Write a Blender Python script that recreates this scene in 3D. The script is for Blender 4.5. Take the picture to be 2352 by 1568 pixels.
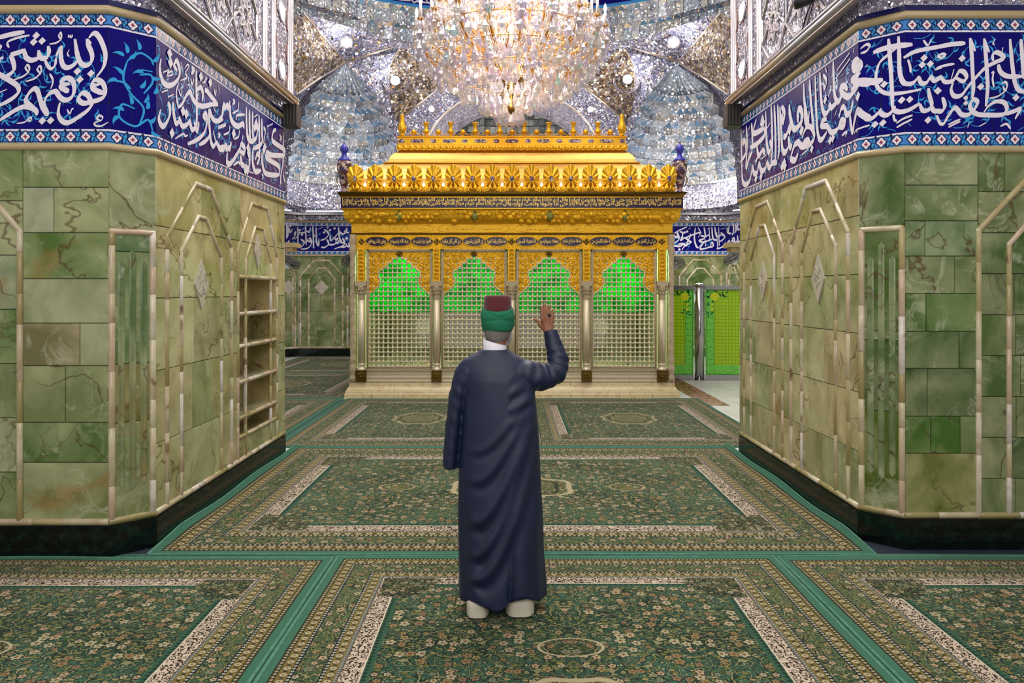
import bpy, bmesh, math, random
from mathutils import Vector, Matrix, noise as mnoise
from mathutils.geometry import tessellate_polygon
for _o in list(bpy.data.objects): bpy.data.objects.remove(_o)
SC = bpy.context.scene
COL = SC.collection
PI = math.pi

# ------------------------------------------------------------------ camera, world, lamps, exposure
F, CX, HY, EYE = 1700.0, 1176.0, 668.0, 1.8          # focal length in pixels, horizon row, eye height
cam = bpy.data.cameras.new('camera')
cam.sensor_width = 36.0
cam.lens = F / 2352.0 * 36.0
cam.shift_y = -(784.0 - HY) / 2352.0
cam.clip_end = 200
camo = bpy.data.objects.new('camera', cam)
COL.objects.link(camo)
camo.location = (0, 0, EYE)
camo.rotation_euler = (PI / 2, 0, 0)
SC.camera = camo

W = bpy.data.worlds.new('world')
SC.world = W
W.use_nodes = True
bg = W.node_tree.nodes['Background']
bg.inputs[0].default_value = (1.0, 0.97, 0.95, 1)
bg.inputs[1].default_value = 0.48

def area(name, loc, rot, sx, sy, power, col=(1, 0.96, 0.9)):
    l = bpy.data.lights.new(name, 'AREA')
    l.shape = 'RECTANGLE'; l.size = sx; l.size_y = sy; l.energy = power; l.color = col
    o = bpy.data.objects.new(name, l)
    o.location = loc; o.rotation_euler = rot
    COL.objects.link(o)
    return o
area('dome_lamps', (0, 11.2, 9.6), (0, 0, 0), 7, 6, 620, (1, 0.97, 0.93))
area('hall_ceiling_lamps', (0, 2.2, 6.2), (0, 0, 0), 6, 3, 140, (1, 0.96, 0.9))
area('corridor_fill', (0, 6.8, 6.4), (0, 0, 0), 3.2, 2.2, 150, (1, 0.96, 0.88))  # added fill over the passage, brightens the wide rug and inner pier faces
area('front_fill', (0, -1.5, 4.2), (math.radians(68), 0, 0), 6, 2.5, 170, (1, 0.96, 0.9))  # added fill from behind the camera, lights the pier fronts
for _s, _p in ((-1, (-4.15, 17.55, 4.05)), (1, (4.15, 17.55, 4.05))):
    area('niche_uplight_fill', _p, (math.radians(158), 0, 0), 2.6, 0.25, 42, (0.92, 0.95, 1.0))  # added uplight hanging free of any fitting, brightens the corner niches
area('far_aisle_fill', (4.6, 17.6, 4.6), (0, 0, 0), 3, 2.5, 170, (1, 0.97, 0.92))  # added fill behind the green glass panels to brighten them
area('far_aisle_fill', (-4.6, 17.0, 4.6), (0, 0, 0), 3, 2.5, 60, (1, 0.97, 0.92))
SC.view_settings.view_transform = 'Standard'
SC.view_settings.look = 'None'
SC.view_settings.gamma = 1.0
SC.view_settings.use_curve_mapping = False
SC.view_settings.exposure = 0.0
SC.cycles.max_bounces = 7
SC.cycles.diffuse_bounces = 3
SC.cycles.glossy_bounces = 4
SC.cycles.transmission_bounces = 5
SC.cycles.transparent_max_bounces = 14
SC.cycles.caustics_reflective = False
SC.cycles.caustics_refractive = False
SC.cycles.sample_clamp_indirect = 4.0

# ------------------------------------------------------------------ helpers
def V(*a): return Vector(a)
def at(px, py, Y):
    return V((px - CX) / F * Y, Y, EYE - (py - HY) / F * Y)
def srgb(r, g, b):
    f = lambda c: (c / 255 / 12.92) if c / 255 <= 0.04045 else ((c / 255 + 0.055) / 1.055) ** 2.4
    return (f(r), f(g), f(b), 1.0)

class MB:
    """collects faces of one mesh, each with an optional colour stored in the attribute 'tint'"""
    def __init__(s): s.v = []; s.f = []; s.t = []; s.mi = []; s.sm = []
    def quad_strip(s): pass
    def add(s, vs, fs, tint=(1, 1, 1, 1), mi=0, sm=False):
        b = len(s.v)
        s.v += [tuple(v) for v in vs]
        for f in fs:
            s.f.append(tuple(b + i for i in f)); s.t.append(tint); s.mi.append(mi); s.sm.append(sm)
    def box(s, lo, hi, tint=(1, 1, 1, 1), M=None, mi=0, bev=0.0):
        x0, y0, z0 = lo; x1, y1, z1 = hi
        vs = [V(x, y, z) for z in (z0, z1) for y in (y0, y1) for x in (x0, x1)]
        if M: vs = [M @ v for v in vs]
        s.add(vs, [(0, 2, 3, 1), (4, 5, 7, 6), (0, 1, 5, 4), (2, 6, 7, 3), (0, 4, 6, 2), (1, 3, 7, 5)], tint, mi)
    def lathe(s, prof, o=(0, 0, 0), n=24, tint=(1, 1, 1, 1), M=None, mi=0, sx=1.0, sy=1.0, flute=None, sm=True, arc=None):
        o = V(*o); vs = []; k = len(prof)
        a0, a1 = arc if arc else (0, 2 * PI)
        m = n + 1 if arc else n
        for r, z in prof:
            for i in range(m):
                a = a0 + (a1 - a0) * i / n
                q = r * (1 + flute[0] * (abs(math.cos(a * flute[1] / 2)) - 0.6)) if flute else r
                v = V(q * math.cos(a) * sx, q * math.sin(a) * sy, z)
                vs.append((M @ v if M else v) + o)
        fs = []
        for j in range(k - 1):
            for i in range(n):
                i2 = (i + 1) if arc else (i + 1) % n
                fs.append((j * m + i, j * m + i2, (j + 1) * m + i2, (j + 1) * m + i))
        if not arc:
            if prof[0][0] > 1e-5: fs.append(tuple(range(n - 1, -1, -1)))
            if prof[-1][0] > 1e-5: fs.append(tuple((k - 1) * m + i for i in range(n)))
        s.add(vs, fs, tint, mi, sm)
    def tube(s, pts, r, n=8, tint=(1, 1, 1, 1), mi=0, closed=False, radii=None, cap=True, sq=None):
        pts = [V(*p) for p in pts]; k = len(pts); vs = []
        up = V(0, 0, 1)
        last = None
        for i, p in enumerate(pts):
            if closed: d = pts[(i + 1) % k] - pts[i - 1]
            else: d = pts[min(i + 1, k - 1)] - pts[max(i - 1, 0)]
            if d.length < 1e-9: d = V(0, 0, 1)
            d.normalize()
            if last is None:
                a = up if abs(d.z) < 0.9 else V(1, 0, 0)
                x = d.cross(a).normalized()
            else:
                x = (last - d * last.dot(d))
                if x.length < 1e-6: x = d.orthogonal()
                x.normalize()
            last = x
            y = d.cross(x)
            rr = radii[i] if radii else r
            for j in range(n):
                a = 2 * PI * j / n
                vs.append(p + x * rr * math.cos(a) + y * rr * math.sin(a) * (sq or 1))
        fs = []
        for i in range(k if closed else k - 1):
            i2 = (i + 1) % k
            for j in range(n):
                j2 = (j + 1) % n
                fs.append((i * n + j, i * n + j2, i2 * n + j2, i2 * n + j))
        if not closed and cap:
            fs.append(tuple(range(n - 1, -1, -1))); fs.append(tuple((k - 1) * n + j for j in range(n)))
        s.add(vs, fs, tint, mi, True)
    def ball(s, c, r, n=12, m=8, tint=(1, 1, 1, 1), sc=(1, 1, 1), mi=0, M=None):
        prof = [(math.sin(PI * j / m), -math.cos(PI * j / m)) for j in range(m + 1)]
        prof[0] = (0, -1); prof[-1] = (0, 1)
        S = Matrix.Diagonal((r * sc[0], r * sc[1], r * sc[2])).to_3x3()
        if M: S = M @ S
        s.lathe(prof, c, n, tint, S, mi)
    def poly(s, pts3, normal, depth, tint=(1, 1, 1, 1), mi=0):
        """flat polygon (any outline) given thickness: front at the points, back depth behind them"""
        nrm = V(*normal); P = [V(*p) for p in pts3]; k = len(P)
        tris = tessellate_polygon([P])
        B = [p - nrm * depth for p in P]
        fs = []
        for t in tris:
            a, b, c = (P[i] for i in t)
            t = tuple(t)
            if (b - a).cross(c - a).dot(nrm) < 0: t = t[::-1]
            fs.append(t); 
            if depth: fs.append(tuple(i + k for i in t[::-1]))
        if depth:
            for i in range(k):
                j = (i + 1) % k
                fs.append((i, j, j + k, i + k))
        s.add(P + (B if depth else []), fs, tint, mi)
    def mesh(s, name, mats):
        me = bpy.data.meshes.new(name)
        me.from_pydata(s.v, [], s.f)
        for m in (mats if isinstance(mats, (list, tuple)) else [mats]): me.materials.append(m)
        a = me.attributes.new('tint', 'FLOAT_COLOR', 'FACE')
        a.data.foreach_set('color', [c for t in s.t for c in (tuple(t) + (1.0,))[:4]])
        me.polygons.foreach_set('material_index', s.mi)
        me.polygons.foreach_set('use_smooth', s.sm)
        me.update()
        return me
    def build(s, name, mats, parent=None, loc=None):
        o = bpy.data.objects.new(name, s.mesh(name, mats))
        COL.objects.link(o)
        if parent is not None: o.parent = parent
        if loc: o.location = loc
        return o

def tag(o, label=None, cat=None, group=None, kind=None):
    if label: o['label'] = label
    if cat: o['category'] = cat
    if group: o['group'] = group
    if kind: o['kind'] = kind
    return o
def empty(name, loc=(0, 0, 0), rz=0.0):
    o = bpy.data.objects.new(name, None)
    o.empty_display_size = 0.1
    COL.objects.link(o); o.location = loc; o.rotation_euler = (0, 0, rz)
    return o
def copy_tree(o, parent=None):
    c = o.copy(); COL.objects.link(c)
    if parent is not None: c.parent = parent
    for ch in list(o.children): copy_tree(ch, c)
    return c

class Plane:
    """an upright wall plane: u runs along it, z up, n out of it towards the room"""
    def __init__(s, a, b):
        s.o = V(a[0], a[1], 0); d = V(b[0] - a[0], b[1] - a[1], 0); s.L = d.length
        s.u = d / s.L; s.n = s.u.cross(V(0, 0, 1))
    def P(s, u, z, off=0.0): return s.o + s.u * u + V(0, 0, z) + s.n * off
    def px(s, x, y):
        d = V((x - CX) / F, 1, -(y - HY) / F); e = V(0, 0, EYE)
        t = (s.o - e).dot(s.n) / d.dot(s.n)
        p = e + d * t
        return ((p - s.o).dot(s.u), p.z)

def catmull(pts, sub=6):
    if len(pts) < 3: 
        return [tuple(p) for p in pts]
    out = []
    P = [pts[0]] + list(pts) + [pts[-1]]
    D = len(pts[0])
    for i in range(1, len(P) - 2):
        for k in range(sub):
            t = k / sub; t2 = t * t; t3 = t2 * t
            out.append(tuple(0.5 * (2 * P[i][d] + (P[i + 1][d] - P[i - 1][d]) * t + (2 * P[i - 1][d] - 5 * P[i][d] + 4 * P[i + 1][d] - P[i + 2][d]) * t2 + (3 * P[i][d] - P[i - 1][d] - 3 * P[i + 1][d] + P[i + 2][d]) * t3) for d in range(D)))
    out.append(tuple(P[-2]))
    return out

# ------------------------------------------------------------------ materials
class Mat:
    def __init__(s, name):
        s.m = bpy.data.materials.new(name); s.m.use_nodes = True
        s.t = s.m.node_tree; s.t.nodes.clear()
        s.out = s.t.nodes.new('ShaderNodeOutputMaterial')
    def set(s, sock, v):
        if isinstance(v, bpy.types.NodeSocket): s.t.links.new(v, sock)
        elif v is not None:
            try: sock.default_value = v
            except Exception: sock.default_value = tuple(v)[:3]
    def n(s, typ, ins=None, **props):
        nd = s.t.nodes.new('ShaderNode' + typ)
        for k, v in props.items(): setattr(nd, k, v)
        for k, v in (ins or {}).items(): s.set(nd.inputs[k], v)
        return nd
    def math(s, op, a, b=None, c=None, clamp=False):
        nd = s.n('Math', {0: a, 1: b, 2: c}, operation=op); nd.use_clamp = clamp
        return nd.outputs[0]
    def vmath(s, op, a, b=None, scale=None):
        nd = s.n('VectorMath', {0: a, 1: b}, operation=op)
        if scale is not None: s.set(nd.inputs['Scale'], scale)
        return nd.outputs['Value'] if op in ('LENGTH', 'DOT_PRODUCT', 'DISTANCE') else nd.outputs[0]
    def mix(s, fac, a, b, blend='MIX'):
        nd = s.n('Mix', None, data_type='RGBA', blend_type=blend)
        s.set(nd.inputs[0], fac); s.set(nd.inputs[6], a); s.set(nd.inputs[7], b)
        return nd.outputs[2]
    def ramp(s, fac, stops, interp='LINEAR'):
        nd = s.n('ValToRGB', {0: fac}); cr = nd.color_ramp; cr.interpolation = interp
        while len(cr.elements) < len(stops): cr.elements.new(0.5)
        for e, (p, c) in zip(cr.elements, sorted(stops, key=lambda q: q[0])):
            e.position = p; e.color = c if len(c) == 4 else (*c, 1)
        return nd.outputs[0]
    def noise(s, vec, scale, detail=2.0, rough=0.5, dist=0.0, out=0):
        return s.n('TexNoise', {'Vector': vec, 'Scale': scale, 'Detail': detail, 'Roughness': rough, 'Distortion': dist}).outputs[out]
    def vor(s, vec, scale, feature='F1', dim='3D', rnd=1.0):
        return s.n('TexVoronoi', {'Vector': vec, 'Scale': scale, 'Randomness': rnd}, feature=feature, voronoi_dimensions=dim)
    def obj(s): return s.n('TexCoord').outputs['Object']
    def pos(s): return s.n('NewGeometry').outputs['Position']
    def attr(s, name='tint'): return s.n('Attribute', None, attribute_name=name).outputs['Color']
    def sep(s, v):
        nd = s.n('SeparateXYZ', {0: v}); return nd.outputs[0], nd.outputs[1], nd.outputs[2]
    def comb(s, x, y, z=0.0): return s.n('CombineXYZ', {0: x, 1: y, 2: z}).outputs[0]
    def bump(s, h, strength=0.3, dist=0.01):
        return s.n('Bump', {'Height': h, 'Strength': strength, 'Distance': dist}).outputs[0]
    def step(s, v, edge, soft=0.01):  # 1 where v < edge
        nd = s.n('MapRange', {0: v, 1: s.math('SUBTRACT', edge, soft) if isinstance(edge, bpy.types.NodeSocket) else edge - soft, 2: s.math('ADD', edge, soft) if isinstance(edge, bpy.types.NodeSocket) else edge + soft, 3: 1.0, 4: 0.0})
        return nd.outputs[0]
    def pbr(s, color, rough=0.5, metal=0.0, normal=None, coat=0.0, spec=None, **kw):
        ins = {'Base Color': color, 'Roughness': rough, 'Metallic': metal}
        if normal is not None: ins['Normal'] = normal
        if coat: ins['Coat Weight'] = coat; ins['Coat Roughness'] = 0.06
        if spec is not None: ins['Specular IOR Level'] = spec
        ins.update(kw)
        nd = s.n('BsdfPrincipled', ins)
        s.t.links.new(nd.outputs[0], s.out.inputs[0])
        return nd
def plain(name, col, rough=0.5, metal=0.0, **kw):
    m = Mat(name)
    ns = m.noise(m.obj(), 9.0, 2.0)
    c = m.mix(m.math('MULTIPLY', ns, 0.25), col, tuple(x * 0.7 for x in col[:3]) + (1,))
    m.pbr(c, rough, metal, **kw)
    return m.m
def glow(name, col, strength):
    m = Mat(name)
    e = m.n('Emission', {0: col, 1: strength})
    m.t.links.new(e.outputs[0], m.out.inputs[0])
    return m.m

def make_onyx():
    m = Mat('onyx'); p = m.pos(); tint = m.attr()
    off = m.vmath('SCALE', tint, scale=37.0)
    q = m.vmath('ADD', p, off)
    cloud = m.noise(q, 2.2, 5.0, 0.55, 0.6)
    c = m.mix(m.math('MULTIPLY_ADD', m.math('SUBTRACT', cloud, 0.5), 2.9, 0.36, clamp=True), m.mix(0.5, tint, srgb(44, 74, 18)), m.mix(0.4, tint, srgb(206, 202, 164)))
    pale = m.noise(m.vmath('ADD', q, (7, 3, 1)), 3.1, 6.0, 0.6, 1.2)
    pm = m.step(m.math('SUBTRACT', 1.0, m.noise(m.vmath('ADD', q, (5, 2, 9)), 1.3, 2.0)), 0.45, 0.06)
    c = m.mix(m.math('MULTIPLY', m.math('MULTIPLY', m.step(m.math('ABSOLUTE', m.math('SUBTRACT', pale, 0.52)), 0.014, 0.02), 0.4), pm), c, srgb(200, 200, 172))
    c = m.mix(m.math('MULTIPLY', m.step(m.math('SUBTRACT', 1.0, m.noise(m.vmath('ADD', q, (11, 2, 3)), 3.4, 7.0, 0.65, 1.0)), 0.36, 0.04), 0.4), c, srgb(196, 198, 172))
    rust = m.noise(m.vmath('ADD', q, (1, 9, 4)), 1.1, 5.0, 0.6, 0.8)
    c = m.mix(m.math('MULTIPLY', m.step(m.math('SUBTRACT', 1.0, rust), 0.34, 0.05), 0.6), c, srgb(150, 110, 50))
    w = m.noise(m.vmath('ADD', q, (3, 3, 8)), 1.6, 4.0, 0.55, 0.5)
    mask = m.step(m.math('SUBTRACT', 1.0, m.noise(q, 0.9, 1.0)), 0.54, 0.08)
    v = m.math('MULTIPLY', m.step(m.math('ABSOLUTE', m.math('SUBTRACT', w, 0.5)), 0.006, 0.006), mask)
    c = m.mix(m.math('MULTIPLY', v, 0.8), c, srgb(74, 44, 22))
    m.pbr(c, 0.16, 0.0, coat=0.06, spec=0.3)
    return m.m
def make_rod():
    m = Mat('banded_onyx_rod'); p = m.pos(); tint = m.attr()
    n1 = m.noise(m.vmath('ADD', p, m.vmath('SCALE', tint, scale=20.0)), 6.0, 4.0, 0.6, 0.5)
    c = m.mix(m.math('MULTIPLY_ADD', m.math('SUBTRACT', n1, 0.5), 1.8, 0.25, clamp=True), tint, srgb(150, 128, 88))
    c = m.mix(m.math('MULTIPLY', m.step(m.math('SUBTRACT', 1.0, m.noise(p, 4.0, 3.0)), 0.32, 0.03), 0.75), c, srgb(110, 62, 34))
    m.pbr(c, 0.22, 0.0, coat=0.1)
    return m.m
def make_mirror(name, scale, k, cols, rough=0.12, lines=0.06, second=None):
    m = Mat(name); p = m.pos()
    vo = m.vor(p, scale)
    rc = vo.outputs['Color']
    d = m.vmath('SCALE', m.vmath('SUBTRACT', rc, (0.5, 0.5, 0.5)), scale=k)
    nrm = m.vmath('NORMALIZE', m.vmath('ADD', m.n('NewGeometry').outputs['Normal'], d))
    r, g, b = m.sep(rc)
    col = m.ramp(r, [(i / max(1, len(cols)), c) for i, c in enumerate(cols)], 'CONSTANT')
    edge = m.vor(p, scale, 'DISTANCE_TO_EDGE').outputs['Distance']
    col = m.mix(m.step(edge, lines, 0.02), col, srgb(70, 64, 74))
    bs = m.pbr(col, rough, 0.55, nrm)
    return m.m
SILV = [srgb(236, 232, 250), srgb(208, 202, 232), srgb(248, 238, 236), srgb(188, 186, 216), srgb(250, 248, 255), srgb(150, 148, 182), srgb(226, 208, 222), srgb(200, 204, 234)]
BRNZ = [srgb(206, 178, 140), srgb(176, 146, 108), srgb(226, 206, 180), srgb(150, 130, 120), srgb(240, 226, 204), srgb(190, 180, 190), srgb(120, 100, 86), srgb(214, 190, 150)]
M_onyx = make_onyx()
M_rod = make_rod()
M_mirror = make_mirror('mirror_mosaic', 17.0, 1.1, SILV)
M_mirror_fine = make_mirror('fine_mirror_mosaic', 30.0, 1.2, SILV)
M_mirror_brown = make_mirror('brown_mirror_mosaic', 16.0, 1.1, BRNZ)
M_mirror_near = make_mirror('near_mirror_mosaic', 58.0, 0.8, SILV + [srgb(222, 206, 216), srgb(200, 190, 206)])
def make_tinted_mirror(name, rough=0.06):
    m = Mat(name); t = m.attr()
    n1 = m.noise(m.pos(), 20.0, 2.0)
    m.pbr(m.mix(m.math('MULTIPLY', n1, 0.3), t, srgb(150, 155, 170)), rough, 0.6)
    return m.m
M_facet = make_tinted_mirror('cut_mirror')
def make_mosaic_tint():
    m = Mat('tinted_mirror_mosaic'); p = m.pos(); vo = m.vor(p, 26.0); rc = vo.outputs['Color']
    d = m.vmath('SCALE', m.vmath('SUBTRACT', rc, (0.5, 0.5, 0.5)), scale=0.9)
    nrm = m.vmath('NORMALIZE', m.vmath('ADD', m.n('NewGeometry').outputs['Normal'], d))
    r, g, b = m.sep(rc)
    col = m.mix(1.0, m.attr(), m.ramp(r, [(0, (1, 1, 1, 1)), (0.3, (0.8, 0.8, 0.86, 1)), (0.5, (1, 0.97, 0.9, 1)), (0.7, (0.62, 0.64, 0.7, 1)), (0.85, (1, 1, 1, 1))], 'CONSTANT'), 'MULTIPLY')
    m.pbr(col, 0.1, 0.55, nrm); return m.m
M_mosaic_tint = make_mosaic_tint()
M_strap = plain('mirror_strap_silver', srgb(212, 206, 214), 0.25, 0.85)
M_granite = Mat('black_green_granite')
_p = M_granite.pos()
_c = M_granite.mix(M_granite.math('MULTIPLY', M_granite.step(M_granite.math('SUBTRACT', 1.0, M_granite.noise(_p, 14.0, 6.0, 0.7)), 0.42, 0.1), 0.5), srgb(9, 14, 13), srgb(24, 52, 44))
M_granite.pbr(_c, 0.12, 0.0, spec=0.35); M_granite = M_granite.m
def make_metal(name, c1, c2, rough, bs, bstr, metal=1.0):
    m = Mat(name); p = m.obj()
    n1 = m.noise(p, bs, 5.0, 0.6, 0.8)
    col = m.mix(n1, c1, c2)
    nr = m.bump(n1, bstr, 0.02) if bstr else None
    m.pbr(col, rough, metal, nr)
    return m.m
GOLD1, GOLD2 = srgb(255, 205, 60), srgb(226, 150, 18)
M_gold = make_metal('gold', GOLD1, GOLD2, 0.32, 14.0, 0.0, 0.72)
M_gold_relief = make_metal('chased_gold', srgb(255, 206, 50), srgb(238, 166, 10), 0.32, 26.0, 0.9, 0.62)
M_gold_fine = make_metal('engraved_gold', srgb(255, 208, 70), srgb(236, 166, 20), 0.34, 60.0, 0.4, 0.7)
M_gold_pale = make_metal('pale_gold', srgb(246, 214, 130), srgb(222, 176, 84), 0.38, 50.0, 0.35)
M_silver = make_metal('warm_silver', srgb(244, 232, 206), srgb(216, 198, 160), 0.4, 30.0, 0.0, 0.5)
M_silver_relief = make_metal('chased_silver', srgb(226, 208, 176), srgb(176, 154, 116), 0.36, 55.0, 0.9, 0.6)
M_bronze = make_metal('dark_gilt_bronze', srgb(150, 120, 60), srgb(96, 74, 34), 0.3, 20.0, 0.0)
M_steel = plain('brushed_steel', srgb(178, 176, 176), 0.18, 1.0)
M_white = plain('white_plastic', srgb(235, 235, 238), 0.4)
M_black = plain('black_plastic', srgb(28, 26, 26), 0.4)
M_darkgrey = plain('dark_grey_plastic', srgb(70, 66, 60), 0.4)
# ------------------------------------------------------------------ floor
floor_mb = MB()
floor_mb.box((-12, -4, -0.1), (12, 24, 0))
_m = Mat('white_marble'); _p = _m.pos()
_c = _m.mix(_m.math('MULTIPLY', _m.step(_m.math('ABSOLUTE', _m.math('SUBTRACT', _m.noise(_p, 1.3, 6.0, 0.6, 1.0), 0.5)), 0.015, 0.02), 0.35), srgb(226, 222, 220), srgb(176, 170, 168))
_bk = _m.n('TexBrick', {'Vector': _p, 'Color1': (1, 1, 1, 1), 'Color2': (0.93, 0.92, 0.9, 1), 'Mortar': (0.55, 0.53, 0.5, 1), 'Scale': 1.0, 'Mortar Size': 0.004, 'Brick Width': 0.8, 'Row Height': 0.8})
_m.pbr(_m.mix(1.0, _c, _bk.outputs[0], 'MULTIPLY'), 0.28, 0.0, spec=0.3)
floor = floor_mb.build('floor', _m.m); tag(floor, kind='structure')
_m = Mat('brown_marble'); _p = _m.pos()
_c = _m.mix(_m.step(_m.math('ABSOLUTE', _m.math('SUBTRACT', _m.noise(_p, 5.0, 6.0, 0.65, 1.0), 0.5)), 0.02, 0.03), srgb(112, 62, 34), srgb(196, 160, 130))
_m.pbr(_c, 0.4, 0.0, spec=0.2)
st = MB(); st.box((3.03, 11.62, 0.0005), (3.42, 18.0, 0.004)); st.build('brown_marble_inlay', _m.m, floor)

# ------------------------------------------------------------------ tiled and onyx-clad piers
Z_SK, Z_RAIL, Z_OT, Z_TT = 0.21, 0.25, 2.775, 3.70       # skirting top, rail, onyx top trim, tile top trim
M_blue = Mat('cobalt_glaze'); _p = M_blue.pos()
_c = M_blue.mix(M_blue.noise(_p, 3.0, 3.0), srgb(6, 3, 84), srgb(16, 8, 124))
_c = M_blue.mix(M_blue.math('MULTIPLY', M_blue.attr(), 1.0), _c, M_blue.attr(), 'MULTIPLY')
M_blue.pbr(_c, 0.2, 0.0, M_blue.bump(M_blue.noise(M_blue.pos(), 6.0, 2.0), 0.12, 0.02), spec=0.12); M_blue = M_blue.m
M_turq = plain('turquoise_glaze', srgb(40, 152, 214), 0.12)
M_midblue = plain('azure_glaze', srgb(58, 130, 204), 0.12)
M_letter = plain('white_glaze', srgb(226, 218, 230), 0.35, spec=0.12)
M_red = plain('red_glaze', srgb(150, 40, 70), 0.15)
M_navy = plain('navy_glaze', srgb(8, 8, 80), 0.12)
M_joint = plain('dark_joint', srgb(52, 48, 40), 0.8)
M_trim = plain('beige_onyx_trim', srgb(176, 156, 118), 0.25)

def ribbon(mb, C, Wd, nrm_of, thick=0.0015, tint=(1, 1, 1, 1)):
    """C: list of (point, along-direction, plane); Wd: half width at each"""
    L, R = [], []
    for (p, d, pl), w in zip(C, Wd):
        s = pl.n.cross(d).normalized()
        L.append(p + s * w); R.append(p - s * w)
    k = len(C)
    vs = L + R
    fs = [(i, i + 1, k + i + 1, k + i) for i in range(k - 1)]
    # orient to the room
    a, b, c = vs[fs[0][0]], vs[fs[0][1]], vs[fs[0][2]]
    if (b - a).cross(c - a).dot(C[0][2].n) < 0: fs = [f[::-1] for f in fs]
    mb.add(vs, fs, tint)
NIB = math.radians(58)
def stroke(mb, pick, pts, Wm, off=0.003, ends=(0.55, 0.55), sub=6, nib=True, wf=None):
    S = catmull([p[:2] for p in pts], sub)
    P3 = []
    for (x, y) in S:
        pl = pick(x); u, z = pl.px(x, y)
        P3.append((pl.P(u, z, off), pl))
    k = len(P3); C = []; Wd = []
    for i, (p, pl) in enumerate(P3):
        d = P3[min(i + 1, k - 1)][0] - P3[max(i - 1, 0)][0]
        if d.length < 1e-7: d = pl.u.copy()
        du, dz = d.dot(pl.u), d.z
        d = (pl.u * du + V(0, 0, dz)).normalized()
        a = math.atan2(dz, du)
        w = Wm * ((0.42 + 0.58 * abs(math.sin(a - NIB))) if nib else 1.0)
        t = i / (k - 1) if k > 1 else 0
        e = 1.0
        if t < 0.16: e = ends[0] + (1 - ends[0]) * t / 0.16
        if t > 0.84: e = min(e, ends[1] + (1 - ends[1]) * (1 - t) / 0.16)
        if wf: e *= wf(t)
        C.append((p + pl.n * 0.0012 * t, d, pl)); Wd.append(0.5 * w * e)
    ribbon(mb, C, Wd, None)
def diamond(mb, pick, x, y, s, off=0.0036):
    pl = pick(x); u, z = pl.px(x, y)
    mb.add([pl.P(u + s, z + 0.1 * s, off), pl.P(u + 0.1 * s, z + s, off), pl.P(u - s, z - 0.1 * s, off), pl.P(u - 0.1 * s, z - s, off)], [(0, 1, 2, 3)])
def leaf(mb, pl, u, z, ang, L, wd, off):
    n = 6; A = []; B = []
    for i in range(n + 1):
        t = i / n; w = wd * math.sin(PI * t ** 0.75) * (1 - 0.3 * t)
        bend = ang + 0.9 * (t - 0.3)
        x = u + L * t * math.cos(bend); y = z + L * t * math.sin(bend)
        A.append(pl.P(x - w * math.sin(bend), y + w * math.cos(bend), off)); B.append(pl.P(x + w * math.sin(bend), y - w * math.cos(bend), off))
    k = n + 1
    mb.add(A + B, [(k + i, k + i + 1, i + 1, i) for i in range(n)])
def vines(mb, pl, u0, u1, z0, z1, seed, sc=1.0, dens=1.0):
    if dens <= 0: return
    rnd = random.Random(seed)
    n = max(1, int((u1 - u0) * (z1 - z0) * 26 * dens / (sc * sc)))
    for k in range(n):
        nc = max(1, round((u1 - u0) / (0.17 * sc / math.sqrt(dens)))); nr_ = max(1, -(-n // nc))
        u = u0 + (u1 - u0) * ((k % nc) + rnd.uniform(0.2, 0.8)) / nc; z = z0 + (z1 - z0) * ((k // nc) + rnd.uniform(0.2, 0.8)) / nr_
        a = rnd.uniform(0, 2 * PI); cur = rnd.choice((-1, 1)) * rnd.uniform(7, 16) / sc
        pts = []; st = 0.016 * sc
        for i in range(11):
            pts.append((u, z)); a += cur * st * (0.5 + 0.12 * i); u += st * math.cos(a); z += st * math.sin(a)
            if not (u0 + 0.006 < u < u1 - 0.006 and z0 + 0.006 < z < z1 - 0.006): break
        if len(pts) < 4: continue
        C = []; Wd = []
        for i, (x, y) in enumerate(pts):
            x2, y2 = pts[min(i + 1, len(pts) - 1)]; x1, y1 = pts[max(i - 1, 0)]
            d = pl.u * (x2 - x1) + V(0, 0, y2 - y1)
            C.append((pl.P(x, y, 0.001 + 0.0009 * k / n), d.normalized(), pl)); Wd.append(0.0028 * sc * (1 - 0.5 * i / len(pts)))
        ribbon(mb, C, Wd, None)
        JJ = 0.0000
        for q in (0, len(pts) // 2, len(pts) - 1):
            x, y = pts[q]
            if u0 + 0.05 * sc < x < u1 - 0.05 * sc and z0 + 0.05 * sc < y < z1 - 0.05 * sc:
                for sgn in ((1, -1) if q != len(pts) // 2 else (1,)):
                    leaf(mb, pl, x, y, a + q * 0.7 + sgn * 0.7, 0.05 * sc, 0.008 * sc, 0.001 + 0.0009 * (k + 0.3 + 0.1 * q / 11) / n + 0.00003 * sgn)
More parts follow.
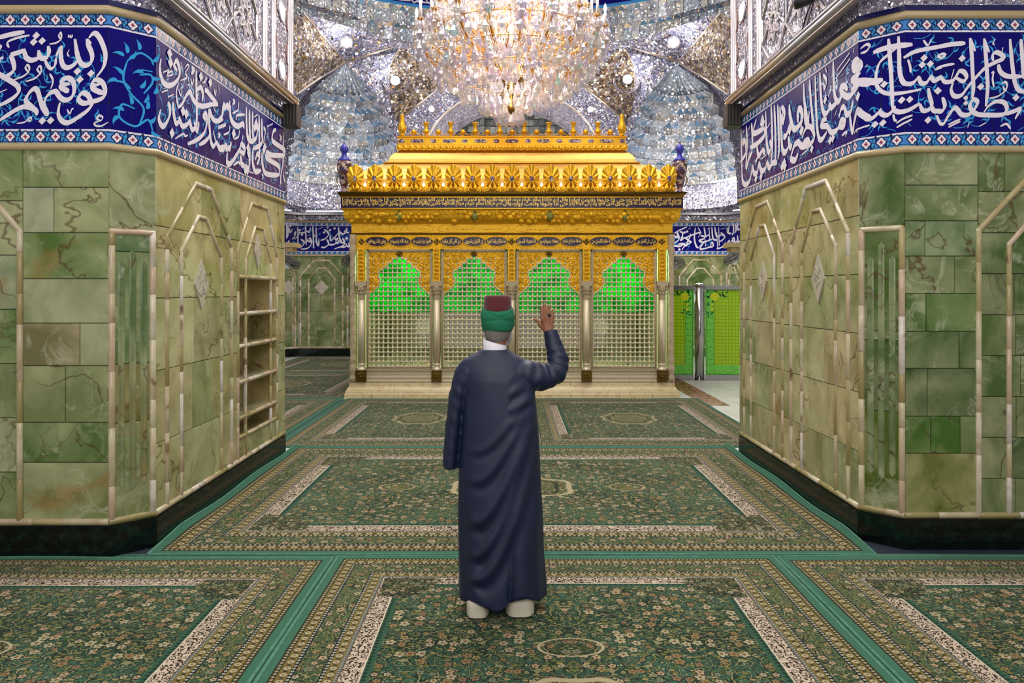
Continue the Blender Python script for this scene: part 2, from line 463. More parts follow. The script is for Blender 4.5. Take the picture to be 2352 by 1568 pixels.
def tile_band(pl, u0, u1, par, z0=Z_OT + 0.018, z1=Z_TT - 0.02, tile=0.2, seed=0, pitch=0.1, vine_sc=1.0, dens=1.0):
    """one stretch of the blue frieze: glazed tiles, two floral borders, white lines"""
    rnd = random.Random(seed)
    f = MB()
    bh = 0.088
    zs = [z0 + bh + 0.012 + i * (z1 - z0 - 2 * bh - 0.024) / 4 for i in range(5)]
    n = max(1, round((u1 - u0) / tile)); g = 0.0018
    for i in range(n):
        a, b = u0 + (u1 - u0) * i / n + g, u0 + (u1 - u0) * (i + 1) / n - g
        for j in range(4):
            q = rnd.uniform(0.8, 1.15)
            f.add([pl.P(a, zs[j] + g), pl.P(b, zs[j] + g), pl.P(b, zs[j + 1] - g), pl.P(a, zs[j + 1] - g)], [(0, 1, 2, 3)], (q, q, q, 1))
    f.build('tile_field', M_blue, par)
    bb, fl, tq, nv, rd = MB(), MB(), MB(), MB(), MB()
    for zc in (z0 + bh / 2, z1 - bh / 2):
        s = 1 if zc > (z0 + z1) / 2 else -1
        def strip(mb, lo, hi, off):
            mb.add([pl.P(u0, zc + lo, off), pl.P(u1, zc + lo, off), pl.P(u1, zc + hi, off), pl.P(u0, zc + hi, off)], [(0, 1, 2, 3)])
        strip(bb, -bh / 2, bh / 2, 0.0)
        a, b = sorted((s * bh * 0.5, s * bh * 0.36)); strip(tq, a, b, 0.0008)
        for q in (0.3, -0.44): 
            a, b = sorted((s * bh * q, s * bh * (q + 0.06))); strip(nv, a, b, 0.0008)
        a, b = sorted((s * bh * -0.5, s * (bh * -0.5 - 0.012))); strip(fl, a, b, 0.0008)
        k = int((u1 - u0) / pitch)
        for i in range(k):
            u = u0 + (i + 0.5) * (u1 - u0) / k
            def rose(mb, r, off, lob):
                m = 16; vs = [pl.P(u, zc - s * 0.005, off)]
                for j in range(m):
                    t = 2 * PI * j / m; q = r * (1 + lob * math.cos(4 * t))
                    vs.append(pl.P(u + q * math.cos(t) * 0.9, zc - s * 0.005 + q * math.sin(t), off))
                mb.add(vs, [(0, j + 1, (j + 1) % m + 1) for j in range(m)])
            rose(nv, 0.038, 0.0012, 0.16); rose(fl, 0.029, 0.0016, 0.2); rose(rd, 0.012, 0.0022, 0.35)
            uu = u + pitch / 2
            if uu < u1 - 0.02:
                for w in (0, PI):
                    leaf(nv, pl, uu - 0.012 * math.cos(w + 0.6 * s), zc - s * 0.005 - 0.012 * math.sin(w + 0.6 * s), w + 0.5, 0.058, 0.022, 0.001)
                    leaf(tq, pl, uu - 0.008 * math.cos(w + 0.6 * s), zc - s * 0.005 - 0.008 * math.sin(w + 0.6 * s), w + 0.6, 0.036, 0.0105, 0.0017)
    b0 = bb.build('floral_border', M_midblue, par)
    nv.build('navy_outline', M_navy, b0); tq.build('turquoise_leaf', M_turq, b0); fl.build('white_flower', M_letter, b0); rd.build('red_flower_centre', M_red, b0)
    vn = MB(); vines(vn, pl, u0, u1, zs[0], zs[4], seed + 5, vine_sc, dens)
    if vn.v: vn.build('vine_scroll', M_turq, par)

RODC = [srgb(206, 196, 176), srgb(190, 176, 148), srgb(170, 158, 112), srgb(214, 206, 200), srgb(150, 140, 92), srgb(196, 172, 150), srgb(200, 190, 160)]
def rod(pl, pts, r, par, name, seed=0, sink=0.25, tints=RODC):
    """round moulding of short onyx pieces along a polyline of (u, z)"""
    rnd = random.Random(seed); mb = MB()
    Q = [pl.P(u, z, -r * sink) for u, z in pts]
    for a, b in zip(Q[:-1], Q[1:]):
        L = (b - a).length; t = 0.0
        while t < L - 1e-4:
            st = min(rnd.uniform(0.16, 0.42), L - t)
            if L - t - st < 0.08: st = L - t
            p, q = a.lerp(b, t / L), a.lerp(b, (t + st) / L); d = (b - a) / L
            e = 0.003
            mb.tube([p, p + d * e, q - d * e, q], r, 10, rnd.choice(tints), radii=[r * 0.9, r, r, r * 0.9])
            t += st
    for p in Q[1:-1]: mb.ball(p, r * 1.0, 10, 6, rnd.choice(tints))
    return mb.build(name, M_rod, par)
def tilebox(mb, pl, u0, u1, z0, z1, tint, off=0.0, g=0.0016, d=0.006):
    a, b, c, e = u0 + g, u1 - g, z0 + g, z1 - g; h = 0.003
    vs = [pl.P(a, c, off - d), pl.P(b, c, off - d), pl.P(b, e, off - d), pl.P(a, e, off - d),
          pl.P(a + h, c + h, off), pl.P(b - h, c + h, off), pl.P(b - h, e - h, off), pl.P(a + h, e - h, off)]
    mb.add(vs, [(4, 5, 6, 7), (0, 1, 5, 4), (1, 2, 6, 5), (2, 3, 7, 6), (3, 0, 4, 7)], tint)
def vary(c, rnd, k=0.14):
    q = 1 + rnd.uniform(-k, k)
    return (min(1, c[0] * q * (1 + rnd.uniform(-k, k) * 0.6)), min(1, c[1] * q), min(1, c[2] * q * (1 + rnd.uniform(-k, k) * 0.6)), 1)
def onyx_grid(pl, u0, u1, z0, z1, pal, par, seed, cw=0.55, rh=0.42, name='onyx_cladding', holes=()):
    rnd = random.Random(seed); mb = MB()
    nr = max(1, round((z1 - z0) / rh))
    for j in range(nr):
        a, b = z0 + (z1 - z0) * j / nr, z0 + (z1 - z0) * (j + 1) / nr
        us = [u0]
        while us[-1] < u1 - 0.02:
            us.append(min(u1, us[-1] + cw * rnd.uniform(0.6, 1.4)))
            if u1 - us[-1] < cw * 0.3: us[-1] = u1
        for p, q in zip(us[:-1], us[1:]):
            segs = [(p, q, a, b)]
            for (hu0, hu1, hz0, hz1) in holes:
                out = []
                for (p_, q_, a_, b_) in segs:
                    if q_ <= hu0 or p_ >= hu1 or b_ <= hz0 or a_ >= hz1: out.append((p_, q_, a_, b_)); continue
                    if p_ < hu0: out.append((p_, hu0, a_, b_))
                    if q_ > hu1: out.append((hu1, q_, a_, b_))
                    m0, m1 = max(p_, hu0), min(q_, hu1)
                    if a_ < hz0: out.append((m0, m1, a_, hz0))
                    if b_ > hz1: out.append((m0, m1, hz1, b_))
                segs = out
            t = vary(rnd.choice(pal), rnd)
            for (p_, q_, a_, b_) in segs: 
                if q_ - p_ > 0.012 and b_ - a_ > 0.012: tilebox(mb, pl, p_, q_, a_, b_, t)
    return mb.build(name, M_onyx, par)
def core(pl, u0, u1, z0, z1, par, holes=()):
    mb = MB()
    segs = [(u0, u1, z0, z1)]
    for (hu0, hu1, hz0, hz1) in holes:
        segs = [(u0, hu0, z0, z1), (hu1, u1, z0, z1), (hu0, hu1, z0, hz0), (hu0, hu1, hz1, z1)]
    for (a, b, c, e) in segs:
        mb.add([pl.P(a, c, -0.006), pl.P(b, c, -0.006), pl.P(b, e, -0.006), pl.P(a, e, -0.006)], [(0, 1, 2, 3)])
    return mb.build('wall_body', M_joint, par)
def follow(planes, off, z):
    """corner points of a run along several wall planes at distance off in front of them"""
    pts = []
    for i, (pl, a, b) in enumerate(planes):
        if i == 0: pts.append(pl.P(a, z, off))
        if i + 1 < len(planes):
            nx = planes[i + 1][0]
            n1, n2 = pl.n, nx.n; m = (n1 + n2).normalized()
            pts.append(pl.P(b, z, 0) + m * (off / max(0.3, m.dot(n1))))
        else: pts.append(pl.P(b, z, off))
    return pts
def moulding(planes, z, r, par, name, mat, off=0.0, sc=(1, 1), n=10):
    mb = MB(); mb.tube(follow(planes, off, z), r, n); return mb.build(name, mat, par)
def band(planes, off0, off1, z0, z1, par, name, mat):
    """a projecting course (box section) along the planes"""
    mb = MB(); A = follow(planes, off1, z0); B = follow(planes, off1, z1); Cc = follow(planes, off0, z1); D = follow(planes, off0, z0)
    k = len(A)
    for i in range(k - 1):
        mb.add([A[i], A[i + 1], B[i + 1], B[i]], [(0, 1, 2, 3)])
        mb.add([B[i], B[i + 1], Cc[i + 1], Cc[i]], [(0, 1, 2, 3)])
        mb.add([D[i], D[i + 1], A[i + 1], A[i]], [(0, 1, 2, 3)])
    for i in (0, k - 1): mb.add([A[i], B[i], Cc[i], D[i]], [(0, 1, 2, 3)])
    return mb.build(name, mat, par)
def plaque(pl, u, z, hw, hh, par, seed):
    mb = MB(); 
    F4 = [pl.P(u, z - hh, 0.012), pl.P(u + hw, z, 0.012), pl.P(u, z + hh, 0.012), pl.P(u - hw, z, 0.012)]
    mb.poly(F4, pl.n, 0.014)
    o = mb.build('diamond_plaque', M_plaque, par)
    lt = MB(); rnd = random.Random(seed)
    for k in range(9):
        a = rnd.uniform(-0.5, 0.5); b = rnd.uniform(-0.5, 0.5)
        pts = [(u + hw * (a + 0.22 * math.cos(t * 1.3 + k)), z + hh * (b + 0.2 * math.sin(t * 1.7 + k * 2))) for t in range(5)]
        pts = [p for p in catmull(pts, 4) if abs(p[0] - u) / hw + abs(p[1] - z) / hh < 0.9]
        if len(pts) > 3: lt.tube([pl.P(p[0], p[1], 0.012) for p in pts], 0.004, 5)
    lt.build('carved_lettering', M_plaque, o)
    return o
M_plaque = plain('carved_pale_marble', srgb(186, 176, 160), 0.4)
def flutes(pl, uc, z0, z1, dz, par, hw=0.022):
    mb = MB()
    for k, q in zip((-1, 0, 1), (0, dz, 0)):
        u = uc + k * 0.072
        prof = [(-hw, 0.0005), (-hw * 0.7, 0.006), (-hw * 0.25, 0.0015), (hw * 0.25, 0.0015), (hw * 0.7, 0.006), (hw, 0.0005)]
        A = [pl.P(u + x, z0 - q * 0.3, o) for x, o in prof]; B = [pl.P(u + x, z1 + q, o) for x, o in prof]; n = len(prof)
        top = pl.P(u, z1 + q + 0.03, 0.001); bot = pl.P(u, z0 - q * 0.3 - 0.03, 0.001)
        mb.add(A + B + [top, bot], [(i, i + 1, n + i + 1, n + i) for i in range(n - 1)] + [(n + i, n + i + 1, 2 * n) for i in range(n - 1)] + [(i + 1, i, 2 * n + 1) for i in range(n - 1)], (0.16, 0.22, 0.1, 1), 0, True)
    return mb.build('carved_flute', M_onyx, par)

OLV, OLV2, SAGE, MOSS, DEEP, KHAKI, STRAW, TAN, GREY = srgb(124, 138, 84), srgb(146, 154, 102), srgb(158, 164, 122), srgb(96, 124, 56), srgb(58, 88, 38), srgb(176, 170, 116), srgb(196, 186, 134), srgb(192, 174, 126), srgb(160, 164, 136)
BRN = srgb(146, 128, 92)

# ---- left pier
wl = empty('wall_left'); tag(wl, kind='structure')
LF = Plane((-6.0, 5.0), (-2.724, 5.0)); LC = Plane((-2.724, 5.0), (-2.507, 5.21)); LI = Plane((-2.507, 5.21), (-2.507, 8.16)); LB = Plane((-2.507, 8.16), (-2.72, 8.38))
NICHE = (LI.px(549, 700)[0], LI.px(634, 700)[0], 0.44, 1.93)
for pl, h in ((LF, ()), (LC, ()), (LI, (NICHE,)), (LB, ())): core(pl, 0, pl.L, 0, 3.95, wl, h)
LRUN = [(LF, 0, LF.L), (LC, 0, LC.L), (LI, 0, LI.L), (LB, 0, LB.L)]
band(LRUN, 0, 0.012, 0.0, Z_SK, wl, 'skirting', M_granite)
# front face tiles, row by row
ux = lambda pl, x: pl.px(x, 700)[0]
mb = MB(); u52, u250 = ux(LF, 52), ux(LF, 250); zy = lambda y, d=5.0: EYE - (y - HY) / F * d
rows = [(1204, 1062, OLV2, None), (1062, 970, MOSS, None), (970, 840, OLV2, 150), (840, 742, BRN, 183), (742, 640, SAGE, None), (640, 534, MOSS, None), (534, 430, GREY, 123), (430, 338, OLV, None)]
for k, (yb, yt, c, sp) in enumerate(rows):
    if sp:
        tilebox(mb, LF, u52, ux(LF, sp), zy(yb), zy(yt), c); tilebox(mb, LF, ux(LF, sp), u250, zy(yb), zy(yt), SAGE if c is BRN else OLV2)
    else: tilebox(mb, LF, u52, u250, zy(yb), zy(yt), c)
mb.build('onyx_cladding', M_onyx, wl)
onyx_grid(LF, 0, u52, Z_SK, Z_OT, [OLV, SAGE, GREY, OLV2, MOSS], wl, 3, 0.5, 0.36)
ua = ux(LF, 45)
rod(LF, [(ua, Z_RAIL), (ua, zy(530)), (ua - 0.62, zy(530) + 0.72), (ua - 1.2, zy(530) + 0.72), (ua - 1.82, zy(530)), (ua - 1.82, Z_RAIL)], 0.022, wl, 'arch_frame', 11)
rod(LF, [(ua - 0.2, Z_RAIL), (ua - 0.2, zy(620)), (ua - 0.75, zy(620) + 0.62), (ua - 1.07, zy(620) + 0.62), (ua - 1.62, zy(620)), (ua - 1.62, Z_RAIL)], 0.018, wl, 'inner_arch_frame', 12)
# chamfer
mb = MB(); L = LC.L
tilebox(mb, LC, 0, L, 2.215, Z_OT, srgb(140, 146, 104))
tilebox(mb, LC, 0.03, L - 0.03, 2.07, 2.19, srgb(92, 122, 84))
tilebox(mb, LC, 0.03, L - 0.03, 1.3, 2.07, srgb(104, 128, 76)); tilebox(mb, LC, 0.03, L - 0.03, 0.9, 1.3, srgb(140, 124, 70)); tilebox(mb, LC, 0.03, L - 0.03, Z_SK, 0.9, srgb(118, 128, 74))
mb.build('onyx_cladding', M_onyx, wl)
flutes(LC, L / 2, 0.48, 1.98, 0.08, wl)
rod(LC, [(0.02, Z_RAIL), (0.02, 2.205), (L - 0.02, 2.205), (L - 0.02, Z_RAIL)], 0.022, wl, 'panel_frame', 13)
# inner face
onyx_grid(LI, 0, LI.L, Z_SK, Z_OT, [KHAKI, KHAKI, TAN, STRAW, OLV2], wl, 21, 0.6, 0.5, holes=(NICHE,))
def tr(pl, pts): return [pl.px(x, y) for x, y in pts]
def arch(pl, pts, r, par, name, seed):
    q = tr(pl, pts); q = [(q[0][0], Z_RAIL)] + q + [(q[-1][0], Z_RAIL)]
    return rod(pl, q, r, par, name, seed)
arch(LI, [(383, 545), (449, 422), (484, 435), (531, 567)], 0.022, wl, 'arch_frame', 31)
arch(LI, [(416, 577), (455, 498), (473, 502), (508, 590)], 0.02, wl, 'inner_arch_frame', 32)
arch(LI, [(546, 575), (578, 467), (614, 480), (636, 590)], 0.02, wl, 'arch_frame', 33)
arch(LI, [(564, 597), (586, 521), (604, 527), (622, 604)], 0.018, wl, 'inner_arch_frame', 34)
u, z = LI.px(461, 652); plaque(LI, u, z, 0.13, 0.2, wl, 4)
u, z = LI.px(591, 577); plaque(LI, u, z, 0.10, 0.17, wl, 5)
# book niche sunk in the inner face
nu0, nu1, nz0, nz1 = NICHE
mb = MB(); D = 0.26; Pn = LI.P
for quad in ([(nu0, nz0, -D), (nu1, nz0, -D), (nu1, nz1, -D), (nu0, nz1, -D)], [(nu0, nz0, 0), (nu0, nz0, -D), (nu0, nz1, -D), (nu0, nz1, 0)],
             [(nu1, nz0, -D), (nu1, nz0, 0), (nu1, nz1, 0), (nu1, nz1, -D)], [(nu0, nz1, -D), (nu1, nz1, -D), (nu1, nz1, 0), (nu0, nz1, 0)],
             [(nu0, nz0, 0), (nu1, nz0, 0), (nu1, nz0, -D), (nu0, nz0, -D)]):
    mb.add([Pn(*q) for q in quad], [(0, 1, 2, 3)], vary(TAN, random.Random(2)))
niche = mb.build('shelf_niche', M_onyx, wl); niche['label'] = 'tall recessed niche with stone shelves in the left pier'
for k, z in enumerate((0.637, 0.97, 1.30, 1.60)):
    mb = MB()
    a, b = LI.P(nu0, z - 0.035, -D), LI.P(nu1, z, 0.0)
    mb.box((min(a.x, b.x), a.y, a.z), (max(a.x, b.x), b.y, b.z), srgb(190, 178, 146))
    s = mb.build('stone_shelf', M_onyx, niche)
    rod(LI, [(nu0, z - 0.012), (nu1, z - 0.012)], 0.02, niche, 'shelf_edge', 40 + k)
rod(LI, [(nu0, nz1), (nu1, nz1)], 0.02, niche, 'niche_lintel', 50)
rod(LI, [(nu0, nz0 + 0.01), (nu1, nz0 + 0.01)], 0.02, niche, 'niche_sill', 51)
# back chamfer of the pier with its frame standing proud
onyx_grid(LB, 0, LB.L, Z_SK, Z_OT, [KHAKI, STRAW], wl, 23, 0.6, 0.6)
rod(LB, [(0.03, Z_RAIL), (0.03, 2.3), (LB.L - 0.03, 2.3), (LB.L - 0.03, Z_RAIL)], 0.022, wl, 'panel_frame', 14)
mb = MB(); mb.box((-2.56, 8.2, 2.285), (-2.40, 8.42, 2.335)); mb.box((-2.56, 8.22, 2.235), (-2.44, 8.4, 2.285)); mb.build('moulding_bracket', M_trim, wl)
# rails and trims
for k, (pl, a, b) in enumerate(LRUN): rod(pl, [(a, Z_RAIL - 0.01), (b, Z_RAIL - 0.01)], 0.024, wl, 'bottom_rail', 60 + k)
moulding(LRUN, Z_OT, 0.026, wl, 'lower_trim', M_trim); moulding(LRUN, Z_TT, 0.03, wl, 'upper_trim', M_trim)
for k, (pl, a, b) in enumerate(LRUN[:3]): tile_band(pl, a, b, wl, seed=100 + k, dens=0.0 if k == 1 else 1.8)
band(LRUN, 0, 0.01, Z_TT + 0.03, Z_TT + 0.065, wl, 'dark_blue_fillet', M_navy)

# ---- right pier
wr = empty('wall_right'); tag(wr, kind='structure')
RB = Plane((2.72, 8.37), (2.51, 8.15)); RI = Plane((2.51, 8.15), (2.51, 5.36)); RC = Plane((2.51, 5.36), (2.733, 5.15)); RF = Plane((2.733, 5.15), (6.0, 5.15))
RRUN = [(RB, 0, RB.L), (RI, 0, RI.L), (RC, 0, RC.L), (RF, 0, RF.L)]
for pl in (RB, RI, RC, RF): core(pl, 0, pl.L, 0, 3.95, wr)
band(RRUN, 0, 0.012, 0.0, Z_SK, wr, 'skirting', M_granite)
mb = MB(); zr = lambda y: EYE - (y - HY) / F * 5.15
v0, v1 = ux(RF, 2079), ux(RF, 2247)
rows = [(1180, 1041, srgb(140, 142, 78), ()), (1041, 956, srgb(70, 110, 26), (2138, 2206)), (956, 846, srgb(46, 84, 20), (2130,)), (846, 761, srgb(54, 92, 26), (2203,)), (761, 674, srgb(86, 122, 50), (2127,)), (674, 588, srgb(104, 122, 72), (2193,)), (588, 507, srgb(96, 124, 84), (2125,)), (507, 425, srgb(112, 128, 82), ()), (425, 341, srgb(96, 112, 68), ())]
rnd = random.Random(8)
for (yb, yt, c, sp) in rows:
    us = [v0] + [ux(RF, s) for s in sp] + [v1]
    for a, b in zip(us[:-1], us[1:]): tilebox(mb, RF, a, b, zr(yb), zr(yt), vary(c, rnd, 0.1))
mb.build('onyx_cladding', M_onyx, wr)
onyx_grid(RF, v1, RF.L, Z_SK, Z_OT, [srgb(92, 110, 58), srgb(78, 102, 50), srgb(110, 122, 76), srgb(66, 90, 40)], wr, 7, 0.3, 0.29)
va = ux(RF, 2248)
rod(RF, [(va, Z_RAIL), (va, zr(529)), (va + 0.62, zr(529) + 0.66), (va + 1.2, zr(529) + 0.66), (va + 1.82, zr(529)), (va + 1.82, Z_RAIL)], 0.022, wr, 'arch_frame', 15)
vb = ux(RF, 2318)
rod(RF, [(vb, Z_RAIL), (vb, zr(561)), (vb + 0.5, zr(561) + 0.57), (vb + 0.9, zr(561) + 0.57), (vb + 1.4, zr(561)), (vb + 1.4, Z_RAIL)], 0.02, wr, 'inner_arch_frame', 16)
mb = MB(); L = RC.L
tilebox(mb, RC, 0, L, 2.255, Z_OT, srgb(84, 104, 58))
for a, b, c in ((Z_SK, 0.95, srgb(100, 112, 46)), (0.95, 1.45, srgb(52, 78, 30)), (1.45, 2.23, srgb(84, 108, 46))): tilebox(mb, RC, 0.03, L - 0.03, a, b, c)
mb.build('onyx_cladding', M_onyx, wr)
flutes(RC, L / 2, 0.52, 2.02, 0.1, wr)
rod(RC, [(0.02, Z_RAIL), (0.02, 2.24), (L - 0.02, 2.24), (L - 0.02, Z_RAIL)], 0.022, wr, 'panel_frame', 17)
onyx_grid(RI, 0, RI.L, Z_SK, Z_OT, [TAN, KHAKI, TAN, STRAW, KHAKI, OLV2], wr, 25, 0.5, 0.45)
arch(RI, [(1710, 579), (1736.5, 475), (1763, 463), (1798, 563)], 0.02, wr, 'arch_frame', 35)
arch(RI, [(1725, 599), (1744, 520), (1757, 517), (1779, 588)], 0.018, wr, 'inner_arch_frame', 36)
arch(RI, [(1818, 561), (1851, 432), (1898, 415), (1949, 534)], 0.022, wr, 'arch_frame', 37)
arch(RI, [(1842, 580), (1866, 486), (1885, 481), (1920, 564)], 0.02, wr, 'inner_arch_frame', 38)
u, z = RI.px(1881, 640); plaque(RI, u, z, 0.12, 0.2, wr, 6)
u, z = RI.px(1753, 645); plaque(RI, u, z, 0.12, 0.2, wr, 7)
onyx_grid(RB, 0, RB.L, Z_SK, Z_OT, [KHAKI, STRAW], wr, 24, 0.6, 0.6)
rod(RB, [(0.03, Z_RAIL), (0.03, 2.3), (RB.L - 0.03, 2.3), (RB.L - 0.03, Z_RAIL)], 0.022, wr, 'panel_frame', 18)
mb = MB(); mb.box((2.40, 8.2, 2.285), (2.56, 8.42, 2.335)); mb.box((2.44, 8.22, 2.235), (2.56, 8.4, 2.285)); mb.build('moulding_bracket', M_trim, wr)
for k, (pl, a, b) in enumerate(RRUN): rod(pl, [(a, Z_RAIL - 0.01), (b, Z_RAIL - 0.01)], 0.024, wr, 'bottom_rail', 70 + k)
moulding(RRUN, Z_OT + 0.01, 0.026, wr, 'lower_trim', M_trim); moulding(RRUN, Z_TT + 0.02, 0.03, wr, 'upper_trim', M_trim)
for k, (pl, a, b) in enumerate(RRUN[1:]): tile_band(pl, a, b, wr, z0=Z_OT + 0.03, z1=Z_TT, seed=110 + k, dens=1.8)
band(RRUN, 0, 0.01, Z_TT + 0.05, Z_TT + 0.085, wr, 'dark_blue_fillet', M_navy)
# ------------------------------------------------------------------ the large inscriptions, stroke by stroke
def letters(par, pick, T, strokes, dots, W, ds, name='inscription'):
    x0, y0, s = T
    mb = MB()
    for n_, st in enumerate(strokes):
        w = W; pts = st
        if isinstance(st[0], (int, float)): w = W * st[0]; pts = st[1:]
        stroke(mb, pick, [(x0 + p[0] * s, y0 + p[1] * s) for p in pts], w, 0.0022 + 0.00008 * n_)
    for n_, d in enumerate(dots):
        diamond(mb, pick, x0 + d[0] * s, y0 + d[1] * s, ds * (d[2] if len(d) > 2 else 1), 0.0068 + 0.0001 * n_)
    return mb
pickL = lambda x: LF if x < 250 else (LC if x < 357 else LI)
pickR = lambda x: RF if x >= 2078 else (RC if x >= 1973 else RI)
# left pier, front
S1 = [
 [(1235,165),(1280,115),(1330,105),(1385,170),(1430,270),(1462,380),(1458,500),(1420,600),(1340,705)],
 [(1208,175),(1222,255),(1262,345),(1280,430),(1258,510),(1190,545),(1125,515),(1085,430),(1062,320),(1042,180)],
 [0.45,(1208,180),(1240,215),(1265,250)],
 [(1088,450),(1045,520),(960,572),(890,560),(855,480),(848,380),(858,270)],
 [0.7,(860,275),(815,335),(785,425)],
 [0.7,(780,440),(766,540),(715,590),(665,550),(625,460)],
 [(672,275),(682,360),(655,430),(592,448),(552,410),(542,335)],
 [(552,415),(510,455),(430,472),(365,430),(338,315)],
 [(345,335),(250,370),(150,400)],
 [(150,400),(178,470),(198,550),(190,620),(110,690),(30,715)],
 [(-20,640),(30,690),(150,760),(245,830),(262,910),(205,980),(100,1050),(-20,1110)],
 [(-20,165),(80,135),(170,115),(345,82)],
 [0.5,(415,128),(260,160),(130,210),(108,250),(130,300)],
 [0.4,(852,200),(820,135),(842,92),(856,130),(845,190),(780,235),(690,252)],
 [0.45,(405,650),(358,580),(385,540),(412,580),(395,640),(320,700),(200,745)],
 [0.45,(570,670),(522,600),(558,555),(578,600),(560,660),(480,730),(360,768)],
 [0.3,(950,120),(958,155),(980,130),(985,158),(1005,150),(1006,118)],
 [(970,800),(890,805),(858,770),(885,735),(955,722),(1015,770),(1035,870),(1005,975),(925,1025),(850,1000),(800,935),(770,905),(700,930),(640,1000),(618,1070)],
 [(960,905),(900,880),(850,845),(855,800)],
 [(612,1060),(615,1120),(650,1190),(655,1250)],
 [(655,1240),(600,1140),(560,1010),(530,910),(490,868),(430,905),(378,980),(362,1060)],
 [(362,990),(372,1050),(430,1110),(505,1180),(510,1235)],
 [(505,1175),(430,1130),(330,1120),(220,1165),(110,1235),(-20,1320)],
 [(1390,800),(1320,820),(1285,790),(1310,755),(1365,750),(1425,790),(1460,880),(1445,975),(1365,1025),(1265,1050),(1170,1070),(1110,1040),(1098,985),(1150,930),(1220,955),(1262,1040),(1265,1110),(1200,1185),(1100,1255),(1000,1320),(920,1340),(850,1300),(815,1220),(822,1130),(840,1060)],
 [(1280,800),(1290,860),(1340,895),(1440,935)],
 [0.45,(695,660),(735,740),(732,810),(708,870)],
 [0.3,(968,325),(940,385),(965,425)],
 [0.35,(935,1155),(975,1215),(1000,1150),(1025,1150)],
 [0.35,(1385,1215),(1345,1275),(1400,1310),(1428,1265),(1380,1240),(1360,1290)],
 [0.35,(1385,1315),(1310,1345),(1345,1385),(1420,1380),(1505,1330)],
 [0.35,(430,1255),(395,1290),(430,1315),(435,1265),(350,1330),(240,1350)],
 [0.4,(-20,928),(105,878)], [0.5,(10,260),(20,300),(0,330)], [0.5,(55,445),(15,450),(0,520)],
]
D1 = [(510,135),(592,210),(475,225),(1080,630),(1115,745),(1268,660),(595,1315),(710,1310)]
mb = letters(wl, pickL, (0, 60, 260 / 1568), S1, D1, 0.0385, 0.0265)
T = (350, 100, 160 / 784)
S2 = [
 [(95,170),(80,290),(110,420),(170,472),(240,450),(292,380),(302,290),(270,195),(240,245),(275,305)],
 [0.6,(290,440),(265,560),(285,720)], [(285,720),(330,680),(380,580),(420,545),(450,620),(500,685),(570,705),(660,685),(735,690)],
 [(735,690),(660,600),(605,530),(585,540)], [(490,300),(492,500),(495,700),(495,850),(490,930)], [(500,520),(540,495),(562,560),(555,650)],
 [(90,740),(70,850),(110,930),(160,880),(192,790),(185,700),(165,670)], [(230,660),(235,780),(260,895),(300,870)], [(295,820),(330,925),(390,905),(415,850)],
 [(412,850),(440,965),(480,945)], [(470,880),(500,985),(518,880)],
 [(595,860),(570,810),(598,790),(608,880),(580,1000),(500,1080),(390,1130)], [(630,740),(635,900),(640,1020),(600,1090),(520,1140)],
 [(640,900),(650,1080),(680,1155),(720,1100)], [(715,1100),(750,1170),(800,1150)], [0.7,(680,980),(705,1100)], [(640,730),(660,820),(710,872),(790,850)],
 [0.8,(435,270),(465,300),(430,340)], [0.4,(360,280),(385,240),(405,260),(365,330),(385,380),(310,415)], [0.5,(100,547),(165,522)], [0.5,(170,602),(230,572)],
 [0.4,(250,1072),(340,1015),(360,1040),(392,1030)], [0.4,(570,440),(600,380),(595,425),(555,440)], [0.4,(290,512),(312,585),(325,520)], [0.4,(315,200),(322,290)], [0.35,(110,325),(180,300),(160,340),(210,310),(215,350),(150,365)],
 [0.5,(425,390),(440,460),(458,395)], [0.4,(690,510),(702,580),(712,520)], [0.4,(742,470),(748,560)], [0.5,(685,720),(702,770)],
]
D2 = [(185,110),(195,215),(538,372),(643,440),(335,760),(372,790),(210,1008)]
mb2 = letters(wl, pickL, T, S2, D2, 0.05, 0.042)
T = (500, 160, 160 / 784)
S3 = [
 [(0,570),(45,520),(62,400),(80,425),(102,400),(120,430),(132,350)], [(140,400),(140,520),(170,600),(225,635),(280,610),(290,660)],
 [(320,420),(322,600),(335,760),(380,805),(430,765),(440,690)], [(355,450),(355,650),(362,800)], [(390,470),(390,650),(395,780)],
 [(355,880),(355,1040),(340,1110),(300,1080)], [(300,1080),(265,1060),(255,960)], [(462,510),(465,650),(465,800),(462,1000),(435,1065)],
 [(492,550),(495,700),(490,830),(395,890)], [(395,880),(390,1040),(420,1145),(482,1130)], [(420,1020),(440,950),(468,980),(440,1060)],
 [(495,930),(500,1060),(530,1160),(620,1185),(690,1180)], [(690,1180),(685,1090),(600,1030),(540,980),(550,900)], [(545,920),(600,960),(750,965)],
 [(750,965),(745,900),(660,840),(610,790),(620,700),(652,670)], [(735,710),(735,900),(730,1050),(708,1180),(700,1290)], [(735,1180),(750,1265)],
 [(105,930),(100,1040),(140,1055),(190,985),(240,900),(262,840),(300,890),(285,940),(230,905)], [(262,840),(278,740)], [(0,880),(60,895),(80,830)], [(78,830),(100,890),(122,860)], [(120,860),(132,890),(145,810)],
 [0.5,(205,565),(210,515),(300,505)], [0.5,(165,335),(188,365),(160,388)], [0.4,(232,360),(222,450),(160,490)], [0.5,(0,640),(85,608)], [0.5,(0,662),(85,628)], [0.4,(240,675),(230,750),(180,782)], [0.4,(130,630),(120,700),(60,732)],
 [0.6,(510,650),(530,690),(508,830)], [0.5,(550,640),(615,608)], [0.6,(560,700),(556,775)], [0.5,(405,530),(445,505)], [0.5,(170,1075),(225,1040),(245,1065)], [0.5,(0,720),(18,740),(0,765)],
 [0.4,(350,1150),(395,1165)], [0.4,(490,1175),(505,1200),(490,1230)], [0.5,(690,735),(712,770),(690,790)],
]
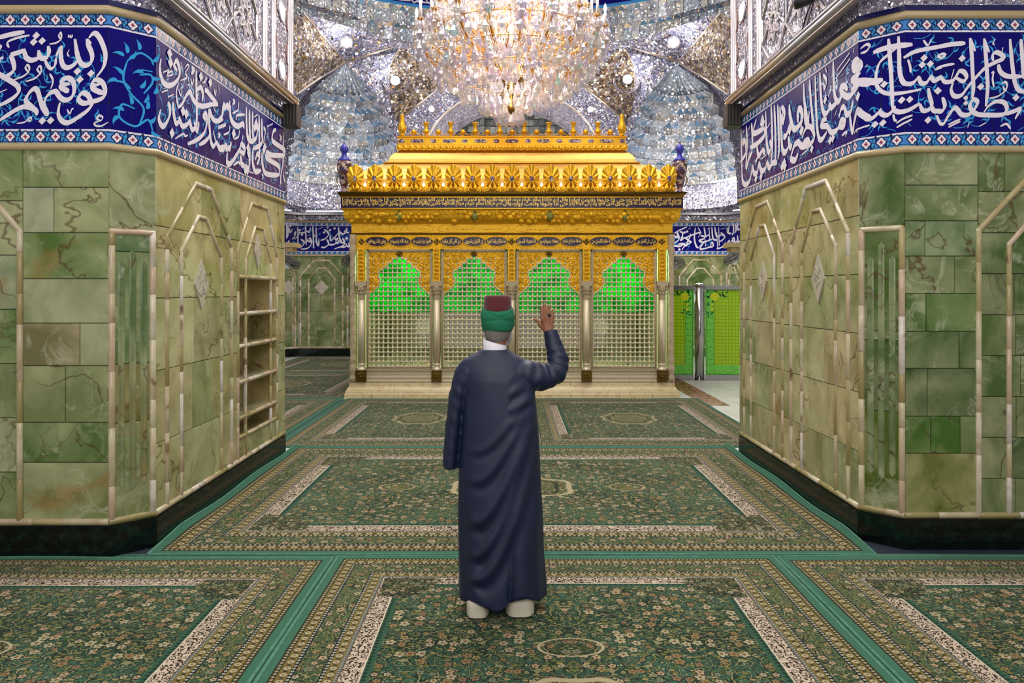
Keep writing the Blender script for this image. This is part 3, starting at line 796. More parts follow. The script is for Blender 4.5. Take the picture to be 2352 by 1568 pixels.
D3 = [(335,880),(342,935),(425,600),(410,650),(440,655),(522,868),(512,905),(172,720),(305,1130),(327,1132)]
mb3 = letters(wl, pickL, T, S3, D3, 0.062, 0.05)
for b in (mb2, mb3): mb.add(b.v, b.f)
mb.build('inscription', M_letter, wl)
# a flowering scroll on the left chamfer
mb = MB()
for pts in ([(318,290),(330,250),(300,215),(283,180),(292,140)], [(292,140),(320,122),(345,135),(352,150)], [(310,250),(280,240),(275,270),(310,290),(340,275),(350,300)], [(330,215),(350,190),(345,172),(320,172)], [(262,185),(285,190),(300,205)], [(325,160),(350,165)]):
    stroke(mb, pickL, pts, 0.014, off=0.002, nib=False)
for (x, y, a) in ((290,122,1.2),(285,130,2.4),(296,132,0.3),(318,115,1.2),(350,140,0.4),(347,175,-0.6),(330,168,2.8),(270,185,3.0),(280,172,1.9),(285,255,2.5),(300,240,1.2),(330,235,0.6),(275,268,3.5),(340,280,0.2),(335,250,0.9),(348,300,-1.0),(320,200,0.4),(352,215,0.7)):
    u, z = LC.px(x, y); leaf(mb, LC, u, z, a, 0.075, 0.016, 0.0025)
mb.build('vine_scroll', M_turq, wl)
# right pier
sA = 200 / 717
S4 = [
 [1.15,(165,182),(250,150),(350,130),(485,115)], [(290,68),(300,200),(310,330),(318,480),(325,650)], [(372,48),(378,200),(382,330),(402,410),(435,440),(492,430),(538,375)],
 [(536,375),(555,430),(600,430),(638,370)], [(636,370),(665,415),(722,385)], [0.8,(380,125),(300,190),(222,260),(195,330),(186,400),(192,450),(232,500),(300,522),(420,512),(555,485)],
 [1.2,(245,405),(180,418),(80,412),(-10,420)], [1.2,(225,425),(130,428),(45,440),(-15,490)], [(-5,255),(32,300),(45,370),(0,415)],
 [0.7,(-6,850),(15,760),(40,645)], [(40,645),(72,680),(112,728),(160,720),(210,675),(232,640)], [(212,660),(242,692),(285,695),(330,655),(342,620)], [(330,650),(380,672),(460,652),(545,600)],
 [(545,605),(572,660),(622,650),(642,610),(628,550),(615,475)], [(640,620),(662,662),(722,660)],
 [0.5,(355,765),(415,725),(485,698)], [0.5,(357,800),(415,765),(482,730)], [0.4,(10,850),(35,815),(135,778)], [0.95,(415,225),(500,178),(620,150),(722,133)],
 [0.6,(60,152),(110,115),(135,130),(110,170),(62,190)], [0.5,(575,80),(610,122),(642,72)], [0.6,(448,240),(465,300),(468,348)], [0.5,(330,690),(340,735),(360,745)], [0.5,(690,205),(722,200)], [0.5,(100,305),(118,280)], [0.5,(690,215),(700,222),(720,222)],
 [0.6,(668,325),(722,310)],
]
D4 = [(578,228),(562,285),(628,278),(255,445),(400,575),(460,570),(180,775),(245,762),(610,740),(688,498),(45,555)]
mb = letters(wr, pickR, (1960, 70, sA), S4, D4, 0.036, 0.026)
S5 = [
 [(-6,140),(110,116),(232,105)], [(272,62),(285,200),(292,350),(298,470),(288,562)], [0.5,(274,65),(295,120),(312,172)], [(388,66),(400,200),(410,350),(415,480),(400,625)], [0.5,(390,72),(410,130),(428,182)],
 [(460,250),(458,200),(490,182),(530,200),(545,232),(480,262),(400,305),(330,375),(260,455),(200,532),(140,540),(115,490),(130,430)],
 [(600,72),(612,220),(625,340),(640,430),(670,490),(722,508)], [(690,72),(700,220),(712,400)], [(505,280),(520,340),(580,378),(700,378)],
 [(-4,395),(30,375)], [(28,372),(60,422),(120,418),(152,385),(182,338),(222,345),(240,390),(210,420),(158,392)], [0.6,(-6,312),(60,290),(140,275)], [0.5,(138,320),(115,400)],
 [(45,550),(62,620),(40,662),(-4,672)], [(-4,700),(22,762),(55,765),(92,700),(140,640),(165,650),(200,692),(260,692),(312,640),(330,590),(300,570),(270,610),(282,655),(330,690),(420,697),(540,692),(572,640),(545,592),(480,588),(425,620),(385,672)],
 [(560,692),(640,662),(682,648),(640,730)], [0.45,(90,778),(140,752),(190,732)], [0.45,(92,798),(140,772),(190,748)], [0.5,(530,440),(560,425),(575,450),(560,495),(540,460)], [0.4,(572,490),(500,542),(430,560)],
 [0.5,(445,355),(462,345),(455,400),(465,470)], [0.35,(480,70),(458,105),(470,120)], [0.5,(540,140),(530,190)], [0.6,(0,215),(40,195),(65,205),(20,240)], [0.5,(250,800),(262,760)], [0.5,(345,790),(400,760)], [0.5,(520,790),(570,770),(600,810)],
]
D5 = [(202,232),(355,465),(645,555),(232,557,0.7),(232,600,0.7),(5,500)]
b = letters(wr, pickR, (2152, 70, sA), S5, D5, 0.036, 0.026); mb.add(b.v, b.f)
S6 = [
 [0.8,(440,0),(430,40)], [(475,200),(488,150),(460,100),(428,130),(440,180),(475,172)], [1.2,(412,272),(450,240),(485,200)], [1.1,(573,290),(500,288),(420,270)], [(485,295),(435,360),(392,402),(342,372),(328,325),(365,315),(385,350)],
 [(345,375),(312,440),(282,400),(272,250),(268,110)], [(300,440),(255,490),(232,460)], [(240,500),(200,545),(176,480),(165,350),(158,200)], [0.8,(250,340),(228,400)],
 [(430,430),(412,520),(378,545),(362,480)], [(362,480),(335,500),(315,575)], [(372,600),(335,595),(318,640),(355,645),(372,600)], [(320,640),(290,682),(250,692),(218,645),(172,640),(180,598),(215,585)], [(215,690),(172,755),(145,720),(130,550),(120,230)],
 [0.8,(405,540),(415,640),(430,695),(442,600),(462,500)], [(462,500),(500,545),(573,585)], [(0,785),(60,805),(112,740),(92,660),(50,650),(12,740)], [(112,740),(100,600),(82,400),(75,260)], [(25,290),(30,430),(45,520),(60,612),(72,520)],
 [0.8,(0,600),(15,525),(-4,500)], [0.7,(185,220),(212,265),(200,335),(190,290)], [0.5,(298,185),(405,40)], [0.5,(298,240),(408,88)], [0.5,(280,560),(300,510)], [0.5,(340,720),(380,690),(370,730)], [0.5,(460,690),(565,635)], [0.5,(60,200),(52,260)], [0.5,(205,160),(215,200)],
]
D6 = [(245,760),(268,742),(95,830),(205,428),(475,398)]
b = letters(wr, pickR, (1840, 110, 160 / 573), S6, D6, 0.05, 0.036); mb.add(b.v, b.f)
S7 = [
 [(10,250),(15,400),(20,600),(18,660)], [(65,220),(75,400),(65,645),(100,545),(130,480)], [(120,190),(130,350),(125,480)], [(170,150),(140,295),(255,240)], [(255,240),(252,320),(180,400),(108,442)], [0.8,(112,440),(70,630)],
 [(265,70),(270,250),(280,420),(300,492),(322,430),(310,365)], [(175,420),(190,522),(216,500),(240,450)], [(238,450),(250,490),(262,470)], [(322,10),(330,200),(335,440),(320,640)], [(355,5),(365,250),(370,480),(365,610)], [(390,0),(400,250),(405,450),(395,560)], [(412,20),(425,250),(440,462),(472,490),(502,430)],
 [(20,640),(30,790),(70,822),(110,760),(130,620)], [(130,620),(145,700),(180,700),(198,590)], [(198,590),(222,680),(262,660),(280,580)], [(280,580),(305,650),(340,600),(385,600)], [(500,330),(520,440),(540,400)], [(520,560),(560,430),(602,390),(642,430),(717,412)], [(717,412),(700,368),(655,400)], [(520,560),(570,572),(602,500)],
 [(510,0),(520,120),(560,252),(620,205),(650,150)], [(650,150),(632,55),(600,60),(602,185)], [(522,180),(482,312),(450,335)], [(430,20),(462,85),(450,182),(435,92)], [(670,0),(680,172),(717,182)], [(40,420),(32,375),(58,385),(62,500),(8,595)],
 [0.6,(285,240),(312,190)], [0.5,(90,260),(110,215)], [0.5,(160,590),(185,545),(165,610)], [0.5,(225,560),(275,515)], [0.5,(640,520),(712,455)], [0.5,(620,290),(655,245),(640,310)], [0.5,(30,290),(50,270)], [0.5,(310,540),(325,500)],
]
D7 = [(235,150),(228,188),(245,190),(460,600),(442,637),(468,637),(640,268),(170,762),(222,742),(520,262)]
b = letters(wr, pickR, (1700, 240, 160 / 717), S7, D7, 0.062, 0.048); mb.add(b.v, b.f)
mb.build('inscription', M_letter, wr)
# ------------------------------------------------------------------ mirror-clad upper walls over the piers
M_darkrib0 = plain('dark_mirror_joint', srgb(92, 78, 84), 0.4, 0.4)
def upper_wall(side):
    s = -1 if side == 'left' else 1
    par = wl if s < 0 else wr
    run = LRUN[:3] if s < 0 else RRUN[1:]
    zt = Z_TT + (0.065 if s < 0 else 0.085)
    band(run, 0, 0.004, zt, 3.93, par, 'mirror_strip', M_mirror_near)
    X = s * 2.44; y0, y1 = 5.0, 8.2
    pl = Plane((X, y0), (X, y1)) if s < 0 else Plane((X, y1), (X, y0))
    Yu = (lambda Y: Y - y0) if s < 0 else (lambda Y: y1 - Y)
    mb = MB()
    mb.add([pl.P(0, 3.9), pl.P(pl.L, 3.9), pl.P(pl.L, 7.5), pl.P(0, 7.5)], [(0, 1, 2, 3)])
    e = pl.P(Yu(y1), 3.9); mb.add([e, e + V(s * 3, 0, 0), e + V(s * 3, 0, 3.6), e + V(0, 0, 3.6)], [(0, 1, 2, 3) if s > 0 else (3, 2, 1, 0)])
    e = pl.P(Yu(y0), 3.9); mb.add([e, e + V(s * 3.5, 0, 0), e + V(s * 3.5, 0, 3.6), e + V(0, 0, 3.6)], [(0, 1, 2, 3)])
    mb.build('mirror_wall', M_mirror_near, par)
    # projecting ledge with two metal rods
    mb = MB(); xa, xb = sorted((X - s * 0.0, X - s * 0.06)); mb.box((xa, y0, 3.83), (xb, y1 + 0.02, 3.90)); mb.build('ledge', M_strap, par)
    mb = MB()
    for dx, z, r in ((0.06, 3.87, 0.026), (0.075, 3.905, 0.014)):
        mb.tube([(X - s * dx, y0, z), (X - s * dx, y1, z)], r, 10)
    mb.build('ledge_rod', M_strap, par)
    # strapwork of raised silver bars
    mb = MB()
    lines = MB()
    def bar(u0, z0, u1, z1, w=0.012, h=0.016):
        a, b = pl.P(u0, z0, 0.002), pl.P(u1, z1, 0.002); d = (b - a).normalized(); q = pl.n.cross(d) * (w + 0.01)
        lines.add([a - q, a + q, b + q, b - q], [(0, 1, 2, 3)])
        a, b = pl.P(u0, z0), pl.P(u1, z1); d = (b - a).normalized(); q = pl.n.cross(d) * w
        a2, b2 = a + pl.n * h, b + pl.n * h
        mb.add([a - q, a + q, b + q, b - q, a2 - q * 0.5, a2 + q * 0.5, b2 + q * 0.5, b2 - q * 0.5], [(4, 5, 6, 7), (0, 1, 5, 4), (2, 3, 7, 6), (1, 2, 6, 5), (3, 0, 4, 7)])
    c = 0.62
    U0, U1 = sorted((Yu(5.2), Yu(7.2)))
    nz = 5
    def clipbar(u0, z0, u1, z1):
        if min(u0, u1) < U0 - 1e-6 or max(u0, u1) > U1 + 1e-6: return
        bar(u0, z0, u1, z1)
    i = 0; u = U0
    while u + c <= U1 + 0.01:
        for j in range(nz):
            z = 4.0 + j * c; h = c / 2; k = c * 0.3
            oc = [(u + k, z), (u + c - k, z), (u + c, z + k), (u + c, z + c - k), (u + c - k, z + c), (u + k, z + c), (u, z + c - k), (u, z + k)]
            m = [(u + h, z + h + c * 0.34 * q[1], ) if 0 else (u + h + c * 0.3 * q[0], z + h + c * 0.3 * q[1]) for q in ((0, 1), (.7, .7), (1, 0), (.7, -.7), (0, -1), (-.7, -.7), (-1, 0), (-.7, .7))]
            for q in range(8):
                clipbar(*oc[q], *oc[(q + 1) % 8]); clipbar(*m[q], *m[(q + 3) % 8])
            clipbar(u, z + k, u + k * 0.9, z + c * 0.5); clipbar(u + c, z + k, u + c - k * 0.9, z + c * 0.5)
        u += c
    for Y in (5.15, 7.26, 7.32, 7.52, 7.58, 8.06, 8.12, 8.19): 
        bar(Yu(Y), 3.93, Yu(Y), 7.0, 0.016, 0.02)
    mb.build('mirror_strapwork', M_strap, par)
    lines.build('dark_mirror_joint', M_darkrib0, par)
    # wavy thin lines either side of the lamps
    mb = MB()
    for off in (-0.17, 0.17):
        pts = []
        for k in range(40):
            z = 3.95 + k * 0.06
            pts.append(pl.P(Yu(7.82 + off + (0.06 if (k // 3) % 2 else -0.0) * (1 if off > 0 else -1)), z, 0.004))
        mb.tube(pts, 0.006, 5)
    mb.build('copper_line', plain('copper_line_' + side, srgb(150, 96, 84), 0.4, 0.4), par)
    # round lamps in the mirror column
    for k, z in enumerate((4.135, 4.75)):
        o = empty('round_wall_lamp', pl.P(Yu(7.82), z, 0.0))
        tag(o, '%s round white lamp in the mirrored wall over the %s pier' % (('lower', 'upper')[k], side), 'wall lamp', 'round lamps in the mirrored walls')
        rot = Matrix.Rotation(PI / 2 if s < 0 else -PI / 2, 3, 'Y')
        b = MB(); b.lathe([(0.098, 0.0), (0.112, 0.008), (0.098, 0.02), (0.09, 0.012)], (0, 0, 0), 24, M=rot); b.build('lamp_rim', M_strap, o)
        b = MB(); b.lathe([(0.092, 0.004), (0.08, 0.02), (0.05, 0.032), (0.0, 0.038)], (0, 0, 0), 24, M=rot); b.build('lamp_lens', M_lampwhite, o)
    # slatted black box under the end of the ledge
    o = empty('slatted_loudspeaker', (X - s * 0.02, y1 - 0.06, 3.60))
    tag(o, 'black slatted loudspeaker box under the %s ledge' % side, 'loudspeaker')
    b = MB(); b.box((-0.075, -0.09, 0), (0.075, 0.09, 0.235)); b.build('speaker_box', M_black, o)
    b = MB()
    for k in range(4): b.box((-0.06 + k * 0.035, -0.1, 0.01), (-0.05 + k * 0.035, -0.088, 0.225))
    b.build('speaker_slat', M_darkgrey, o)
M_lampwhite = glow('lamp_white', (0.95, 0.95, 1, 1), 2.2)
upper_wall('left'); upper_wall('right')

# ------------------------------------------------------------------ far wall of the domed hall
wb = empty('wall_back'); tag(wb, kind='structure')
BL = Plane((-8.5, 17.65), (-5.85, 20.3)); BW = Plane((-5.85, 20.3), (5.85, 20.3)); BR = Plane((5.85, 20.3), (8.5, 17.65))
BRUN = [(BL, 0, BL.L), (BW, 0, BW.L), (BR, 0, BR.L)]
for pl, a, b in BRUN: core(pl, a, b, 0, 3.95, wb)
band(BRUN, 0, 0.015, 0, Z_SK, wb, 'skirting', M_granite)
GPAL = [srgb(116, 130, 80), srgb(98, 118, 56), srgb(132, 140, 96), srgb(84, 106, 44), srgb(124, 122, 70), srgb(106, 124, 74)]
for k, (pl, a, b) in enumerate(BRUN): onyx_grid(pl, a, b, Z_SK, Z_OT, GPAL, wb, 200 + k, 0.8, 0.52)
for k, (pl, a, b) in enumerate(BRUN): rod(pl, [(a, Z_RAIL), (b, Z_RAIL)], 0.028, wb, 'bottom_rail', 210 + k)
moulding(BRUN, Z_OT, 0.03, wb, 'lower_trim', M_trim); moulding(BRUN, Z_TT, 0.035, wb, 'upper_trim', M_trim)
for k, (pl, a, b) in enumerate(BRUN): tile_band(pl, a, b, wb, seed=220 + k, pitch=0.14, vine_sc=1.5, dens=0.7)
arch(BW, [(689.5, 634), (721.5, 598.5), (756, 598.5), (787, 633)], 0.03, wb, 'arch_frame', 41)
arch(BW, [(709, 640), (732, 616), (748, 616), (768.5, 640)], 0.026, wb, 'inner_arch_frame', 42)
arch(BW, [(798, 634), (808, 634), (812, 634)], 0.026, wb, 'panel_frame', 43)
arch(BW, [(1560.5, 634), (1592.5, 597), (1624, 597), (1657, 633)], 0.03, wb, 'arch_frame', 44)
arch(BW, [(1579, 642), (1601, 616.5), (1617, 616.5), (1638.5, 641)], 0.026, wb, 'inner_arch_frame', 45)
arch(BW, [(1536, 634), (1542, 634), (1549, 634)], 0.026, wb, 'panel_frame', 46)
arch(BL, [(640, 630), (652, 602), (665, 602), (678, 634)], 0.028, wb, 'arch_frame', 47)
arch(BL, [(646, 640), (656, 614), (664, 614), (673, 636)], 0.024, wb, 'inner_arch_frame', 48)
arch(BR, [(1669.5, 626), (1678, 604), (1693, 607), (1706, 640)], 0.028, wb, 'arch_frame', 49)
arch(BR, [(1674, 642), (1681, 614), (1686, 614), (1694, 640)], 0.024, wb, 'inner_arch_frame', 50)
u, z = BW.px(739, 660); plaque(BW, u, z, 0.2, 0.2, wb, 8)
u, z = BL.px(662, 660); plaque(BL, u, z, 0.2, 0.2, wb, 9)
band(BRUN, 0, 0.02, Z_TT + 0.035, Z_TT + 0.16, wb, 'mirror_strip', M_mirror_fine)
band(BRUN, 0, 0.16, Z_TT + 0.17, Z_TT + 0.23, wb, 'light_ledge', M_strap)
pickB = lambda x: BL if x < 687 else (BR if x > 1666 else BW)
SB = [
 [(245,230),(248,350),(245,475)], [(345,220),(350,330),(355,465)], [(440,220),(446,350),(450,505)], [(480,230),(485,330),(490,430),(515,468),(518,380)], [0.8,(268,290),(262,330),(200,392)], [(262,290),(325,248)],
 [(280,305),(330,302),(372,280)], [(372,280),(395,295),(412,235)], [(285,388),(332,430),(292,482),(238,482)], [(395,372),(370,400),(412,420),(402,370),(425,430),(380,500),(288,515)], [(588,258),(642,320),(600,380),(538,402)],
 [(660,330),(672,402),(722,362),(782,288)], [(780,290),(830,322),(872,290)], [(872,290),(880,250),(850,290),(905,305)], [(770,230),(780,350),(800,435)], [(832,375),(800,420),(840,432),(832,380),(842,460),(718,512)], [(620,390),(642,450),(592,492),(548,490)],
 [(640,460),(722,450),(742,400)], [(742,430),(765,440),(770,400)], [(798,490),(862,482),(872,440)], [(870,470),(912,482),(902,430)], [0.5,(500,260),(575,235)], [0.6,(615,235),(640,230),(622,260)], [0.5,(370,340),(420,330)],
 [(100,200),(103,300),(100,380)], [(118,205),(120,320),(105,375)], [(132,240),(150,300),(180,250)], [(195,330),(215,290),(205,350),(170,390)], [(100,420),(112,480),(125,410)], [(130,400),(135,480),(160,470)], [(160,480),(190,470),(215,440)],
]
DB = [(275,270),(585,300),(735,385),(755,385),(880,380),(300,330),(660,270),(720,250),(870,375),(455,345),(150,215)]
mb = letters(wb, pickB, (640, 480, 190 / 1064), SB, DB, 0.052, 0.04)
SB2 = [
 [(105,415),(75,445),(120,470),(112,420),(132,490),(62,540)], [0.9,(68,440),(130,400),(215,362)], [(140,410),(172,430),(150,500),(192,470)], [(190,470),(232,490),(252,430)], [(345,418),(282,440),(180,482)], [(300,370),(290,480),(310,560),(332,578)], [0.6,(328,370),(352,420),(330,472)],
 [(390,365),(400,470),(335,500)], [(335,500),(380,520),(470,488)], [(355,450),(400,462),(442,440)], [(440,370),(450,500)], [(470,365),(482,480),(520,500)], [(500,365),(520,460),(572,440)], [(540,370),(546,555)], [(520,420),(530,585)], [(400,490),(405,562)],
 [(340,572),(382,530),(350,590),(450,572)], [(450,570),(472,520),(482,562),(430,570)], [(160,602),(192,560),(262,520)], [(262,520),(222,508),(212,560)], [(212,560),(165,535),(120,545)], [(70,552),(140,562),(192,528)], [(560,420),(602,470),(540,522)], [(520,588),(572,570),(612,520)], [0.5,(230,385),(255,370)], [0.5,(420,385),(455,372)], [0.5,(560,385),(600,375)],
 [(625,370),(632,430)], [(650,350),(640,420),(670,430)], [(690,330),(695,400),(680,450)], [(715,330),(720,400),(705,420)], [(735,330),(740,390),(765,380)], [(620,540),(650,500),(640,550)], [(655,540),(680,500),(700,530)], [(700,470),(712,530),(730,500)], [(735,450),(742,520),(765,500)],
]
DB2 = [(190,420),(215,410),(165,470),(575,440),(590,570),(135,595),(350,425),(690,480)]
b = letters(wb, pickB, (1530, 440, 180 / 806), SB2, DB2, 0.052, 0.04); mb.add(b.v, b.f)
mb.build('inscription', M_letter, wb)
# tube lamps lying on the far ledge
M_tube = glow('tube_light', (0.86, 0.95, 1.0, 1), 2.0)
def tube_lamp(pl, u, label, L=1.1):
    o = empty('tube_lamp', pl.P(u, Z_TT + 0.277, 0.1))
    o.rotation_euler = (0, 0, math.atan2(pl.u.y, pl.u.x))
    tag(o, label, 'tube lamp', 'tube lamps on the far ledge')
    b = MB(); b.box((-L / 2, -0.02, -0.045), (L / 2, 0.045, -0.018)); b.build('lamp_batten', M_white, o)
    b = MB(); b.tube([(-L / 2 + 0.03, 0, 0.0), (L / 2 - 0.03, 0, 0.0)], 0.019, 10); b.build('glowing_tube', M_tube, o)
    for e in (-1, 1):
        b = MB(); b.box((e * (L / 2 - 0.02) - 0.015, -0.022, -0.03), (e * (L / 2 - 0.02) + 0.015, 0.022, 0.024)); b.build('lamp_end', M_white, o)
tube_lamp(BW, 0.75, 'white tube lamp on the far ledge, second left of the gold shrine')
tube_lamp(BW, 1.95, 'white tube lamp on the far ledge just left of the gold shrine')
tube_lamp(BL, BL.L - 0.75, 'white tube lamp on the slanting ledge left of the shrine', 1.0)
tube_lamp(BW, BW.L - 2.0, 'white tube lamp on the far ledge just right of the gold shrine')
tube_lamp(BR, 0.75, 'white tube lamp on the slanting ledge right of the shrine', 1.0)

# ------------------------------------------------------------------ vault of cut mirror over the far wall
ce = empty('ceiling'); tag(ce, kind='structure')
def facet(pts, mat, name='vault_facet', mirror=True):
    for s in ((1, -1) if mirror else (1,)):
        P = [V(p[0] * s, p[1], p[2]) for p in pts]
        nrm = V(0, 0, 0)
        for i in range(len(P)): nrm += P[i].cross(P[(i + 1) % len(P)])
        if nrm.length < 1e-9: continue
        nrm.normalize()
        if nrm.dot(V(0, 10, 3) - P[0]) < 0: nrm = -nrm
        mb = MB(); mb.poly(P, nrm, 0.0); mb.build(name, mat, ce)
def rib(pts, r, mat, name='vault_rib', mirror=True):
    for s in ((1, -1) if mirror else (1,)):
        mb = MB(); mb.tube([V(p[0] * s, p[1], p[2]) for p in pts], r, 8); mb.build(name, mat, ce)
N1, N2, N3 = at(793, 143, 18.6), at(925, 100, 19.0), at(697, 30, 16.8)
N4, N5, N6 = at(1010, 200, 19.9), at(913, 280, 20.2), at(885, 345, 20.25)
N7, N8 = at(680, 215, 17.5), at(640, 20, 15.6)
CT0 = at(1176, 78, 19.2); CT1 = at(1176, 120, 19.6); N2b = at(1040, 82, 19.15)
A1, A2, A3, A4 = at(895, 150, 19.3), at(893, 215, 19.7), at(903, 262, 20.0), at(912, 120, 19.1)
M_rib = plain('pale_gilt_rib', srgb(232, 214, 200), 0.25, 0.8)
facet([N1, A4, A1, A2, A3, N5, N6], M_mirror)
facet([A4, N2, N4, N5, A3, A2, A1], M_mirror_brown)
facet([N2, N2b, CT0, CT1, N4], M_mirror)
facet([N1, N3, N2], M_mirror)
facet([N1, N7, at(655, 120, 16.2), at(668, 50, 16.4), N3], M_mirror_brown)
facet([N7, at(600, 330, 16.8), N8, at(655, 120, 16.2)], M_mirror)
facet([N1, N7, at(600, 330, 16.8), V(-8.5, 17.6, 6.0), V(-5.9, 20.2, 6.0)], M_mirror_fine)
mb = MB(); mb.box((-13, 24.4, 3.0), (13, 24.5, 12)); mb.build('vault_backing', M_mirror, ce)
# wall behind the muqarnas niche and up to the ledge
facet([N1, N6, V(-3.47, 20.3, 3.9), V(-5.85, 20.3, 3.9), V(-5.9, 20.2, 6.0)], M_mirror_fine, 'mirror_wall')
facet([V(-5.85, 20.28, 3.9), V(-8.5, 17.63, 3.9), V(-8.5, 17.63, 7.5), V(-5.85, 20.28, 7.5)], M_mirror_fine, 'mirror_wall')
# front arch, its soffit and the recess behind
AF = [(190, 308), (176, 285), (157, 263), (142, 251), (127, 240), (110, 230), (91, 221), (60, 212), (30, 208.5), (0, 207.5)]
front = [at(1176 - w, y, 19.9) for w, y in AF]
low = at(1176 - 200, 335, 19.9); low2 = at(1176 - 206, 480, 19.9)
facet([N5, N6, V(-3.47, 20.25, 3.9), low2, low] + front + [CT1, N4], M_mirror_fine, 'arch_spandrel')
ring1 = [low2, low] + front; k = len(ring1)
for s in (1, -1):
    mb = MB(); A = [V(p.x * s, p.y, p.z) for p in ring1]; B = [V(p.x * s * 0.97, 22.6, p.z + 0.02) for p in ring1]
    mb.add(A + B, [(i, i + 1, k + i + 1, k + i) for i in range(k - 1)]); mb.build('arch_soffit', make_mirror('soffit_mirror', 24.0, 0.6, SILV + [srgb(240, 224, 226), srgb(228, 210, 220)]) if s == 1 else bpy.data.materials['soffit_mirror'], ce)
M_dark = make_tinted_mirror('dark_cut_mirror', 0.1)
mb = MB(); rnd = random.Random(3)
for j in range(16):
    for i in range(-16, 16):
        x0, z0 = i * 0.17, 4.0 + j * 0.21; cx = x0 + 0.085
        q = rnd.uniform(0.12, 0.5); dpt = 22.9 + 0.9 * math.cos(min(1.2, abs(cx) / 2.6) * 1.2) - j * 0.05
        mb.add([(x0, dpt, z0), (x0 + 0.16, dpt + rnd.uniform(-.04, .04), z0), (x0 + 0.16, dpt - 0.02 + rnd.uniform(-.04, .04), z0 + 0.2), (x0, dpt, z0 + 0.2)], [(0, 1, 2, 3)], (q * 0.9, q * 1.0, q * 0.85, 1))
mb.build('recess_mirror', M_dark, ce)
mb = MB(); mb.box((-2.8, 23.95, 3.9), (2.8, 24.0, 7.6)); mb.build('recess_wall', M_joint, ce)
mb = MB()
for zz, h in ((5.95, 0.9), (6.25, 1.4)):
    mb.tube([(x / 10 * 2.2, 22.75 + 0.2 * math.cos(x / 3), zz + 0.05 * math.sin(x * 1.3)) for x in range(-10, 11)], 0.022, 6)
mb.build('blue_glass_band', M_navy, ce)
rib([N1, N2], 0.03, M_rib); rib([N1, N3], 0.03, M_rib); rib([N1, N7], 0.03, M_rib); rib([N1, N6], 0.03, M_mirror)
rib([N4, N5], 0.035, M_rib); rib([N5, N6], 0.03, M_mirror); rib([N2, A4, A1, A2, A3], 0.014, M_rib)
rib([V(p.x, p.y - 0.02, p.z) for p in [low2, low] + front], 0.03, M_rib, 'arch_rib')
rib([N4, at(1090, 150, 19.8), CT1], 0.035, M_rib)
# soffit glints: cut lozenges
mb = MB()
for s in (1, -1):
    for i in range(1, len(ring1) - 2):
        for t in (0.3, 0.62):
            a, b = ring1[i], ring1[i + 1]; m = a.lerp(b, 0.5); m = V(m.x * (1 - 0.03 * t) * s, m.y + (22.6 - 19.9) * t, m.z - 0.012)
            d = (b - a).normalized() * 0.1; d = V(d.x * s, 0, d.z)
            if (i + (1 if t > 0.5 else 0)) % 2: mb.add([m - d * 0.6, m + V(0, 0.14, 0), m + d * 0.6, m - V(0, 0.14, 0)], [(0, 1, 2, 3)], (0.95, 0.95, 1, 1))
mb.build('soffit_lozenge', M_facet, ce)
# medallions
def medallion(p, r, nrm):
    M3 = V(0, 0, 1).rotation_difference(V(*nrm).normalized()).to_matrix()
    mb = MB()
    for q in (1.0, 0.9):
        mb.tube([p + M3 @ V(r * q * math.cos(a), r * q * math.sin(a), 0.03) for a in [2 * PI * i / 32 for i in range(32)]], 0.018, 6, closed=True)
    for a in (0.6, 2.5, 4.4): 
        c = p + M3 @ V(r * 1.25 * math.cos(a), r * 1.25 * math.sin(a), 0.03)
        mb.tube([c + M3 @ V(0.25 * r * math.cos(t * 0.5 + a), 0.25 * r * math.sin(t * 0.5 + a), 0) for t in range(10)], 0.014, 6)
    mb.build('mirror_medallion', M_darkrib, ce)
M_darkrib = plain('dark_silver_rib', srgb(120, 110, 116), 0.3, 0.8)
for s, x in ((-1, 909), (1, 1440)): medallion(at(x, 183, 19.55), 0.36, (-s * 0.3, -1, -0.15))
# tiers of the corner muqarnas niche
def cell(mb, c, ang, w, h, rnd, d=0.1, pm=None, f=0.66):
    """one mirrored cell: upright panel, with a folded triangular lip over it"""
    t = V(-math.sin(ang), math.cos(ang), 0); n = V(math.cos(ang), math.sin(ang), 0)
    q = rnd.uniform(0.5, 1.0); tn = rnd.choice(((1, 1, 1.04), (0.95, 1, 1.06), (1.05, 1, 0.92), (0.8, 0.9, 1.0), (1, 1, 1)))
    tint = (min(1, q * tn[0]), min(1, q * tn[1]), min(1, q * tn[2]), 1)
    tw = rnd.uniform(-0.22, 0.22)
    n2 = (n + t * tw).normalized(); t2 = V(-n2.y, n2.x, 0)
    a, b = c - t2 * w / 2, c + t2 * w / 2
    (pm or mb).add([a, b, b + V(0, 0, h * f), a + V(0, 0, h * f)], [(0, 1, 2, 3)], tint)
    m = c + n * d + V(0, 0, h)
    tt = rnd.choice(((0.36, 0.6, 0.86, 1), (0.7, 0.84, 1, 1), (0.2, 0.42, 0.66, 1), (1, 1, 1, 1), (0.3, 0.44, 0.56, 1), (0.86, 0.8, 0.8, 1)))
    A, B = a + V(0, 0, h * f), b + V(0, 0, h * f)
    mb.add([A, B, m], [(0, 1, 2)], tt)
    tl = lambda: (lambda g: (g, g * rnd.uniform(0.97, 1.02), min(1, g * 1.05), 1))(rnd.uniform(0.45, 1.0))
    (pm or mb).add([A, m, c - t * w / 2 + n * d + V(0, 0, h)], [(0, 1, 2)], tl())
    (pm or mb).add([B, c + t * w / 2 + n * d + V(0, 0, h), m], [(0, 1, 2)], tl())
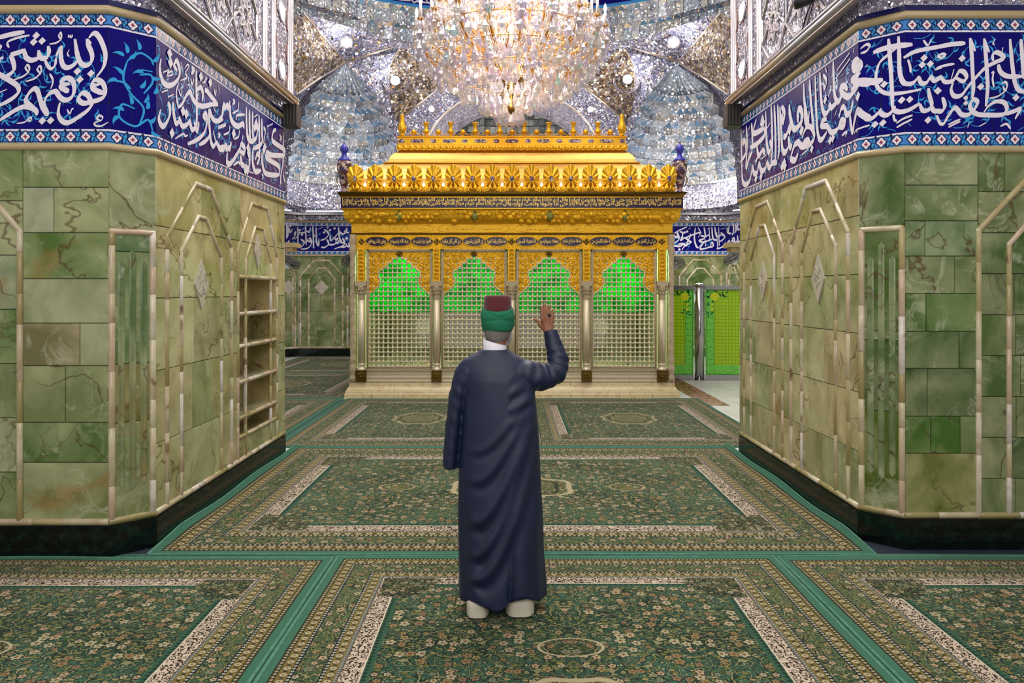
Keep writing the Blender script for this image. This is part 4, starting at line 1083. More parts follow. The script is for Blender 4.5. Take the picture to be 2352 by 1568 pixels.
for s in (-1, 1):
    rnd = random.Random(17)
    C0 = V(s * 4.1, 18.0, 0)
    tiers, panels = MB(), MB()
    zt = [4.55, 4.86, 5.17, 5.48, 5.79, 6.1, 6.38]; rr = [1.34, 1.33, 1.28, 1.2, 1.09, 0.95, 0.8]
    for lv, (z, r, rn) in enumerate(zip(zt, rr, rr[1:] + [0.66])):
        n = 15 if lv % 2 else 16
        for i in range(n):
            a = PI * (0.02 + 0.96 * (i + 0.5) / n)
            p = C0 + V(r * math.cos(a), 0.95 * r * math.sin(a), z)
            cell(tiers, p, a + PI, PI * r / n * 0.98, 0.31, rnd, (r - rn) + 0.07, panels, 0.66)
    tiers.build('muqarnas_tier', M_facet, ce); panels.build('muqarnas_panel', M_mosaic_tint, ce)
    pl_ = MB(); top = at(793 if s < 0 else 1551, 146, 18.3); n = 14; r = 0.72; z = 6.66
    ring = []
    for i in range(2 * n + 1):
        a = PI * (-0.05 + 1.1 * i / (2 * n)); q = r * (1.0 if i % 2 else 0.86)
        ring.append(C0 + V(q * math.cos(a), q * math.sin(a), z + (0.0 if i % 2 else 0.1)))
    for i in range(2 * n):
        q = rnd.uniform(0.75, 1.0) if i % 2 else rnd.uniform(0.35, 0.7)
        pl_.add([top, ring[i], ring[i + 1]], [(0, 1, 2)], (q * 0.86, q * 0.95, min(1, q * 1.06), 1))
    pl_.build('pleated_half_cone', M_mosaic_tint, ce)
    # the niche's plain mirrored drum below and its hood edge
    dr = MB(); dr.lathe([(1.38, 3.93), (1.36, 4.56)], C0, 24, arc=(0, PI)); dr.build('niche_drum', M_mirror_fine, ce)
# ring of hanging mirror prisms and the tiled drum band above
rg, rgp = MB(), MB(); rnd = random.Random(5)
n = 96
for lev, (z, r, h) in enumerate(((8.12, 7.25, 0.42), (8.5, 7.1, 0.42))):
    for i in range(n):
        a = PI * (0.05 + 0.9 * (i + 0.5 * lev) / n)
        p = V(r * math.cos(a), 12 + r * math.sin(a), z)
        cell(rg, p, a + PI, PI * 0.9 * r / n * 0.96, h, rnd, 0.1, rgp, 0.76)
rg.build('mirror_prism_ring', M_facet, ce); rgp.build('mirror_prism_panel', M_mosaic_tint, ce)
mb = MB(); mb.lathe([(7.5, 8.0), (7.3, 8.14), (7.27, 8.5), (7.12, 8.52), (7.1, 8.93)], (0, 12, 0), 64, arc=(0.1, PI - 0.1)); mb.build('ring_backing', M_mirror_fine, ce)
mb = MB(); mb.lathe([(7.0, 8.92), (7.0, 8.96)], (0, 12, 0), 64, arc=(0.1, PI - 0.1)); mb.build('turquoise_drum_line', M_turq, ce)
mb = MB(); mb.lathe([(7.0, 8.96), (7.0, 9.0)], (0, 12, 0), 64, arc=(0.1, PI - 0.1)); mb.build('azure_drum_line', M_midblue, ce)
mb = MB(); mb.lathe([(7.0, 9.0), (7.0, 10.0)], (0, 12, 0), 64, arc=(0.1, PI - 0.1)); mb.build('drum_tile_band', M_blue, ce)
mb = MB(); rnd = random.Random(9)
for i in range(70):
    a0 = PI / 2 + rnd.uniform(-0.9, 0.9); z0 = rnd.uniform(9.1, 9.6); pts = []
    for k in range(5):
        a = a0 + 0.012 * k * rnd.choice((1, 1, -1)); pts.append(V(6.985 * math.cos(a), 12 + 6.985 * math.sin(a), z0 + rnd.uniform(-0.12, 0.12) * 1.2))
    mb.tube(catmull([tuple(p) for p in pts], 4), 0.022, 5)
mb.build('drum_inscription', M_letter, ce)
# lamps in the vault
M_star = glow('star_lamp', (0.93, 0.95, 1, 1), 6.0)
def vault_lamp(x, y, Y, r, label, star=False, power=25):
    p = at(x, y, Y) + V(0, -0.12, -0.03)
    o = empty('vault_lamp', p); tag(o, label, 'ceiling lamp', 'white lamps in the mirrored vault')
    b = MB(); k = 12 if star else 16; vs = [V(0, -0.05, 0)]
    for i in range(k):
        q = r * ((1.0 if i % 2 == 0 else 0.55) if star else 1.0); a = 2 * PI * i / k
        vs.append(V(q * math.sin(a), 0, q * math.cos(a)))
    b.add(vs, [(0, 1 + i, 1 + (i + 1) % k) for i in range(k)]); b.build('lamp_glass', M_star, o)
    b = MB(); b.lathe([(r * 1.05, 0.0), (r * 1.15, 0.03), (r * 0.9, 0.1), (0.02, 0.12)], (0, 0, 0), 16, M=Matrix.Rotation(-PI / 2, 3, 'X')); b.build('lamp_housing', M_strap, o)
    l = bpy.data.lights.new('vault_lamp_light', 'POINT'); l.energy = power; l.shadow_soft_size = 0.1; l.color = (0.93, 0.95, 1)
    lo = bpy.data.objects.new('vault_lamp_light', l); COL.objects.link(lo); lo.location = p + V(0, -0.3, -0.05)
vault_lamp(798, 97, 17.9, 0.14, 'star-shaped white lamp high above the left corner niche', True, 40)
vault_lamp(1545, 97, 17.9, 0.14, 'star-shaped white lamp high above the right corner niche', True, 40)
vault_lamp(909, 185, 19.5, 0.12, 'white lamp in the round medallion left of the chandelier')
vault_lamp(1440, 182, 19.5, 0.12, 'white lamp in the round medallion right of the chandelier')
for s, x, y, w in ((-1, 992, 250, 'lower'), (-1, 1045, 208, 'upper'), (1, 1303, 209, 'upper'), (1, 1355, 251, 'lower')):
    vault_lamp(x, y, 19.75, 0.075, '%s small white lamp over the %s flank of the central arch' % (w, 'left' if s < 0 else 'right'), power=8)

for _x in (-1.1, 1.1):
    l = bpy.data.lights.new('arch_fill', 'POINT'); l.energy = 190; l.shadow_soft_size = 0.2; l.color = (1, 0.93, 0.95)  # added fill hidden behind the shrine top, brightens the arch soffit
    lo = bpy.data.objects.new('arch_fill', l); COL.objects.link(lo); lo.location = (_x, 21.0, 4.7)
# ------------------------------------------------------------------ marble plinth
HX, Y0, Y1 = 2.70, 12.45, 17.0
M_plinth = Mat('cream_marble'); _p = M_plinth.pos()
_c = M_plinth.mix(M_plinth.math('MULTIPLY', M_plinth.step(M_plinth.math('ABSOLUTE', M_plinth.math('SUBTRACT', M_plinth.noise(_p, 2.3, 6.0, 0.6, 1.2), 0.5)), 0.012, 0.02), 0.5), srgb(226, 206, 160), srgb(176, 130, 80))
M_plinth.pbr(_c, 0.25); M_plinth = M_plinth.m
def ring_sweep(mb, prof, x=HX, y0=Y0, y1=Y1, tint=(1, 1, 1, 1)):
    """profile of (outset, z) carried round the rectangular footprint"""
    n = len(prof); vs = []
    for e, z in prof: vs += [V(-x - e, y0 - e, z), V(x + e, y0 - e, z), V(x + e, y1 + e, z), V(-x - e, y1 + e, z)]
    fs = []
    for i in range(n - 1):
        for j in range(4):
            k = (j + 1) % 4
            fs.append((i * 4 + j, i * 4 + k, (i + 1) * 4 + k, (i + 1) * 4 + j))
    mb.add(vs, fs, tint)
    mb.add([vs[-4], vs[-3], vs[-2], vs[-1]], [(0, 1, 2, 3)], tint)
    mb.add([vs[0], vs[1], vs[2], vs[3]], [(3, 2, 1, 0)], tint)
mb = MB()
ring_sweep(mb, [(0.10, 0.0), (0.10, 0.075), (0.09, 0.085), (0.085, 0.12), (0.075, 0.125), (0.07, 0.15), (0.05, 0.175), (0.035, 0.20), (0.03, 0.265), (-0.25, 0.27)])
plinth = mb.build('shrine_plinth', M_plinth)
tag(plinth, 'cream marble plinth with stepped moulding beneath the gold shrine', 'plinth')
for x in (-2.35, -0.98, 0.98, 2.35):
  for (e, a, b) in ((0.102, 0.002, 0.074), (0.034, 0.2, 0.264)):
    mb = MB(); mb.box((x - 0.003, Y0 - e, a), (x + 0.003, Y0 - e + 0.01, b)); mb.build('marble_joint', M_joint, plinth)

# ------------------------------------------------------------------ the shrine
sh = empty('gold_shrine', (0, Y0, 0.27))
tag(sh, 'large gold and silver lattice shrine with four green-lit arches', 'shrine')
OX = V(0, -Y0, -0.27)
def part(mb, name, mat, par=None):
    mb.v = [tuple(V(*v) + OX) for v in mb.v] if par is None else mb.v
    return mb.build(name, mat, sh if par is None else par)
def sub(mb, name, mat, par):
    mb.v = [tuple(V(*v) + OX) for v in mb.v]
    return mb.build(name, mat, par)
M_enamel = plain('violet_blue_enamel', srgb(34, 16, 62), 0.35)
M_enamel2 = Mat('painted_enamel'); _v = M_enamel2.vor(M_enamel2.pos(), 42.0)
M_enamel2.pbr(M_enamel2.ramp(M_enamel2.sep(_v.outputs['Color'])[0], [(0, srgb(226, 205, 190)), (0.3, srgb(110, 66, 88)), (0.5, srgb(60, 60, 140)), (0.7, srgb(190, 160, 150)), (0.85, srgb(120, 84, 70))], 'CONSTANT'), 0.2, 0.0); M_enamel2 = M_enamel2.m
# silver base
mb = MB(); ring_sweep(mb, [(0.0, 0.27), (0.03, 0.275), (0.03, 0.30), (0.012, 0.31), (0.02, 0.345), (0.02, 0.36), (0.0, 0.375), (0.0, 0.40), (0.014, 0.405), (0.014, 0.43), (0.0, 0.44), (0.0, 0.50), (-0.1, 0.5)])
part(mb, 'silver_base', M_silver)
# back and side walls of the cage (lattice seen from the front only), roof slab
mb = MB()
for (a, b) in (((-HX, Y0 + 0.1), (-HX, Y1)), ((HX, Y1), (HX, Y0 + 0.1)), ((-HX, Y1), (HX, Y1))):
    pl = Plane(a, b)
    n = int(pl.L / 0.35)
    for i in range(n + 1): 
        u = pl.L * i / n; p = pl.P(u, 0.5); mb.box((p.x - 0.02, p.y - 0.02, 0.5), (p.x + 0.02, p.y + 0.02, 2.56))
    for z in (0.5, 0.9, 1.3, 1.7, 2.1, 2.5):
        mb.tube([pl.P(0, z), pl.P(pl.L, z)], 0.02, 6)
part(mb, 'side_grille', M_silver)
mb = MB()
mb.box((-HX + 0.02, Y0 + 0.14, 2.55), (HX - 0.02, Y1 - 0.02, 2.6)); part(mb, 'inner_ceiling', plain('green_cloth', srgb(20, 120, 60), 0.8))
mb = MB(); mb.box((-1.3, Y0 + 1.5, 0.27), (1.3, Y0 + 3.0, 1.35)); mb.box((-1.36, Y0 + 1.44, 1.35), (1.36, Y0 + 3.06, 1.42)); part(mb, 'tomb_chest', plain('carved_walnut', srgb(96, 66, 40), 0.5))
mb = MB(); mb.box((-HX + 0.03, Y1 - 0.12, 0.27), (HX - 0.03, Y1 - 0.08, 2.55)); mb.box((-HX + 0.03, Y0 + 0.2, 0.27), (-HX + 0.05, Y1 - 0.12, 2.55)); mb.box((HX - 0.05, Y0 + 0.2, 0.27), (HX - 0.03, Y1 - 0.12, 2.55))
part(mb, 'inner_lining', plain('beige_lining', srgb(190, 170, 130), 0.5))
mb = MB(); mb.box((-HX + 0.03, Y0 + 0.1, 0.45), (HX - 0.03, Y1 - 0.1, 0.49)); part(mb, 'inner_floor', plain('inner_floor', srgb(170, 150, 112), 0.5))
# panels
XC = [-1.889, -0.637, 0.622, 1.875]
PW = 0.555
cusp = [(0, 2.388), (0.035, 2.36), (0.075, 2.345), (0.112, 2.325), (0.125, 2.285), (0.155, 2.278), (0.195, 2.255), (0.21, 2.215), (0.24, 2.208), (0.27, 2.195), (0.285, 2.155), (0.315, 2.148), (0.34, 2.13), (0.352, 2.09), (0.345, 2.055), (0.328, 2.02), (0.318, 1.97), (0.322, 1.93), (0.345, 1.885), (0.375, 1.865), (0.385, 1.835), (0.425, 1.82), (0.44, 1.79), (0.475, 1.775), (0.5, 1.74), (0.515, 1.715)]
M_green = Mat('green_glass')
_n = M_green.noise(M_green.pos(), 5.0, 3.0, 0.6)
_a = M_green.n('BsdfTranslucent', {0: M_green.mix(M_green.step(_n, 0.5, 0.12), srgb(0, 200, 70), srgb(0, 110, 40))}); _b = M_green.n('BsdfGlossy', {0: (0.5, 0.9, 0.6, 1), 1: 0.05}); _t = M_green.n('BsdfTransparent', {0: (0.03, 0.8, 0.16, 1)})
_x = M_green.n('MixShader', {0: 0.3, 1: _a.outputs[0], 2: _t.outputs[0]})
_y = M_green.n('MixShader', {0: 0.06, 1: _x.outputs[0], 2: _b.outputs[0]})
M_green.t.links.new(_y.outputs[0], M_green.out.inputs[0]); M_green = M_green.m
M_clear = Mat('clear_glass')
_b = M_clear.n('BsdfGlossy', {0: (0.85, 0.85, 0.8, 1), 1: 0.04}); _t = M_clear.n('BsdfTransparent', {0: (0.86, 0.84, 0.78, 1)})
_y = M_clear.n('MixShader', {0: 0.25, 1: _t.outputs[0], 2: _b.outputs[0]})
M_clear.t.links.new(_y.outputs[0], M_clear.out.inputs[0]); M_clear = M_clear.m
# lattice shared by the four panels
lat = MB(); ZL0, ZL1, P = 0.505, 2.42, 0.0785
nx = 14; us = [-PW + 0.03 + (2 * PW - 0.06) * i / (nx - 1) for i in range(nx)]
us = [-0.5145 + 0.0792 * i for i in range(14)]
nz = int((ZL1 - ZL0) / P); zsr = [ZL0 + 0.03 + P * j for j in range(nz)]
for z in zsr:
    lat.box((-0.52, -0.009, z - 0.0085), (0.52, 0.009, z + 0.0085))
for u in us:
    for z in zsr:
        lat.ball((u, -0.008, z), 0.022, 8, 6)
    for j in range(nz - 1):
        z = zsr[j]
        lat.lathe([(0.009, z), (0.014, z + P * 0.3), (0.01, z + P * 0.5), (0.014, z + P * 0.7), (0.009, z + P)], (u, 0, 0), 6)
for u0, u1 in zip(us[:-1], us[1:]):       # rounded corners of every opening
    for z in zsr[:-1]:
        for cx, cz, a in ((u0, z, 0), (u1, z, 1), (u1, z + P, 2), (u0, z + P, 3)):
            sx = 1 if a in (0, 3) else -1; sz = 1 if a in (0, 1) else -1
            lat.add([(cx, -0.002, cz), (cx + sx * 0.034, -0.002, cz), (cx + sx * 0.016, -0.002, cz + sz * 0.016), (cx, -0.002, cz + sz * 0.034)], [(0, 1, 2, 3) if sx * sz > 0 else (3, 2, 1, 0)])
lat_me = lat.mesh('lattice', M_silver)
sp = MB()
TOPZ = 2.455
for s in (1, -1):
    pts = [(0, TOPZ), (PW - 0.04, TOPZ), (PW - 0.04, 1.71)] + [(x, z) for x, z in reversed(cusp[:-1])]
    sp.poly([V(x * s, -0.012, z) for x, z in pts], (0, -1, 0), 0.03)
# scrolls in relief on the spandrel
rnd = random.Random(12)
for s in (1, -1):
    for (cx, cz, r) in ((0.3, 2.36, 0.07), (0.44, 2.3, 0.06), (0.42, 2.14, 0.065), (0.45, 1.98, 0.055), (0.4, 1.95, 0.045), (0.47, 1.84, 0.035), (0.2, 2.38, 0.045), (0.46, 2.41, 0.035), (0.38, 2.24, 0.05)):
        for t in range(2):
            a0 = rnd.uniform(0, 6); spi = [V(s * (cx + r * (1 - k / 14) * math.cos(a0 + k * 0.6)), -0.018, cz + r * (1 - k / 14) * math.sin(a0 + k * 0.6)) for k in range(13)]
            sp.tube(spi, 0.011, 6)
        sp.ball((s * cx, -0.02, cz), r * 0.32, 8, 6, sc=(1, 0.5, 1))
        for k in range(5):
            a = 2 * PI * k / 5 + cx * 9
            sp.ball((s * (cx + r * 0.7 * math.cos(a)), -0.018, cz + r * 0.7 * math.sin(a)), r * 0.3, 6, 5, sc=(1, 0.45, 1))
sp_me = sp.mesh('arch_spandrel', M_gold_relief)
ed = MB()
ed.tube([V(-x, -0.022, z) for x, z in reversed(cusp)] + [V(x, -0.022, z) for x, z in cusp[1:]], 0.011, 6)
ed_me = ed.mesh('arch_edging', M_silver)
fr = MB()
for (a, b, c, d) in ((-PW - 0.0, 0.505, -PW + 0.045, 2.5), (PW - 0.045, 0.505, PW, 2.5), (-PW, 2.455, PW, 2.5), (-PW, 0.46, PW, 0.51)):
    fr.box((a, -0.035, b), (c, 0.03, d)); 
for z in (0.52, 2.478): fr.tube([(-PW + 0.02, -0.036, z), (PW - 0.02, -0.036, z)], 0.009, 6)
for x in (-PW + 0.022, PW - 0.022): fr.tube([(x, -0.036, 0.5), (x, -0.036, 2.48)], 0.009, 6)
fr_me = fr.mesh('panel_frame', M_silver_relief)
ro = MB()
for k in range(6):
    a = 2 * PI * k / 6; ro.ball((0.035 * math.cos(a), 0, 0.035 * math.sin(a)), 0.022, 8, 6, sc=(1, 0.6, 1))
ro.ball((0, -0.012, 0), 0.02, 8, 6)
ro_me = ro.mesh('arch_rosette', M_bronze)
def mesh_obj(name, me, par, loc=(0, 0, 0)):
    o = bpy.data.objects.new(name, me); COL.objects.link(o); o.parent = par; o.location = loc; return o
pnl = ('leftmost', 'second from the left', 'third from the left', 'rightmost')
for k, x in enumerate(XC):
    fo = mesh_obj('panel_frame', fr_me, sh, (x, 0, -0.27))
    fo['label'] = 'silver frame of the %s arched lattice panel' % pnl[k]
    mesh_obj('lattice', lat_me, fo); mesh_obj('arch_spandrel', sp_me, fo); mesh_obj('arch_edging', ed_me, fo); mesh_obj('arch_rosette', ro_me, fo, (0, -0.03, 2.425))
    g = MB(); g.box((-0.52, 0.045, 1.44), (0.52, 0.055, 2.45)); g.build('green_pane', M_green, fo)
    g = MB(); g.box((-0.52, 0.045, 0.5), (0.52, 0.055, 1.438)); g.build('clear_pane', M_clear, fo)
# pilasters
XP = [-2.525, -1.263, -0.007, 1.2485, 2.515]
pe = MB(); pe.box((-0.085, -0.05, 0.285), (0.085, 0.05, 0.47))
for k in range(7):
    a = PI * k / 6; pe.ball((0.045 * math.cos(a), -0.054, 0.37 + 0.05 * math.sin(a)), 0.017, 8, 6, sc=(1, 0.6, 1))
pe.ball((0, -0.056, 0.365), 0.026, 8, 6, sc=(1, 0.6, 1))
pe_me = pe.mesh('pedestal', M_bronze)
sf = MB(); sf.lathe([(0.07, 0.47), (0.078, 0.485), (0.07, 0.505), (0.05, 0.53), (0.062, 0.56), (0.07, 0.57), (0.062, 0.585)], (0, 0, 0), 20)
sf.lathe([(0.056, 0.585), (0.054, 1.66)], (0, 0, 0), 60, flute=(0.12, 20))
sf_me = sf.mesh('fluted_shaft', M_silver)
cp = MB(); cp.lathe([(0.054, 1.66), (0.064, 1.67), (0.058, 1.69), (0.058, 1.72), (0.068, 1.80), (0.085, 1.86), (0.085, 1.88)], (0, 0, 0), 16)
for k in range(8):
    a = 2 * PI * k / 8
    for z, r in ((1.76, 0.066), (1.82, 0.076)): cp.ball((r * math.cos(a + (z > 1.8) * 0.4), r * math.sin(a + (z > 1.8) * 0.4), z), 0.02, 6, 5)
cp.box((-0.09, -0.08, 1.88), (0.09, 0.05, 1.965)); cp_me = cp.mesh('capital', M_silver_relief)
gs = MB(); gs.box((-0.062, -0.045, 1.965), (0.062, 0.04, 2.52))
rnd = random.Random(4)
for k in range(8):
    z = 2.0 + k * 0.066
    for s in (-1, 1):
        gs.tube([V(s * (0.012 + 0.026 * math.sin(t * 0.7)), -0.05, z + 0.05 * t / 6) for t in range(6)], 0.009, 5)
    gs.ball((0, -0.05, z + 0.03), 0.02, 7, 5)
gs_me = gs.mesh('gold_strip', M_gold_relief)
for x in XP:
    p = mesh_obj('pilaster_shaft', sf_me, sh, (x, -0.03, -0.27))
    mesh_obj('pedestal', pe_me, p); mesh_obj('capital', cp_me, p); mesh_obj('gold_strip', gs_me, p)
# turned corner columns
for s in (-1, 1):
    mb = MB()
    mb.lathe([(0.05, 0.29), (0.065, 0.31), (0.06, 0.36), (0.045, 0.4), (0.06, 0.45), (0.066, 0.5), (0.055, 0.55), (0.04, 0.58), (0.06, 0.62), (0.05, 0.66)] + [(0.047 + 0.004 * math.sin(z * 40), z) for z in [0.68 + 0.04 * i for i in range(43)]] + [(0.06, 2.44), (0.065, 2.5), (0.05, 2.54), (0.055, 2.6), (0.068, 2.65), (0.055, 2.7), (0.06, 2.745)], (s * (HX - 0.03), Y0 - 0.02, 0), 20)
    part(mb, 'corner_column', M_silver_relief)
# gold wall above the panels
mb = MB(); mb.box((-HX + 0.06, Y0 - 0.02, 2.5), (HX - 0.06, Y0 + 0.1, 2.745)); part(mb, 'cartouche_frieze', M_gold_relief)
def oval(mb, cx, cz, a, b, y, depth=0.01, n=28, sq=3.0):
    pts = []
    for i in range(n):
        t = 2 * PI * i / n; c, s_ = math.cos(t), math.sin(t)
        r = (abs(c) ** sq + abs(s_) ** sq) ** (-1 / sq) * (1 + 0.03 * math.cos(8 * t))
        pts.append(V(cx + a * r * c, y, cz + b * r * s_))
    mb.poly(pts, (0, -1, 0), depth)
PRES = {'alef': 0xFE8D}
def arabic(word):
    """shape a word into joined presentation letters, in drawing order"""
    forms = {'ا': (0xFE8D, 0), 'أ': (0xFE83, 0), 'إ': (0xFE87, 0), 'ب': (0xFE8F, 1), 'ت': (0xFE95, 1), 'ث': (0xFE99, 1), 'ج': (0xFE9D, 1), 'ح': (0xFEA1, 1), 'خ': (0xFEA5, 1), 'د': (0xFEA9, 0), 'ذ': (0xFEAB, 0), 'ر': (0xFEAD, 0), 'ز': (0xFEAF, 0), 'س': (0xFEB1, 1), 'ش': (0xFEB5, 1), 'ص': (0xFEB9, 1), 'ض': (0xFEBD, 1), 'ط': (0xFEC1, 1), 'ظ': (0xFEC5, 1), 'ع': (0xFEC9, 1), 'غ': (0xFECD, 1), 'ف': (0xFED1, 1), 'ق': (0xFED5, 1), 'ك': (0xFED9, 1), 'ل': (0xFEDD, 1), 'م': (0xFEE1, 1), 'ن': (0xFEE5, 1), 'ه': (0xFEE9, 1), 'و': (0xFEED, 0), 'ى': (0xFEEF, 0), 'ي': (0xFEF1, 1), 'ة': (0xFE93, 0)}
    out = []
    for i, c in enumerate(word):
        if c not in forms: out.append(c); continue
        b, j = forms[c]
        prev = i > 0 and word[i - 1] in forms and forms[word[i - 1]][1]
        nxt = j and i + 1 < len(word) and word[i + 1] in forms
        if j: out.append(chr(b + (3 if prev and nxt else 1 if prev else 2 if nxt else 0)))
        else: out.append(chr(b + (1 if prev else 0)))
    return ''.join(reversed(out))
def text_mesh(s, x0, x1, z0, z1, y, depth=0.006, mirror=1):
    """lettering fitted into a strip of the front plane"""
    c = bpy.data.curves.new('lettering', 'FONT'); c.body = s; c.extrude = 0.004; c.resolution_u = 2; c.offset = 0.028
    o = bpy.data.objects.new('lettering', c); COL.objects.link(o)
    bpy.context.view_layer.update()
    me = bpy.data.meshes.new_from_object(o)
    bpy.data.objects.remove(o)
    xs = [v.co.x for v in me.vertices]; ys = [v.co.y for v in me.vertices]; zs_ = [v.co.z for v in me.vertices]
    ax, bx, ay, by = min(xs), max(xs), min(ys), max(ys); mb = MB()
    vs = [V(x0 + (v.co.x - ax) / (bx - ax) * (x1 - x0), y - depth * (1 if v.co.z > 0 else 0), z0 + (v.co.y - ay) / (by - ay) * (z1 - z0)) for v in me.vertices]
    mb.add(vs, [tuple(p.vertices) for p in me.polygons])
    bpy.data.meshes.remove(me)
    return mb
# cartouches, three over every panel
words = ['هل اتى على الانسان حين', 'من الدهر لم يكن شيئا', 'انا خلقنا الانسان من', 'نطفة امشاج نبتليه', 'فجعلناه سميعا بصيرا', 'انا هديناه السبيل', 'اما شاكرا واما كفورا', 'ان الابرار يشربون', 'من كاس كان مزاجها', 'كافورا عينا يشرب بها', 'عباد الله يفجرونها', 'يوفون بالنذر ويخافون']
AR = lambda s: ' '.join(arabic(w) for w in reversed(s.split()))
n = 0
for x in XC:
    for d in (-0.38, 0, 0.38):
        mb = MB(); oval(mb, x + d, 2.63, 0.178, 0.072, Y0 - 0.024, 0.008)
        o = part(mb, 'inscribed_cartouche', M_enamel)
        sub(text_mesh(AR(words[11 - n]), x + d - 0.155, x + d + 0.155, 2.585, 2.675, Y0 - 0.026), 'gold_lettering', M_gold_pale, o); n += 1
        mb = MB()
        mb.tube([V(x + d + 0.19 * math.cos(t), Y0 - 0.026, 2.63 + 0.084 * math.sin(t)) for t in [2 * PI * i / 28 for i in range(28)]], 0.007, 5, closed=True); sub(mb, 'cartouche_rim', M_gold, o)
for x in XP:
    mb = MB()
    for a, b in ((0.03, 0), (-0.03, 0), (0, 0.03), (0, -0.03)): mb.ball((x + a, Y0 - 0.024, 2.63 + b), 0.026, 8, 6, sc=(1, 0.4, 1))
    part(mb, 'frieze_rosette', M_bronze)
mb = MB(); ring_sweep(mb, [(0.0, 2.74), (0.03, 2.745), (0.035, 2.765), (0.012, 2.775), (0.0, 2.78)]); part(mb, 'bronze_string_course', M_bronze)
mb = MB(); ring_sweep(mb, [(0.0, 2.77), (0.0, 2.93), (-0.1, 2.93)]); o = part(mb, 'engraved_band', M_gold_fine)
mb = MB()
for k in range(4):
    x0 = -2.55 + k * 1.29; mb.add([], [])
    b = text_mesh(AR(('بسم الله الرحمن الرحيم', 'السلام عليك يا', 'عباد الله الصالحين', 'سلام عليكم بما صبرتم')[k]), x0 + 0.12, x0 + 1.12, 2.80, 2.90, Y0 + 0.001, 0.006); mb.add(b.v, b.f)
    mb.tube([V(x0 + 0.62 + 0.6 * math.copysign(abs(math.cos(t)) ** 0.6, math.cos(t)), Y0 - 0.002, 2.85 + 0.068 * math.copysign(abs(math.sin(t)) ** 0.6, math.sin(t))) for t in [2 * PI * i / 40 for i in range(40)]], 0.004, 5, closed=True)
sub(mb, 'raised_lettering', M_gold_fine, o)
# carved cove: alternating bosses
mb = MB(); ring_sweep(mb, [(0.0, 2.93), (0.03, 2.935), (0.06, 2.97), (0.10, 3.02), (0.115, 3.07), (0.11, 3.12), (0.12, 3.15), (0.125, 3.165), (0.0, 3.17)])
rnd = random.Random(6)
for k in range(120):
    x = -2.7 + 5.4 * (k + 0.5) / 120
    z, e = rnd.choice(((2.975, 0.055), (3.03, 0.095), (3.08, 0.105), (3.12, 0.10)))
    mb.ball((x, Y0 - e, z), rnd.uniform(0.032, 0.06), 8, 6, sc=(1.1, 0.85, 1))
    mb.tube([V(x + 0.04 * math.cos(t), Y0 - 0.05 - 0.012 * t - 0.012, 2.975 + 0.025 * t + 0.02 * math.sin(t * 2)) for t in range(6)], 0.016, 5)
cove = part(mb, 'carved_cove', M_gold_relief)
for x in (-1.885, -0.62, 0.63, 1.885):
    mb = MB(); mb.ball((x, Y0 - 0.115, 3.05), 0.075, 14, 10, sc=(0.85, 0.35, 1)); 
    for z in (2.975, 3.125): mb.ball((x, Y0 - 0.11, z), 0.025, 8, 6)
    part(mb, 'cove_medallion', make_metal('green_gilt', srgb(150, 150, 80), srgb(110, 110, 50), 0.3, 60, 0.5) if x < -1.5 else bpy.data.materials['green_gilt'])
# enamelled inscription band and ledge
mb = MB(); ring_sweep(mb, [(0.12, 3.16), (0.16, 3.165), (0.16, 3.18), (0.145, 3.185), (0.145, 3.365), (0.0, 3.37)]); o = part(mb, 'inscription_band', M_enamel)
mb = MB()
txt = ['وسيق الذين اتقوا ربهم الى الجنة زمرا', 'حتى اذا جاءوها وفتحت ابوابها', 'وقال لهم خزنتها سلام عليكم طبتم', 'فادخلوها خالدين وقالوا الحمد لله الذي']
for row, dz in ((0, 0.0), (1, 0.062)):
    for k in range(6):
        x0 = -2.82 + k * 0.942
        b = text_mesh(AR(txt[(k * 3 + row) % 4]), x0, x0 + 0.925, 3.195 + dz, 3.298 + dz, Y0 - 0.146, 0.005); mb.add(b.v, b.f)
sub(mb, 'gold_lettering', M_gold_pale, o)
for z in (3.172, 3.358):
    mb = MB(); mb.box((-2.86, Y0 - 0.163, z - 0.007), (2.86, Y0 - 0.145, z + 0.007)); sub(mb, 'gold_fillet', M_gold, o)
mb = MB(); ring_sweep(mb, [(0.145, 3.36), (0.16, 3.37), (0.17, 3.39), (0.19, 3.41), (0.195, 3.44), (0.16, 3.445)]); part(mb, 'cornice_ledge', M_bronze)
